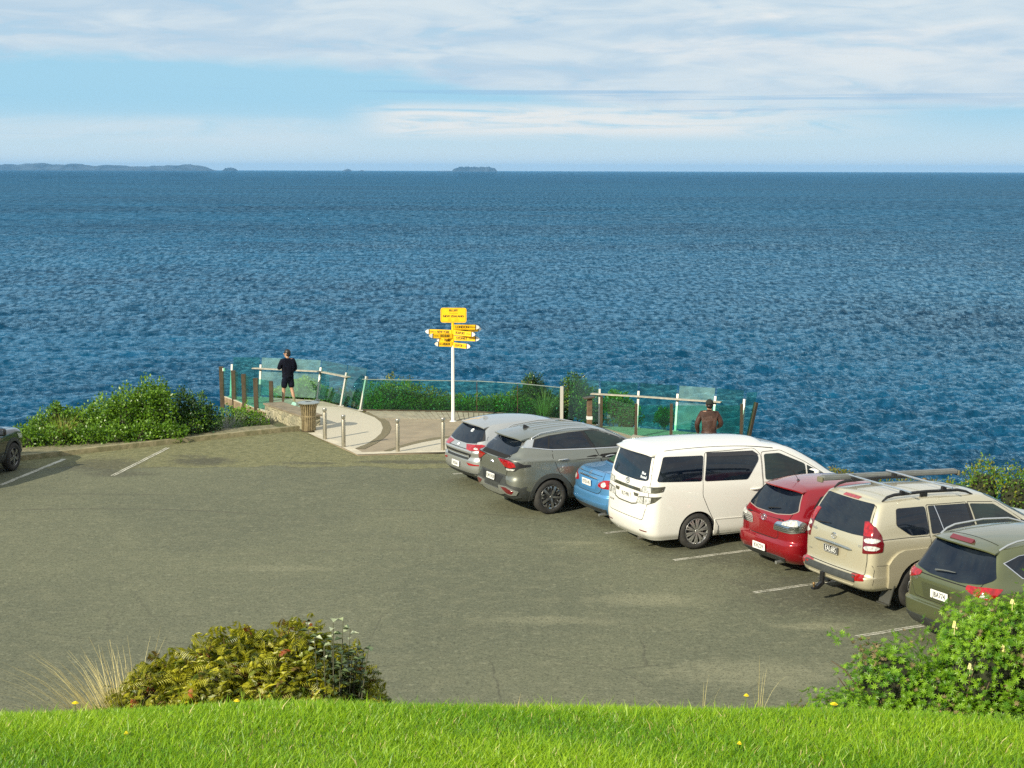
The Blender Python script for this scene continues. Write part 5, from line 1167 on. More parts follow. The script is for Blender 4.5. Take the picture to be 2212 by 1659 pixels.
def pane(parent, a, b, a2, b2, mat=None, name='glass_pane', th=.012):
    """slab of glass: bottom corners a, b, top corners a2, b2"""
    a, b, a2, b2 = map(Vector, (a, b, a2, b2)); n = (b - a).cross(a2 - a).normalized() * th
    vs = [a, b, b2, a2, a + n, b + n, b2 + n, a2 + n]
    return mesh_obj(name, [tuple(v) for v in vs], [(0, 1, 2, 3), (7, 6, 5, 4), (0, 4, 5, 1), (1, 5, 6, 2), (2, 6, 7, 3), (3, 7, 4, 0)], mat or PANE, parent)

def lean_post(parent, base, top, mat, w=.055, d=.085, name='post', foot=True):
    mb = MB(); mb.beam(base, top, w, d)
    if foot: mb.box((base[0], base[1], base[2] + .012), (.16, .16, .024))
    return mb.build(name, mat, parent)

def platform(name, deck, bays, posts, rail_z, front, label, pale_bays, low_glass, brown_first):
    root = empty(name, (0, 0, 0), 0, label, 'platform')
    mb = MB(); mb.prism(deck, -.20, .018); mb.build('deck', M('deck_boards', (.36, .33, .235), .85, col2=(.27, .25, .175), vscale=4, bump=.4, bscale=30), root)
    mb = MB()
    for (x0, y0), (x1, y1) in zip(front[:-1], front[1:]): mb.beam((x0, y0, -.07), (x1, y1, -.07), .06, .24)
    mb.build('edge_beam', M('edge_timber', (.30, .22, .13), .8, col2=(.16, .12, .07), vscale=6, bump=.4, bscale=25), root)
    mb = MB()
    for (x0, y0), (x1, y1) in zip(front[:-1], front[1:]): mb.beam((x0, y0, .045), (x1, y1, .045), .075, .022)
    mb.build('edge_capping', M('pale_capping', (.50, .46, .36), .7), root)
    for (bx, by, tx, ty) in (posts if bays[1] < 5 else posts[1:]): lean_post(root, (bx, by, .02), (tx, ty, 1.0), POSTW)
    for i, ((bx, by, tx, ty), (cx, cy, ux, uy)) in enumerate(zip(posts[:-1], posts[1:])):
        d = Vector((cx - bx, cy - by)).normalized(); g = .035
        up = lambda b_, t_, z: b_ + (t_ - b_) * z
        pane(root, (bx + d.x * g, by + d.y * g, .09), (cx - d.x * g, cy - d.y * g, .09), (up(bx, tx, 1.22) + d.x * g, up(by, ty, 1.22) + d.y * g, 1.22), (up(cx, ux, 1.22) - d.x * g, up(cy, uy, 1.22) - d.y * g, 1.22), PANE_PALE if i in pale_bays else PANE)
    if rail_z:
        P = [(b[0] + (b[2] - b[0]) * rail_z, b[1] + (b[3] - b[1]) * rail_z) for b in posts[bays[0]:bays[1]]]
        mb = MB(); q = [Vector((x, y, rail_z)) + Vector((0, -.12, 0)) for x, y in P]
        q[0] += (q[0] - q[1]).normalized() * .25; q[-1] += (q[-1] - q[-2]).normalized() * .15
        for a, b in zip(q[:-1], q[1:]): mb.beam(a, b, .16, .028)
        hr = mb.build('handrail', RAILW, root)
        mb = MB()
        for x, y in P: mb.beam((x, y - .02, rail_z - .10), (x, y - .13, rail_z - .02), .03, .03)
        mb.build('rail_bracket', BROWN, hr)
    return root

# left wing
wl = [(-8.72, 48.30, -8.70, 48.55), (-7.82, 48.25, -7.80, 48.50), (-5.94, 47.54, -5.84, 47.80), (-5.09, 46.40, -4.93, 46.62), (-4.43, 45.56, -4.26, 45.78)]
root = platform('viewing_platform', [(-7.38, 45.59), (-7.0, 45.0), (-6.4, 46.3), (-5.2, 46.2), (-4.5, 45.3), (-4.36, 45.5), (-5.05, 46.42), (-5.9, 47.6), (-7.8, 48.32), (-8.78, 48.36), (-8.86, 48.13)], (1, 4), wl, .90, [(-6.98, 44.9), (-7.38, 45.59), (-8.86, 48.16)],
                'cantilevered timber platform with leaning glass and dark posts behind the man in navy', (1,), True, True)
lp = [(-9.0, 48.42), (-8.46, 47.48), (-8.0, 46.62), (-7.5, 45.72)]
for x, y in lp: lean_post(root, (x, y, -.34), (x - .02, y, .95), BROWN, .085, .13, foot=False)
lean_post(root, (-7.0, 45.3, .30), (-7.0, 45.3, .92), BROWN, .11, .11, foot=False)
for (x0, y0), (x1, y1) in zip(lp, lp[1:] + [(-7.0, 45.3)]): pane(root, (x0 + .03, y0, .06), (x1 - .03, y1, .06), (x0 + .03, y0, .93), (x1 - .03, y1, .93))
mb = MB(); mb.box((-8.93, 48.36, .86), (.08, .02, .10), bev=.008); mb.build('warning_sign', M('sign_white', (.7, .7, .66), .5), root)

# right wing
wr_ = [(1.55, 43.75, 1.60, 44.0), (2.41, 42.94, 2.43, 43.2), (3.42, 42.53, 3.48, 42.8), (4.42, 42.01, 4.50, 42.27), (5.36, 41.56, 5.47, 41.82), (6.08, 41.09, 6.17, 41.32)]
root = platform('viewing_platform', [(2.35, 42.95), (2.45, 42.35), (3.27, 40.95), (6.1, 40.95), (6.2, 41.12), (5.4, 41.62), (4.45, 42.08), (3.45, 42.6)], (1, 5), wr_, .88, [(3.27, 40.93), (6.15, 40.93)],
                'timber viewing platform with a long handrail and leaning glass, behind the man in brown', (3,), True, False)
rp = [(2.44, 42.45), (3.27, 41.0), (4.20, 41.0), (6.05, 41.0)]
for x, y in rp: lean_post(root, (x, y, -.2), (x, y, .92), BROWN, .11, .07, foot=False)
lean_post(root, (6.20, 41.1, -.3), (6.47, 41.25, .93), BROWN, .11, .07, foot=False)
for (x0, y0), (x1, y1) in zip(rp[:-1], rp[1:]): pane(root, (x0 + .05, y0, .06), (x1 - .05, y1, .06), (x0 + .05, y0, .88), (x1 - .05, y1, .88))
pane(root, (6.10, 41.02, .06), (6.24, 41.12, .06), (6.2, 41.2, 1.2), (6.5, 41.3, 1.2))

# straight glass fence between the wings
root = empty('glass_fence', (0, 0, 0), 0, 'frameless green glass fence with a thin top rail behind the yellow signpost', 'fence')
fp = [(-4.38, 45.55), (-1.02, 45.25), (.16, 44.78), (1.40, 43.92)]
for (x0, y0), (x1, y1) in zip(fp[:-1], fp[1:]): pane(root, (x0 + .02, y0, .05), (x1 - .02, y1, .05), (x0 + .02, y0, .93), (x1 - .02, y1, .93))
mb = MB()
for (x0, y0), (x1, y1) in zip(fp[:-1], fp[1:]): mb.beam((x0, y0, .945), (x1, y1, .940), .020, .020)
mb.build('top_rail', M('rail_grey', (.24, .30, .27), .4, metal=.5), root)
mb = MB()
for (x0, y0), (x1, y1) in zip(fp[:-1], fp[1:]): mb.beam((x0, y0, .03), (x1, y1, .03), .07, .07)
mb.build('base_channel', BROWN, root)
for x, y in fp[1:3]: mb = MB(); mb.box((x, y, .47), (.02, .03, .9)); mb.build('joint', BROWN, root)
lean_post(root, (1.40, 43.88, .02), (1.40, 43.88, .98), POSTW, .09, .09)

# stone wall
def stone_material():
    m = bpy.data.materials.new('rubble_stone'); m.use_nodes = True; w = NT(m.node_tree); b = m.node_tree.nodes['Principled BSDF']
    p = w.coords('Object'); pp = w.mix(.06, p, w.noise(p, 6, 3, .6, 0, 1)); v = w.node('ShaderNodeTexVoronoi'); w.l.new(pp, v.inputs['Vector']); v.inputs['Scale'].default_value = 5.5
    e = w.node('ShaderNodeTexVoronoi', feature='DISTANCE_TO_EDGE'); w.l.new(pp, e.inputs['Vector']); e.inputs['Scale'].default_value = 5.5
    c = w.mix(w.sep(v.outputs['Color'])[0], (.34, .31, .19), (.15, .15, .10)); c = w.mix(w.math('MULTIPLY', w.ramp(w.noise(p, 14, 4), .35, .7), .5), c, (.42, .38, .26)); c = w.mix(w.ramp(e.outputs['Distance'], .02, .06, 1, 0), c, (.40, .36, .25))
    w.l.new(c, b.inputs['Base Color']); b.inputs['Roughness'].default_value = .9; w.l.new(w.bump(w.ramp(e.outputs['Distance'], 0, .12), .8, .03), b.inputs['Normal']); return m
root = empty('stone_wall', (0, 0, 0), 0, 'low rubble stone wall with flat coping beside the rubbish bin', 'wall')
A, B = Vector((-7.12, 44.85)), Vector((-5.72, 42.52)); nn = Vector((.857, .515))
def wall_prism(z0, z1, o0, o1, a=0., b=1.): P = [A.lerp(B, a) + nn * o0, A.lerp(B, b) + nn * o0, A.lerp(B, b) + nn * o1, A.lerp(B, a) + nn * o1]; return [tuple(p) for p in P], z0, z1
mb = MB(); mb.prism(*wall_prism(-.28, .29, 0, .52)); mb.build('stone_face', stone_material(), root)
mb = MB(); mb.prism(*wall_prism(-1.6, -.28, .012, .50)); mb.build('plinth', M('lichen_render', (.46, .40, .20), .9, col2=(.42, .27, .03), vscale=2.4, bump=.3, bscale=30), root)
mb = MB(); mb.prism(*wall_prism(.29, .335, -.03, .56, -.02, 1.02)); mb.build('coping', M('brown_coping', (.20, .165, .11), .85, var=.2, vscale=5), root)

# rubbish bin
root = empty('rubbish_bin', (-5.49, 42.0, .0), 0, 'flared bronze slatted litter bin with round lid at the end of the stone wall', 'bin')
prof = [(.195, .03), (.195, .25), (.198, .45), (.21, .60), (.235, .70), (.285, .775)]
mb = MB()
for i in range(24):
    a0 = 2 * math.pi * i / 24; hw = 2 * math.pi / 24 * .34; vs, fs = [], []
    for r, z in prof:
        for k, dr in ((-1, 0), (1, 0), (1, -.014), (-1, -.014)): vs.append(((r + dr) * math.cos(a0 + k * hw), (r + dr) * math.sin(a0 + k * hw), z))
    for j in range(len(prof) - 1):
        for k in range(4): fs.append((4 * j + k, 4 * j + (k + 1) % 4, 4 * j + 4 + (k + 1) % 4, 4 * j + 4 + k))
    mb.add(vs, fs + [(3, 2, 1, 0), tuple(4 * (len(prof) - 1) + k for k in range(4))])
BRZ = M('bronze_slat', (.36, .29, .17), .42, metal=.6, var=.2, vscale=12)
mb.build('slats', BRZ, root)
mb = MB(); mb.lathe([(0, .05), (.165, .05), (.172, .45), (.20, .68), (.245, .76)], 28); mb.build('liner', M('bin_liner', (.015, .013, .01), .8), root, 60)
mb = MB(); mb.lathe([(.188, .40), (.204, .40), (.206, .44), (.190, .44)], 28); mb.build('hoop', BRZ, root, 60)
mb = MB(); mb.lathe([(.10, .800), (.11, .812), (.27, .795), (.298, .785), (.298, .765), (.27, .768), (.10, .79)], 32); mb.build('lid', M('bin_lid', (.40, .43, .40), .35, metal=.7), root, 40)
mb = MB(); mb.lathe([(0, .0), (.20, .0), (.20, .035), (0, .035)], 24); mb.build('base', BROWN, root)

# bollards
def bollard(x, y):
    r = empty('bollard', (x, y, .02), 0, cat='bollard', group='steel bollards along the plaza edge')
    mb = MB(); mb.lathe([(.0, 0), (.052, 0), (.052, .70), (.048, .712), (.034, .715), (.034, .735), (.048, .738), (.052, .745), (.052, .822), (.046, .832), (0, .834)], 20); mb.build('post', STEEL, r, 40)
    mb = MB(); mb.lathe([(.0531, .748), (.0536, .75), (.0536, .815), (.0531, .817)], 20); mb.build('cap', M('bright_steel', (.62, .60, .54), .25, metal=.9), r, 40)
    mb = MB(); mb.lathe([(.052, .004), (.075, .004), (.075, .012), (.052, .014)], 20); mb.build('foot_ring', STEEL, r, 40)
    return r
bol = [(-4.88, 40.54, 'steel bollard nearest the rubbish bin'), (-4.27, 39.38, 'steel bollard at the corner of the pale concrete, second from the bin'), (-2.85, 38.75, 'steel bollard on the pale wedge, third from the bin'), (-1.73, 38.97, 'steel bollard right beside the silver hatchback')]
b0 = bollard(*bol[0][:2])
for i, (x, y, lb) in enumerate(bol):
    r = b0
    if i:
        r = b0.copy(); COL.objects.link(r); r.location = (x, y, .02)
        for ch in b0.children: q = ch.copy(); COL.objects.link(q); q.parent = r
    r['label'] = lb

# little timber pedestal by the right wing
root = empty('timber_pedestal', (2.12, 42.55, .02), R(10), 'small brown timber box post with a sloping cap beside the handrail', 'pedestal')
mb = MB(); mb.box((0, 0, .40), (.13, .13, .80), bev=.01); mb.build('post', M('pedestal_timber', (.16, .10, .055), .8, col2=(.10, .065, .04), vscale=7), root)
mb = MB(); mb.box((0, 0, .28), (.14, .14, .09)); mb.build('notice', M('sign_white', (.7, .7, .66), .5), root)
mb = MB(); mb.box((-.02, 0, .835), (.30, .26, .04), rot=Matrix.Rotation(R(-8), 3, 'Y'), bev=.01); mb.build('cap', BROWN, root)

# ------------------------------------------------------------------ the yellow signpost
YEL = M('sign_yellow', (.86, .50, .004), .45, var=.05, vscale=8); INK = M('sign_black', (.02, .015, .01), .6); ORA = M('sign_orange', (.55, .25, .01), .6); TIPW = M('sign_white', (.7, .7, .66), .5)
S = Vector((-1.65, 43.60, 0)); root = empty('signpost', tuple(S), 0, 'tall white pole with yellow fingerposts and name board in front of the glass fence', 'signpost')
mb = MB(); mb.lathe([(0, .0), (.10, .0), (.10, .03), (.055, .04), (.048, .3), (.045, 2.16), (0, 2.16)], 20); mb.build('pole', M('pole_white', (.76, .75, .70), .4), root, 40)
mb = MB(); mb.lathe([(0, 2.15), (.040, 2.15), (.038, 2.86), (0, 2.87)], 16); mb.build('upper_pole', YEL, root, 40)
# name board faces the camera
fr = Matrix.Translation((.02, -.045, 3.01)) @ Matrix.Rotation(R(-2), 4, 'Z') @ Matrix(((1, 0, 0, 0), (0, 0, -1, 0), (0, 1, 0, 0), (0, 0, 0, 1)))
pol = round_poly([(-.36, -.205), (.36, -.205), (.36, .205), (-.36, .205)], .07, 6); n = len(pol); mb = MB()
mb.add([fr @ Vector((a, b, -.02)) for a, b in pol] + [fr @ Vector((a, b, 0)) for a, b in pol], [tuple(range(n))[::-1], tuple(range(n, 2 * n))] + [(i, (i + 1) % n, n + (i + 1) % n, n + i) for i in range(n)])
add_text(mb, 'BLUFF', .088, fr @ Matrix.Translation((0, .13, .003)), 1, 1.05, .004); add_text(mb, 'Stirling Point', .048, fr @ Matrix.Translation((0, .055, .003)), 2)
add_text(mb, 'NEW ZEALAND', .082, fr @ Matrix.Translation((0, -.03, .003)), 1, 1.0, .004); add_text(mb, 'LAT.          LONG.', .036, fr @ Matrix.Translation((0, -.105, .003)), 2); add_text(mb, '46.37 S      168.21 E', .036, fr @ Matrix.Translation((0, -.15, .003)), 2)
pb = round_poly([(-.335, -.18), (.335, -.18), (.335, .18), (-.335, .18)], .06, 6)
for i in range(len(pb)):
    a, b = Vector(pb[i]), Vector(pb[(i + 1) % len(pb)])
    if (b - a).length > 1e-6: d = (b - a).normalized(); q = Vector((-d.y, d.x)) * .004; mb.add([fr @ Vector((*p, .0025)) for p in (a - q, b - q, b + q, a + q)], [(0, 1, 2, 3)], 2)
mb.build('name_board', [YEL, INK, ORA], root)
def arm(name_txt, km, yaw, z, L, tilt=0, h=.135, start=.03):
    """board pointing out from the pole: yaw 0 = to the right, positive = away from the camera; letters on the camera side"""
    left = abs(yaw) > 90; a = R(yaw); d = Vector((math.cos(a), math.sin(a), 0)); nf = Vector((d.y, -d.x, 0))
    if nf.y > 0: nf = -nf
    up = Vector((0, 0, 1)); rd = up.cross(nf); mt = Matrix((rd, up, nf)).transposed().to_4x4(); sgn = 1 if rd.dot(d) > 0 else -1
    o = Vector((0, -.03, z)); mb = MB(); T = Matrix.Translation(o) @ mt @ Matrix.Rotation(R(tilt) * sgn, 4, 'Z')
    P = [(start, -h / 2), (L - .10, -h / 2), (L - .03, -h * .28), (L, 0), (L - .03, h * .28), (L - .10, h / 2), (start, h / 2)]; n = len(P)
    f = lambda x, y, zz: T @ Vector((x * sgn, y, zz))
    side = [(i, (i + 1) % n, n + (i + 1) % n, n + i) for i in range(n)]
    mb.add([f(x, y, 0) for x, y in P] + [f(x, y, .022) for x, y in P], [tuple(range(n)), tuple(range(n, 2 * n))] + side, 0)
    mb.add([f(x, y, .0245) for x, y in P[1:6]] , [tuple(range(5))], 3); mb.add([f(x, y, .0245) for x, y in ((L - .125, -h / 2), (L - .10, -h / 2), (L - .10, h / 2), (L - .125, h / 2))], [(0, 1, 2, 3)], 1)
    tw = L - start - .16
    add_text(mb, name_txt, .105, T @ Matrix.Translation((sgn * (start + .04 + tw * .33), 0, .025)) @ Matrix.Diagonal((min(.95, tw * .64 / (.075 * len(name_txt))), 1, 1, 1)), 1, 1.0, .004)
    add_text(mb, km, .062, T @ Matrix.Translation((sgn * (start + tw * .84 + .03), 0, .025)) @ Matrix.Diagonal((.8, 1, 1, 1)), 1)
    mb.build('finger_board', [YEL, INK, ORA, TIPW], root)
arm('LONDON', '18958 km', 14, 2.68, .76, -1.5); arm('RUAPUKE', '35 km', -24, 2.535, .70, -3); arm('HOBART', '1680 km', 38, 2.57, .98); arm('SYDNEY', '2000 km', -10, 2.375, .76, -1)
arm('NEW YORK', '15008 km', 172, 2.53, .78, 1); arm('DOG ISLAND', '12 km', 205, 2.43, .72, 3); arm('STEWART ISLAND', '35 km', 140, 2.30, .60); arm('WELLINGTON', '1040 km', 192, 2.20, .52, 2); arm('EQUATOR', '5133 km', -30, 2.185, .58, -2)

# ------------------------------------------------------------------ people
def skin_mesh(nodes, edges, root, levels=2):
    names = list(nodes); ix = {k: i for i, k in enumerate(names)}
    me = bpy.data.meshes.new('skin'); me.from_pydata([nodes[k][0] for k in names], [(ix[a], ix[b]) for a, b in edges], [])
    o = bpy.data.objects.new('skin', me); COL.objects.link(o); md = o.modifiers.new('s', 'SKIN'); md.use_smooth_shade = True
    for k in names:
        sv = me.skin_vertices[0].data[ix[k]]; r = nodes[k][1]; sv.radius = (r, r) if not isinstance(r, tuple) else r; sv.use_root = (k == root)
    o.modifiers.new('u', 'SUBSURF').levels = levels
    dg = bpy.context.evaluated_depsgraph_get(); m = bpy.data.meshes.new_from_object(o.evaluated_get(dg))
    v = [tuple(x.co) for x in m.vertices]; f = [tuple(p.vertices) for p in m.polygons]
    bpy.data.objects.remove(o); bpy.data.meshes.remove(m); bpy.data.meshes.remove(me); return v, f

def ellipsoid(mb, c, r, m=0, n=14, k=9, lo=-90, hi=90, rot=None):
    vs, fs = [], []
    for i in range(k + 1):
        t = R(lo + (hi - lo) * i / k)
        for j in range(n): a = 2 * math.pi * j / n; p = Vector((r[0] * math.cos(t) * math.cos(a), r[1] * math.cos(t) * math.sin(a), r[2] * math.sin(t))); p = rot @ p if rot else p; vs.append(Vector(c) + p)
    for i in range(k):
        for j in range(n): fs.append((i * n + j, i * n + (j + 1) % n, (i + 1) * n + (j + 1) % n, (i + 1) * n + j))
    mb.add(vs, fs, m)

SKIN = M('skin', (.42, .24, .15), .55, var=.06, vscale=20)
def person(loc, rz, H, label, arms, legs, headturn, jacket, shorts_len, cloth_low, shoe, hair, cap=None, yoke=None):
    k = H / 1.72; root = empty('person', loc, rz, label, 'person'); root.scale = (k, k, k)
    (eL, wL), (eR, wR) = arms; (kL, aL), (kR, aR) = legs
    N = {'pel': ((0, 0, .94), .112), 'spine': ((0, .0, 1.10), .125), 'chest': ((0, .0, 1.28), .145), 'neckb': ((0, .0, 1.42), .075), 'neck': ((0, .012, 1.48), .052)}
    ht = Matrix.Rotation(headturn, 3, 'Z'); hc = Vector((0, .018, 1.60))
    N['skull'] = ((0, .015, 1.57), .085); N['crown'] = ((0, .01, 1.635), .062)
    E = [('pel', 'spine'), ('spine', 'chest'), ('chest', 'neckb'), ('neckb', 'neck'), ('neck', 'skull'), ('skull', 'crown')]
    for s_, sx, e, w_ in (('L', -1, eL, wL), ('R', 1, eR, wR)):
        N['sh' + s_] = ((sx * .175, 0, 1.385), .062); N['el' + s_] = (e, .043); N['wr' + s_] = (w_, .029)
        hd_ = (Vector(w_) - Vector(e)).normalized(); N['pm' + s_] = (tuple(Vector(w_) + hd_ * .06), (.040, .020)); E += [('chest', 'sh' + s_), ('sh' + s_, 'el' + s_), ('el' + s_, 'wr' + s_), ('wr' + s_, 'pm' + s_)]
    for s_, sx, kn, an in (('L', -1, kL, aL), ('R', 1, kR, aR)):
        N['hp' + s_] = ((sx * .095, 0, .88), .092); N['kn' + s_] = (kn, .056); cf = Vector(kn).lerp(Vector(an), .35) + Vector((0, -.02, 0)); N['cf' + s_] = (tuple(cf), .055); N['an' + s_] = (an, .034); N['to' + s_] = ((an[0] + sx * .02, an[1] + .13, .035), .032)
        E += [('pel', 'hp' + s_), ('hp' + s_, 'kn' + s_), ('kn' + s_, 'cf' + s_), ('cf' + s_, 'an' + s_), ('an' + s_, 'to' + s_)]
    v, f = skin_mesh(N, E, 'pel'); mb = MB(); mb.add(v, f)
    # features of the head, turned with it, and the fingers
    ellipsoid(mb, hc + ht @ Vector((0, .0, 0)), (.078, .094, .112), rot=ht); ellipsoid(mb, hc + ht @ Vector((0, .04, -.085)), (.045, .045, .035), rot=ht)
    ellipsoid(mb, hc + ht @ Vector((0, .103, -.02)), (.014, .02, .024), rot=ht)
    for sx in (-1, 1): ellipsoid(mb, hc + ht @ Vector((sx * .080, -.005, -.01)), (.012, .025, .034), rot=ht); ellipsoid(mb, hc + ht @ Vector((sx * .032, .084, .008)), (.013, .010, .008), 1, rot=ht)
    ellipsoid(mb, hc + ht @ Vector((0, .088, -.062)), (.024, .008, .006), 2, rot=ht)
    for s_, e, w_ in (('L', eL, wL), ('R', eR, wR)):
        d = (Vector(w_) - Vector(e)).normalized(); sd = d.cross(Vector((0, 0, 1))).normalized() if abs(d.z) < .9 else Vector((0, 1, 0)); dn = sd.cross(d); p0 = Vector(w_) + d * .085
        for i, L_ in enumerate((.062, .072, .068, .052)):
            q = p0 + sd * (.027 - .018 * i); mb.tube([q, q + d * L_ * .5 - dn * .006, q + d * L_ * .85 - dn * .03], [.0095, .0085, .006], 6)
        q = Vector(w_) + d * .03 + sd * (.035 if s_ == 'R' else -.035); mb.tube([q, q + d * .03 + (q - Vector(w_) - d * .03) * .5, q + d * .058 + (q - Vector(w_) - d * .03) * .6], [.011, .010, .007], 6)
    mb.build('body', [SKIN, M('eye_dark', (.02, .015, .012), .3), M('lips', (.30, .12, .09), .5)], root, 180)
    # clothes: own skins a little wider than the body
    J = {'hem': ((0, -.005, .87), (.19, .15)), 'waist': ((0, -.005, 1.06), (.19, .14)), 'chest': ((0, -.008, 1.27), (.195, .15)), 'yoke': ((0, -.005, 1.40), (.12, .095)), 'col': ((0, .0, 1.47), .072)}
    je = [('hem', 'waist'), ('waist', 'chest'), ('chest', 'yoke'), ('yoke', 'col')]
    for s_, sx, e, w_ in (('L', -1, eL, wL), ('R', 1, eR, wR)):
        J['sh' + s_] = ((sx * .19, -.003, 1.375), .088); md = Vector((sx * .19, 0, 1.375)).lerp(Vector(e), .5); J['ua' + s_] = (tuple(md + Vector((sx * .01, 0, 0))), .078); J['el' + s_] = (e, .070); J['fa' + s_] = (tuple(Vector(e).lerp(Vector(w_), .55)), .060); J['wr' + s_] = (tuple(Vector(e).lerp(Vector(w_), .96)), .046)
        je += [('chest', 'sh' + s_), ('sh' + s_, 'ua' + s_), ('ua' + s_, 'el' + s_), ('el' + s_, 'fa' + s_), ('fa' + s_, 'wr' + s_)]
    v, f = skin_mesh(J, je, 'waist')
    fm = None
    jo = mesh_obj('jacket', v, f, [jacket] + ([yoke] if yoke else []), root, 180, [1 if (yoke and (sum(v[i][2] for i in q) / len(q) > 1.30) and abs(sum(v[i][0] for i in q) / len(q)) < .26) else 0 for q in f])
    wb = MB(); wb.lathe([(.178, .87), (.19, .885), (.19, .925), (.18, .94)], 26); wb.v = [(x, y * .76 - .005, z) for x, y, z in wb.v]; wb.build('jacket_hem', jacket, jo, 180)
    T = {'w': ((0, 0, .97), (.17, .14)), 'c': ((0, -.005, .86), (.17, .145))}; te = [('w', 'c')]
    for s_, sx, kn, an in (('L', -1, kL, aL), ('R', 1, kR, aR)):
        T['h' + s_] = ((sx * .095, -.005, .80), .112); end = Vector((sx * .095, 0, .88)).lerp(Vector(kn), shorts_len if shorts_len <= 1 else 1); T['k' + s_] = (tuple(end), .098 if shorts_len <= 1 else .080); te += [('c', 'h' + s_), ('h' + s_, 'k' + s_)]
        if shorts_len > 1: T['a' + s_] = (tuple(Vector(an) + Vector((0, 0, .03))), .062); te.append(('k' + s_, 'a' + s_))
    v, f = skin_mesh(T, te, 'w'); mesh_obj('shorts' if shorts_len <= 1 else 'trousers', v, f, cloth_low, root, 180)
    for s_, sx, an in (('L', -1, aL), ('R', 1, aR)):
        mb = MB(); ellipsoid(mb, (an[0] + sx * .008, an[1] + .05, .045), (.052, .145, .05), 0); mb.box((an[0] + sx * .008, an[1] + .05, .014), (.10, .285, .028), bev=.012); mb.tube([(an[0], an[1], .05), (an[0], an[1] - .005, .115)], [.05, .043], 10, 0); mb.build('shoe', shoe, root, 60)
    mb = MB(); ellipsoid(mb, hc + ht @ Vector((0, -.012, .022)), (.089, .102, .110), 0, 18, 10, -22, 90, rot=ht); ellipsoid(mb, hc + ht @ Vector((0, -.03, -.03)), (.083, .085, .075), 0, 18, 8, rot=ht)
    for i in range(26):
        a = rng.uniform(0, 6.28); t = rng.uniform(.1, 1.2); d = ht @ Vector((math.cos(a) * math.cos(t), math.sin(a) * math.cos(t) * 1.1, math.sin(t))); q = hc + Vector((0, 0, .02)) + d * .085
        if (ht.inverted() @ d).y < .55: ellipsoid(mb, q, (.022, .022, .014), 0, 7, 4)
    ho = mb.build('hair', hair, root, 180)
    if cap:
        mb = MB(); ellipsoid(mb, hc + ht @ Vector((0, -.008, .035)), (.098, .112, .105), 0, 20, 8, -8, 90, rot=ht); mb.lathe([(.099, 0), (.101, .0), (.101, .035), (.098, .035)], 22, (0, 0, 0)); k0 = len(mb.v) - 88
        mb.v[k0:] = [tuple(hc + ht @ Vector((x, y * 1.13 - .008, z + .015))) for x, y, z in mb.v[k0:]]
        mb.build('beanie', cap, root, 180)
    return root

person((-6.69, 46.55, .022), R(34), 1.68, 'man with short black hair in navy jacket and shorts looking out to sea', (((-.265, .05, 1.14), (-.12, .27, 1.22)), ((.27, .0, 1.11), (.17, .20, .98))), (((-.12, .05, .49), (-.15, .06, .09)), ((.115, -.03, .49), (.14, -.16, .09))), R(38),
       M('navy_jacket', (.004, .005, .012), .95, 0, .2, var=.3, vscale=7, bump=.4, bscale=14, bdist=.02), .92, M('navy_shorts', (.004, .006, .015), .95, 0, .2, var=.3, vscale=6, bump=.4, bscale=12, bdist=.02), M('white_shoe', (.62, .62, .60), .6), M('black_hair', (.010, .008, .007), .5))
person((4.60, 36.25, .10), R(-8), 1.62, 'man in brown leather jacket and dark beanie seen from behind the white people mover', (((-.30, -.02, 1.10), (-.27, .14, .86)), ((.30, .02, 1.12), (.20, .22, 1.0))), (((-.11, .03, .49), (-.12, .0, .09)), ((.11, .03, .49), (.13, -.04, .09))), R(5),
       M('brown_leather', (.050, .022, .014), .55, var=.25, vscale=6, bump=.5, bscale=12, bdist=.02), 1.2, M('dark_trousers', (.02, .02, .022), .9), M('dark_shoe', (.03, .025, .02), .6), M('black_hair', (.010, .008, .007), .5), M('dark_beanie', (.014, .018, .013), .9, bump=.5, bscale=60), M('brown_suede', (.034, .012, .006), .75, var=.2, vscale=9))

# ------------------------------------------------------------------ plants
def leaf_mat(name, col, col2, gloss=.4, trans=.25, vscale=3.0):
    m = bpy.data.materials.new(name); m.use_nodes = True; w = NT(m.node_tree); b = m.node_tree.nodes['Principled BSDF']; n = m.node_tree.nodes
    at = w.node('ShaderNodeAttribute', attribute_name='hue'); f = at.outputs['Fac']
    c = w.mix(f, col, col2)
    w.l.new(c, b.inputs['Base Color']); b.inputs['Roughness'].default_value = gloss; b.inputs['Specular IOR Level'].default_value = .45
    t = w.node('ShaderNodeBsdfTranslucent'); w.l.new(w.mix(.5, c, tuple(min(1, v * 1.6) for v in col2)), t.inputs[0]); mx = w.node('ShaderNodeMixShader'); mx.inputs[0].default_value = trans
    w.l.new(b.outputs[0], mx.inputs[1]); w.l.new(t.outputs[0], mx.inputs[2]); w.l.new(mx.outputs[0], n['Material Output'].inputs[0]); return m

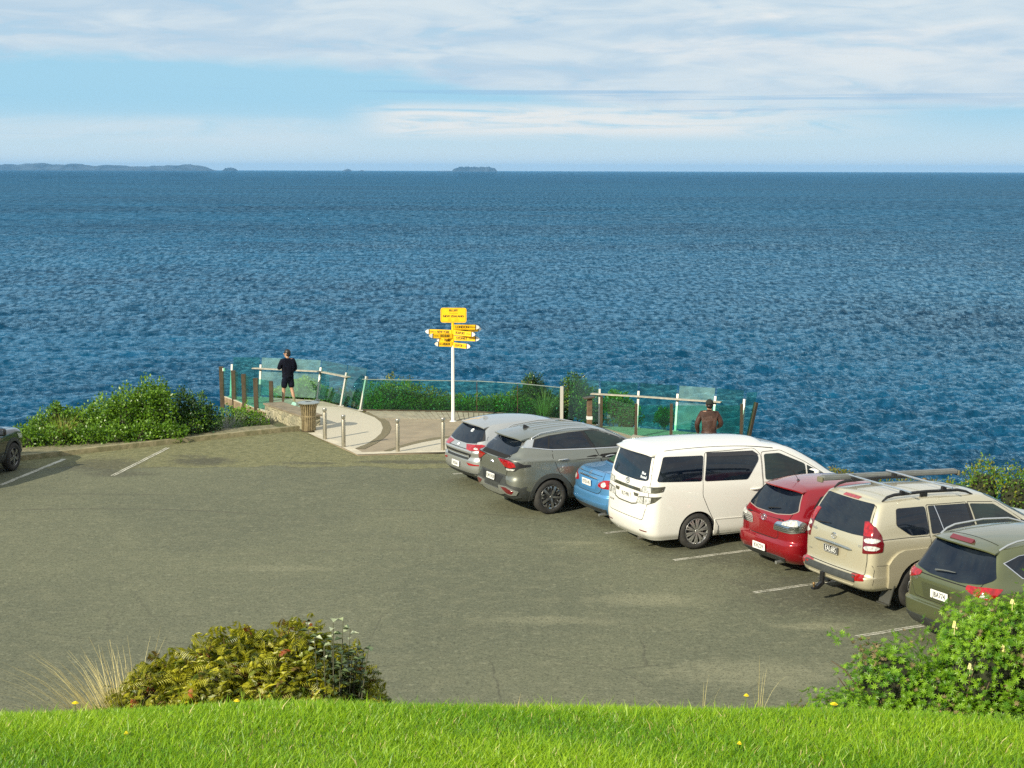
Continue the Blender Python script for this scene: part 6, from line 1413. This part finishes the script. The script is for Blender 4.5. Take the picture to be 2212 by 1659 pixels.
def fast_mesh(name, V, F, mats, parent=None, hue=None, fmat=None, smooth=False):
    V = np.asarray(V, np.float32); F = np.asarray(F, np.int32); me = bpy.data.meshes.new(name); me.vertices.add(len(V)); me.vertices.foreach_set('co', V.ravel())
    k = F.shape[1]; me.loops.add(F.size); me.loops.foreach_set('vertex_index', F.ravel()); me.polygons.add(len(F)); me.polygons.foreach_set('loop_start', np.arange(0, F.size, k, dtype=np.int32))
    for m in (mats if isinstance(mats, list) else [mats]): me.materials.append(m)
    if fmat is not None: me.polygons.foreach_set('material_index', np.asarray(fmat, np.int32))
    if smooth: me.polygons.foreach_set('use_smooth', np.ones(len(F), bool))
    me.update(calc_edges=True)
    if hue is not None: a = me.attributes.new('hue', 'FLOAT', 'FACE'); a.data.foreach_set('value', np.clip(np.asarray(hue, np.float32), 0, 1))
    o = bpy.data.objects.new(name, me); COL.objects.link(o)
    if parent is not None: o.parent = parent
    return o

def unit(a): return a / np.maximum(np.linalg.norm(a, axis=-1, keepdims=True), 1e-9)

def leaves_at(P, D, UP, L, W, fold=.25, droop=.0):
    """diamond leaves: base P, direction D, blade normal UP, lengths L, half widths W -> V, F (two triangles each)"""
    S = unit(np.cross(D, UP)); N = np.cross(S, D); L = L[:, None]; W = W[:, None]
    tip = P + D * L - N * L * droop; mid = P + D * L * .5
    V = np.stack([P, mid + S * W + N * W * fold, tip, mid - S * W + N * W * fold], 1).reshape(-1, 3)
    i = np.arange(len(P))[:, None] * 4; F = np.concatenate([i + [[0, 1, 2]], i + [[0, 2, 3]]], 1).reshape(-1, 3); return V, F

def lump_points(lumps, n, shell=.45):
    """points in the outer shell of a set of ellipsoids, with outward directions; inside parts dropped"""
    lumps = np.asarray(lumps, float); w = (lumps[:, 3] * lumps[:, 4] + lumps[:, 4] * lumps[:, 5] + lumps[:, 3] * lumps[:, 5]); w /= w.sum()
    k = rng.choice(len(lumps), n, p=w); d = unit(rng.normal(size=(n, 3))); d[:, 2] = np.where(d[:, 2] < -.35, -d[:, 2], d[:, 2]); r = 1 - shell * rng.random(n) ** 1.7
    r *= 1 + .13 * np.sin(d[:, 0] * 7 + k) * np.sin(d[:, 2] * 6 + k * 2) + .10 * np.sin(d[:, 1] * 13 + k * 3)
    r += np.where(rng.random(n) < .05, rng.random(n) * .14, 0)
    P = lumps[k, :3] + d * lumps[k, 3:6] * r[:, None]; keep = np.ones(n, bool)
    for j in range(len(lumps)):
        q = np.linalg.norm((P - lumps[j, :3]) / lumps[j, 3:6], axis=1); keep &= ~((q < .62) & (k != j))
    return P[keep], unit(d / lumps[k, 3:6])[keep], k[keep]

TWIG = M('twig_bark', (.12, .085, .05), .9, col2=(.07, .05, .03), vscale=10)
def shrub(name, lumps, n, L, W, mats, label, group, cat='shrub', base=None, twigs=14, up=.35, sprigs=0, core=True):
    lumps = np.asarray(lumps, float); c = lumps[:, :3].mean(0); bx, by = (base or (c[0], c[1])); bz = ground_z(bx, by)
    root = empty(name, (bx, by, bz), 0, label, cat, group); off = np.array([bx, by, bz])
    P, D, K = lump_points(lumps, n); m = len(P)
    d = unit(D * .8 + rng.normal(size=(m, 3)) * .65 + np.array([0, 0, up])); nrm = unit(D + rng.normal(size=(m, 3)) * .55 + np.array([0, 0, .4]))
    l = L * rng.uniform(.6, 1.3, m); V, F = leaves_at(P - off, d, nrm, l, l * W / L * rng.uniform(.8, 1.2, m))
    cl = np.sin(P[:, 0] * 5.1 + K) * np.sin(P[:, 2] * 6.3 + K * 2) * np.sin(P[:, 1] * 4.7)
    hue = np.clip(.45 + .35 * cl + rng.normal(0, .25, m), 0, 1); fm = (rng.random(m) < np.clip(.3 + .4 * cl, .05, .9)).astype(int) if len(mats) > 1 else np.zeros(m, int)
    if len(mats) > 2: fm = np.where(rng.random(m) < .009, 2, fm)
    fast_mesh('foliage', V, F, mats, root, np.repeat(hue, 2), np.repeat(fm, 2))
    mb = MB()
    for i in range(twigs):
        j = rng.integers(len(lumps)); t = lumps[j, :3] + unit(rng.normal(size=3) + [0, 0, .8]) * lumps[j, 3:6] * rng.uniform(.75, 1.05) - off; b = np.array([rng.uniform(-.3, .3), rng.uniform(-.2, .2), -.05]) + np.array([t[0] * .5, t[1] * .5, 0]); q = (b + t) / 2 + rng.normal(0, .06, 3)
        mb.tube([tuple(b), tuple(q), tuple(t)], [.022, .015, .005], 5)
    mb.build('stem', TWIG, root)
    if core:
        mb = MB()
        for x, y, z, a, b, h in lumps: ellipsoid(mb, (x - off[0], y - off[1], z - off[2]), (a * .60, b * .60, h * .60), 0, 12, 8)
        mb.build('dark_core', M('inner_shrub', (.022, .026, .010), 1., var=.4, vscale=9), root)  # solid dark filler that stops the view through the leaves
    return root

GLOSSY = leaf_mat('glossy_leaf', (.045, .12, .008), (.14, .26, .016), .36, .22); GLOSSY2 = leaf_mat('glossy_leaf_light', (.09, .20, .014), (.18, .31, .030), .38, .28); DARKL = leaf_mat('dark_leaf', (.014, .05, .014), (.04, .10, .022), .3, .18)
PALE = leaf_mat('pale_leaf', (.20, .26, .12), (.34, .38, .22), .35, .2)
YGRN = leaf_mat('yellow_green_leaf', (.10, .13, .010), (.25, .25, .022), .4, .28); BRNL = leaf_mat('brown_leaf', (.11, .075, .02), (.22, .15, .04), .6, .2)

def tops(px, x_r, y, dz, jit=.08, depth=.7, rx=.55):
    """lumps hanging under a skyline given as (x, top z)"""
    out = []
    for x, z in px:
        h = max(.35, z - (-1.0)) * .5; out.append((x, y + rng.uniform(-jit, jit), z - h * .98, rx * rng.uniform(.85, 1.15), depth, h))
    return out
G1 = 'coastal shrubs along the bank'
lumpsA = tops([(-12.9, .22), (-12.35, .62), (-11.8, .72), (-11.2, .80), (-10.65, 1.02), (-10.1, 1.26), (-9.55, 1.44), (-9.25, 1.36)], .55, 41.0, 0) + [(-12.0, 40.9, .55, .16, .2, .40)] + [(x, 40.35 + (x + 9) * .32, .0, .55, .5, .5) for x in (-12.3, -11.6, -10.9, -10.2, -9.5, -8.9)]
shrub('coastal_shrub', lumpsA, 30000, .072, .027, [GLOSSY, GLOSSY2, DARKL], 'large glossy green shrub on the bank left of the stone wall', G1, twigs=24)
shrub('coastal_shrub', tops([(-8.75, 1.16), (-8.35, .95), (-8.15, .75)], .4, 41.6, 0, rx=.34, depth=.5) + [(-8.55, 41.2, .1, .45, .4, .5)], 8000, .065, .022, [DARKL, GLOSSY], 'dark green shrub shading the right end of the large glossy shrub', G1)
shrub('coastal_shrub', tops([(-7.95, .38), (-7.5, .42), (-7.15, .25)], .4, 43.6, 0, rx=.42, depth=.6) + [(-7.6, 42.9, -.35, .6, .4, .45)], 3600, .07, .024, [GLOSSY, GLOSSY2, PALE], 'small glossy shrub under the posts of the cantilevered platform', G1)
# middle hedge behind the straight fence, several bushes
mid = [((-4.05, .68), (-3.65, .88), (-3.15, .82)), ((-2.75, .62), (-2.35, .46), (-1.95, .40)), ((-1.5, .36), (-1.05, .32), (-.6, .34)), ((-.25, .38), (.1, .54), (.45, .66))]
midl = ['yellow green bush behind the glass at the left end of the straight fence', 'low olive bush behind the glass just left of the signpost pole', 'low olive bush behind the glass just right of the signpost pole', 'rounded bush behind the glass above the silver hatchback']
for i, (pts_, lb) in enumerate(zip(mid, midl)):
    shrub('coastal_shrub', tops(pts_, .5, 46.4, 0, rx=.5, depth=.6) + [(x, 45.95, -.1, .45, .35, .42) for x, z in pts_], 6500, .065, .02, [[YGRN, GLOSSY2, BRNL], [YGRN, BRNL, GLOSSY], [YGRN, GLOSSY, BRNL], [GLOSSY, YGRN, BRNL]][i], lb, G1)
shrub('tall_shrub', [(.62, 46.9, .50, .34, .4, .46), (.75, 46.7, .05, .55, .5, .6), (1.05, 46.6, -.2, .5, .5, .6), (.4, 46.6, -.2, .5, .5, .5)], 4600, .07, .018, [DARKL, GLOSSY], 'upright dark shrub topping the glass fence near its right end', G1)
shrub('tall_shrub', [(1.85, 46.4, .52, .40, .45, .50), (2.05, 46.2, .1, .60, .5, .70), (1.6, 46.2, -.1, .5, .5, .6), (2.4, 45.6, -.2, .5, .5, .55), (1.3, 45.9, -.4, .5, .5, .5)], 6000, .07, .018, [DARKL, GLOSSY, YGRN], 'tall dense shrub behind the first leaning pane of the right platform', G1)
shrub('coastal_shrub', [(-7.2, 50.2, -.25, .55, .5, .38), (-6.7, 50.2, -.1, .5, .5, .45), (-6.2, 50.1, -.35, .5, .5, .45)], 4200, .08, .028, [GLOSSY2, GLOSSY], 'bright green shrub seen through the glass beside the man in navy', G1, base=(-6.7, 50.2))
shrub('coastal_shrub', [(-5.3, 49.0, -.2, .5, .4, .32), (-4.8, 48.4, -.15, .5, .4, .35), (-4.4, 47.6, -.2, .4, .4, .4)], 3200, .06, .016, [DARKL, GLOSSY], 'dull dark shrub behind the glass bays right of the man in navy', G1, base=(-4.9, 48.4))
shrub('coastal_shrub', [(3.0, 45.0, .2, .42, .4, .48), (3.35, 44.9, -.1, .4, .4, .5)], 3000, .07, .022, [GLOSSY, GLOSSY2], 'green shrub behind the handrail of the right platform', G1, base=(3.1, 45.0))
shrub('coastal_shrub', [(4.35, 44.4, -.05, .28, .3, .34)], 1200, .06, .02, [GLOSSY, DARKL], 'small shrub seen through the lower glass of the right platform', G1, base=(4.35, 44.4), twigs=5)
shrub('coastal_shrub', [(7.62, 36.2, -.35, .42, .4, .45)], 1500, .06, .016, [YGRN, BRNL], 'small yellowish shrub at the bank edge beyond the white people mover', G1, base=(7.6, 36.2), twigs=6)
shrub('coastal_shrub', [(9.15, 31.8, .1, .4, .5, .62), (9.6, 31.5, .5, .50, .5, .70), (9.75, 30.0, -.05, .5, .45, .45), (10.3, 29.4, .0, .55, .5, .5), (10.9, 28.9, .1, .6, .6, .6), (9.3, 30.6, -.2, .45, .4, .4), (10.2, 31.2, .48, .55, .5, .65), (10.75, 31, .4, .5, .5, .65), (9.3, 31.2, -.3, .6, .5, .6), (10.1, 30.7, -.3, .7, .5, .6), (11.3, 30.4, .3, .6, .5, .7)], 9500, .065, .018, [GLOSSY, YGRN, PALE], 'bushy green shrub at the right edge beyond the champagne four wheel drive', G1, base=(10, 31.2), twigs=18)
shrub('coastal_shrub', [(7.9, 33.9, -.15, .5, .4, .5), (8.4, 33.0, -.05, .5, .4, .55), (8.8, 32.4, .05, .4, .4, .55)], 4200, .055, .014, [YGRN, BRNL, GLOSSY], 'low weedy growth behind the roof awning', G1, base=(8.4, 33), twigs=20)

def tussock(name, x, y, z, n, L, spread, mat, label, cat='grass tuft', group=None, lean=(0, 0), w=.004, r0=.08):
    root = empty(name, (x, y, z), 0, label, cat, group); a = rng.uniform(0, 6.283, n); t = np.abs(rng.normal(0, spread, n)); b = rng.uniform(0, r0, n); l = L * rng.uniform(.5, 1.15, n)
    base = np.stack([np.cos(a) * b, np.sin(a) * b, np.zeros(n)], 1); d = unit(np.stack([np.cos(a) * t + lean[0], np.sin(a) * t + lean[1], np.ones(n)], 1)); out = unit(np.stack([np.cos(a) + lean[0] * 2, np.sin(a) + lean[1], np.zeros(n)], 1))
    S = unit(np.cross(d, out + 1e-3)); V, F, k = [], [], 5
    rows = []
    for i in range(k):
        u = i / (k - 1); c = base + d * (l * u)[:, None] + out * (l * .55 * u ** 2.2 * (t + .15))[:, None] - np.array([0, 0, 1]) * (l * .22 * u ** 3)[:, None]; ww = w * (1 - u * .9); rows += [c - S * ww, c + S * ww]
    V = np.stack(rows, 1).reshape(-1, 3); i0 = np.arange(n)[:, None] * (2 * k); F = np.concatenate([i0 + [[2 * j, 2 * j + 1, 2 * j + 3, 2 * j + 2]] for j in range(k - 1)], 1).reshape(-1, 4)
    fast_mesh('blades', V, F, mat, root, np.repeat(rng.random(n), k - 1)); return root
STRAW = leaf_mat('dry_straw', (.40, .32, .11), (.64, .56, .26), .6, .25); GREYT = leaf_mat('grey_tussock', (.20, .21, .17), (.34, .34, .30), .7, .2); REED = leaf_mat('yellow_reed', (.16, .20, .03), (.36, .33, .08), .5, .3)
tussock('grey_tussock', -7.85, 42.6, ground_z(-7.85, 42.6), 420, 1.15, .5, GREYT, 'grey twiggy tussock between the dark shrub and the platform', w=.010, r0=.3)
tussock('reed_clump', -11.5, 39.75, -.02, 150, .95, .35, REED, 'yellowish reed clump in front of the large glossy shrub', w=.010, r0=.25)
tussock('grey_tussock', -4.15, 46.6, ground_z(-4.15, 46.6), 300, 1.3, .45, GREYT, 'grey tussock behind the last leaning pane of the left platform', w=.010, r0=.3)
tussock('reed_clump', .95, 45.3, ground_z(.95, 45.3), 160, 1.1, .4, REED, 'arching pale reeds behind the right end of the straight fence', w=.009, r0=.2)

# ---- the lawn's grass
def lawn_grass():
    n = 230000; y = 3.3 + 2.35 * rng.random(n) ** .9; x = (rng.random(n) - .5) * 2 * (.45 * y + .25); z = lawn_z(x, y)
    thick = .5 + .5 * np.sin(x * 4.3 + 1) * np.sin(y * 5.1 + x * 2); l = (.015 + .021 * rng.random(n)) * (.8 + .5 * thick) * np.where(rng.random(n) < .03, 1.7, 1)
    a = rng.uniform(0, 6.283, n); t = np.abs(rng.normal(.15, .38, n)); d = unit(np.stack([np.cos(a) * t + .12, np.sin(a) * t, np.ones(n)], 1)); out = np.stack([np.cos(a), np.sin(a), np.zeros(n)], 1); th = a + np.pi / 2 + rng.normal(0, .6, n); S = np.stack([np.cos(th), np.sin(th), np.zeros(n)], 1)
    w = .0014 * rng.uniform(.7, 1.6, n); B = np.stack([x, y, z - .004], 1); b1 = B + d * (l * .55)[:, None] + out * (l * .10)[:, None]; tp = B + d * (l * .95)[:, None] + out * (l * .42)[:, None]
    W = w[:, None]; V = np.stack([B - S * W, B + S * W, b1 - S * W * .8, b1 + S * W * .8, tp], 1).reshape(-1, 3); i = np.arange(n)[:, None] * 5
    F = np.concatenate([i + [[0, 1, 3]], i + [[0, 3, 2]], i + [[2, 3, 4]]], 1).reshape(-1, 3); hue = np.clip(.45 + .35 * (thick - .5) + .18 * np.sin(x * 2.9 + y * 3.7) + rng.normal(0, .30, n), 0, 1); dry = (rng.random(n) < .022).astype(int)
    o = fast_mesh('grass', V, F, [leaf_mat('grass_blade', (.085, .24, .004), (.33, .50, .013), .42, .42), STRAW], None, np.repeat(hue, 3), np.repeat(dry, 3)); tag(o, 'bright green mown grass on the bank at the foot of the picture', 'grass', kind='stuff')
lawn_grass()

# ---- fern bush on the left of the bank
def fern_bush():
    x0, y0 = -1.12, 6.35; z0 = float(lawn_z(x0, y0)); root = empty('fern_bush', (x0, y0, z0), 0, 'wide clump of yellow green bracken fern with reddish tips at the lawn edge', 'fern')
    off = np.array([x0, y0, z0]); lum = np.array([(-1.46, 6.35, 4.68, .26, .24, .28), (-1.62, 6.2, 4.64, .16, .16, .20), (-1.2, 6.4, 4.74, .30, .28, .34), (-.95, 6.4, 4.75, .30, .28, .35), (-.76, 6.4, 4.71, .20, .26, .31), (-.62, 6.35, 4.62, .16, .2, .24), (-1.15, 6.15, 4.60, .45, .18, .23), (-.58, 6.35, 4.60, .12, .15, .15)])
    P, D, K = lump_points(lum, 8500, .40); m = len(P); V, F, H, FM = [], [], [], []; nb = 0
    for p, d in zip(P, D):
        dr = unit(np.array([d[0] + rng.normal(0, .55), d[1] + rng.normal(0, .55), d[2] * .5 + rng.uniform(-.1, .5)])); L = rng.uniform(.035, .088); nl = 9; dead = rng.random() < .05 or (p[2] > 5.10 and rng.random() < .22)
        up = unit(d + np.array([0, 0, .6]) + rng.normal(0, .3, 3)); u = np.linspace(.08, 1, nl); curve = rng.uniform(.1, .5); pts = p + dr * (L * (u - .5))[:, None] - up * (L * curve * u ** 2)[:, None]; tang = unit(np.gradient(pts, axis=0)); sd = unit(np.cross(tang, up))
        hue = np.clip(rng.normal(.5, .28), 0, 1); mi = (3 if rng.random() < .22 else 1) if dead else (0 if rng.random() < .75 else 2)
        for sg in (-1, 1):
            ll = L * .40 * np.sin(np.pi * np.clip(u * .85 + .12, 0, 1)) * rng.uniform(.8, 1.2, nl); dd = unit(sd * sg + tang * .45 - up * rng.uniform(.0, .5)); v, f = leaves_at(pts, dd, np.repeat(up[None], nl, 0), ll, ll * .11, .15, .45); V.append(v); F.append(f + nb); nb += len(v); H.append(np.full(len(f), hue) + rng.normal(0, .1, len(f))); FM.append(np.full(len(f), mi))
    mats = [leaf_mat('fern_leaf', (.12, .145, .006), (.50, .48, .030), .32, .25), leaf_mat('fern_brown', (.12, .08, .012), (.26, .19, .03), .6, .2), leaf_mat('fern_green', (.06, .10, .008), (.24, .28, .018), .3, .25), leaf_mat('fern_red', (.30, .07, .015), (.48, .16, .03), .5, .25)]
    fast_mesh('fronds', np.concatenate(V) - off, np.concatenate(F), mats, root, np.concatenate(H), np.concatenate(FM))
    mb = MB()
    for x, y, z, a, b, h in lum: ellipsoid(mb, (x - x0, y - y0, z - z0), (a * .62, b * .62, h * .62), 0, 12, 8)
    mb.build('dark_inner_core', M('inner_fern', (.018, .018, .008), 1., var=.4, vscale=20), root)  # solid dark lumps filling the clump so it is not see-through
    mb = MB()
    for i in range(60):
        j = rng.integers(len(lum)); t = lum[j, :3] + unit(rng.normal(size=3) + [0, 0, .7]) * lum[j, 3:6] * rng.uniform(.85, 1.05) - off; mb.tube([(t[0] * .7, t[1] * .6, 0), tuple(t * .8), tuple(t)], [.005, .003, .0015], 4)
    mb.build('stem', M('fern_stem', (.12, .07, .03), .8), root)
fern_bush()
def broadleaf():
    x0, y0 = -.74, 6.22; z0 = float(lawn_z(x0, y0)) + .02; root = empty('broadleaf_shrub', (x0, y0, z0), 0, 'grey green shrub with whitish young leaves rising behind the fern clump', 'shrub'); V, F, H, FM = [], [], [], []; nb = 0; mb = MB()
    for i in range(22):
        tx, ty, tz = rng.uniform(-.10, .16), rng.uniform(-.06, .12), rng.uniform(.34, .50)
        if i < 8: tx = (-.10, -.06, -.02, .02, .05, .08, .11, .0)[i]; tz = (.60, .55, .52, .62, .60, .57, .50, .54)[i]
        mb.tube([(tx * .3, ty * .3, 0), (tx * .8, ty * .8, tz * .55), (tx, ty, tz)], [.005, .003, .0015], 5)
        for j in range(12):
            u = .55 + .45 * j / 11; p = np.array([tx * (.3 + .7 * u), ty * (.3 + .7 * u), tz * u]); a = (j % 2) * math.pi + (j // 2) * 1.57 + i; d = unit(np.array([math.cos(a), math.sin(a), .55])[None]); up = unit(np.array([-.4 * math.cos(a), -.4 * math.sin(a), 1.])[None]); L = np.array([rng.uniform(.022, .042)]); v, f = leaves_at(p[None], d, up, L, L * .40, .2, .5); V.append(v); F.append(f + nb); nb += 4; H += [rng.random()] * 2; FM += [1 if (u > .90 and i < 8 and rng.random() < .75) else 0] * 2
    fast_mesh('foliage', np.concatenate(V), np.concatenate(F), [leaf_mat('grey_leaf', (.05, .085, .025), (.13, .18, .07), .4, .15), leaf_mat('whitish_leaf', (.34, .40, .20), (.62, .66, .44), .5, .2)], root, H, FM); mb.build('stem', M('grey_stem', (.08, .08, .045), .8), root)
broadleaf()
tussock('dry_grass_tuft', -1.60, 6.2, float(lawn_z(-1.60, 6.2)), 420, .56, .30, STRAW, 'tuft of dry straw coloured grass left of the fern clump', lean=(-.36, -.02), w=.0022, r0=.13)

# ---- lupin bush on the right
def lupin():
    x0, y0 = 1.95, 6.9; z0 = float(lawn_z(x0, y0)); root = empty('lupin_bush', (x0, y0, z0), 0, 'spreading green lupin bush with pale yellow flower spikes at bottom right', 'bush'); off = np.array([x0, y0, z0])
    lum = np.array([(2.12, 6.95, 4.72, .26, .3, .36), (2.35, 6.9, 4.72, .34, .3, .40), (2.7, 6.9, 4.70, .36, .3, .38), (1.88, 6.8, 4.58, .22, .25, .25), (1.62, 6.75, 4.50, .24, .22, .20), (1.45, 6.65, 4.56, .22, .18, .19), (1.24, 6.5, 4.58, .17, .14, .13), (1.36, 6.45, 4.57, .2, .15, .15), (1.55, 6.45, 4.56, .25, .15, .18), (1.70, 6.85, 4.70, .22, .2, .22), (2.08, 6.75, 4.80, .20, .2, .24), (2.25, 6.8, 4.86, .26, .2, .26), (2.15, 6.55, 4.52, .40, .2, .26), (2.6, 6.5, 4.5, .4, .2, .24), (3.1, 6.9, 4.7, .4, .3, .35), (1.88, 6.6, 4.44, .3, .16, .18)])
    P, D, K = lump_points(lum, 16000, .45); q = [(1.44 + .05 * i, 6.8, 4.96 - .035 * i + .03 * math.sin(i)) for i in range(7)]; q = np.repeat(np.array(q), 5, 0) + rng.normal(0, .018, (35, 3)); P = np.concatenate([P, q]); D = np.concatenate([D, np.repeat([[-.3, -.3, .9]], 35, 0)])
    m = len(P); nl = 8; ax = unit(D + rng.normal(size=(m, 3)) * .5 + [0, -.1, .3]); t1 = unit(np.cross(ax, rng.normal(size=(m, 3)))); t2 = np.cross(ax, t1); V, F, H, FM = [], [], [], []; nb = 0
    brown = (rng.random(m) < .05) | ((np.sin(P[:, 0] * 9) * np.sin(P[:, 2] * 13 + 1) > .72) & (rng.random(m) < .5)); hue = np.clip(.5 + rng.normal(0, .28, m), 0, 1); L0 = rng.uniform(.012, .025, m)
    for j in range(nl):
        a = 2 * np.pi * j / nl; d = unit(t1 * math.cos(a) + t2 * math.sin(a) + ax * np.where(brown, 1.1, .45)[:, None] + rng.normal(0, .08, (m, 3))); v, f = leaves_at(P, d, ax, L0, L0 * .13, .2, .05); V.append(v); F.append(f + nb); nb += len(v); H.append(np.repeat(hue, 2)); FM.append(np.repeat(np.where(brown, 1, 0), 2))
    fast_mesh('foliage', np.concatenate(V) - off, np.concatenate(F), [leaf_mat('lupin_leaf', (.05, .16, .006), (.26, .45, .022), .4, .35), leaf_mat('lupin_dead', (.10, .075, .03), (.27, .21, .10), .8, .15)], root, np.concatenate(H), np.concatenate(FM))
    mb = MB()
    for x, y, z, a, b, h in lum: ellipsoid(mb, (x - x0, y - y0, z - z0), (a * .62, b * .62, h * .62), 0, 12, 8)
    mb.build('dark_inner_core', M('inner_lupin', (.020, .024, .010), 1., var=.4, vscale=20), root)  # solid dark lumps filling the bush behind its leaves
    mb = MB()
    for i in range(46):
        j = rng.integers(len(lum)); t = lum[j, :3] + unit(rng.normal(size=3) + [0, 0, .7]) * lum[j, 3:6] * rng.uniform(.8, 1.05) - off; mb.tube([(t[0] * .7, t[1] * .6, 0), tuple(t * .8), tuple(t)], [.006, .004, .002], 4)
    mb.tube([(-.25, -.05, .35), (-.38, -.08, .62), (-.46, -.1, .72), (-.52, -.1, .76)], [.006, .005, .003, .002], 5)
    mb.build('stem', M('lupin_stem', (.13, .09, .05), .8), root)
    FL = M('lupin_flower', (.80, .72, .22), .6, col2=(.72, .66, .36), vscale=40)
    for x, y, z in ((1.365, 6.6, 4.63), (2.10, 6.62, 4.66), (2.33, 6.62, 4.72), (1.93, 6.65, 5.03), (2.20, 6.72, 5.12), (1.99, 6.6, 4.86), (2.42, 6.58, 4.78), (2.13, 6.6, 4.94), (2.75, 6.6, 4.9), (1.60, 6.58, 4.60)):
        mb = MB(); s = rng.uniform(.25, .45)
        mb.tube([(x - x0, y - y0, z - z0 - .03), (x - x0, y - y0, z - z0 + .06 * s)], .0015, 4)
        for k in range(11):
            a = k * 2.2; u = k / 10; r = .008 * (1 - .6 * u); ellipsoid(mb, (x - x0 + r * math.cos(a), y - y0 + r * math.sin(a), z - z0 + .065 * s * u), (.0055 * (1 - .4 * u), .0045, .0045), 0, 6, 4)
        mb.build('flower_spike', FL, root)
lupin()

# ---- small flowers and single stalks
DY = M('dandelion_yellow', (.88, .72, .006), .7, var=.1, vscale=60); DS = M('flower_stem', (.10, .16, .03), .7)
def dandelion(x, y, s, label, tall=.03):
    z = float(lawn_z(x, y)); r = empty('dandelion', (x, y, z), 0, label, 'flower', 'yellow dandelions'); mb = MB(); mb.tube([(0, 0, 0), (.004, -.003, tall)], .0016, 5); mb.build('stem', DS, r); mb = MB()
    for ringr, n, h in ((.016, 16, .0), (.011, 12, .004), (.006, 8, .007)):
        for i in range(n):
            a = 2 * math.pi * i / n + h * 90; c = Vector((.004, -.003, tall)); d = Vector((math.cos(a), math.sin(a), .25)); sd = Vector((-math.sin(a), math.cos(a), 0)) * .0022; mb.add([c + Vector((0, 0, h)) - sd, c + Vector((0, 0, h)) + sd, c + d * ringr * .7 * s + Vector((0, 0, h)) + sd, c + d * ringr * .7 * s + Vector((0, 0, h)) - sd], [(0, 1, 2, 3)])
    mb.build('flower_head', DY, r)
for a in ((-1.40, 4.86, 1., 'dandelion at the lawn edge left of the dry grass tuft', .05), (-.89, 4.9, .9, 'dandelion in front of the middle of the fern clump', .03), (1.03, 4.86, 1.1, 'largest dandelion in the lawn, left of the lupin bush', .04), (.63, 4.2, .6, 'small dandelion low in the lawn centre', .02), (-1.11, 4.35, .6, 'small dandelion in the lawn below the dry grass', .02), (.77, 5.0, .8, 'dandelion on the crest amid dry stalks', .06)): dandelion(*a)
for i, (x, y, L, lb) in enumerate(((.66, 5.2, .20, 'dry stalks left of the lupin on the lawn crest'), (.86, 5.25, .22, 'leaning dry stalks just left of the lupin bush'), (.02, 5.05, .07, 'tiny pale seed stalks at the middle of the lawn crest'), (2.05, 6.35, .36, 'tall thin dry stalks in front of the lupin bush'), (1.55, 6.4, .34, 'arching dry seed head stalks above the left side of the lupin'))):
    tussock('dry_stalks', x, y, float(lawn_z(x, y)), (7, 8, 9, 26, 10)[i], L, .22, STRAW, lb, 'stalks', 'dry stalks along the lawn crest', (.05, 0), .0009, .03 if i < 3 else .2)
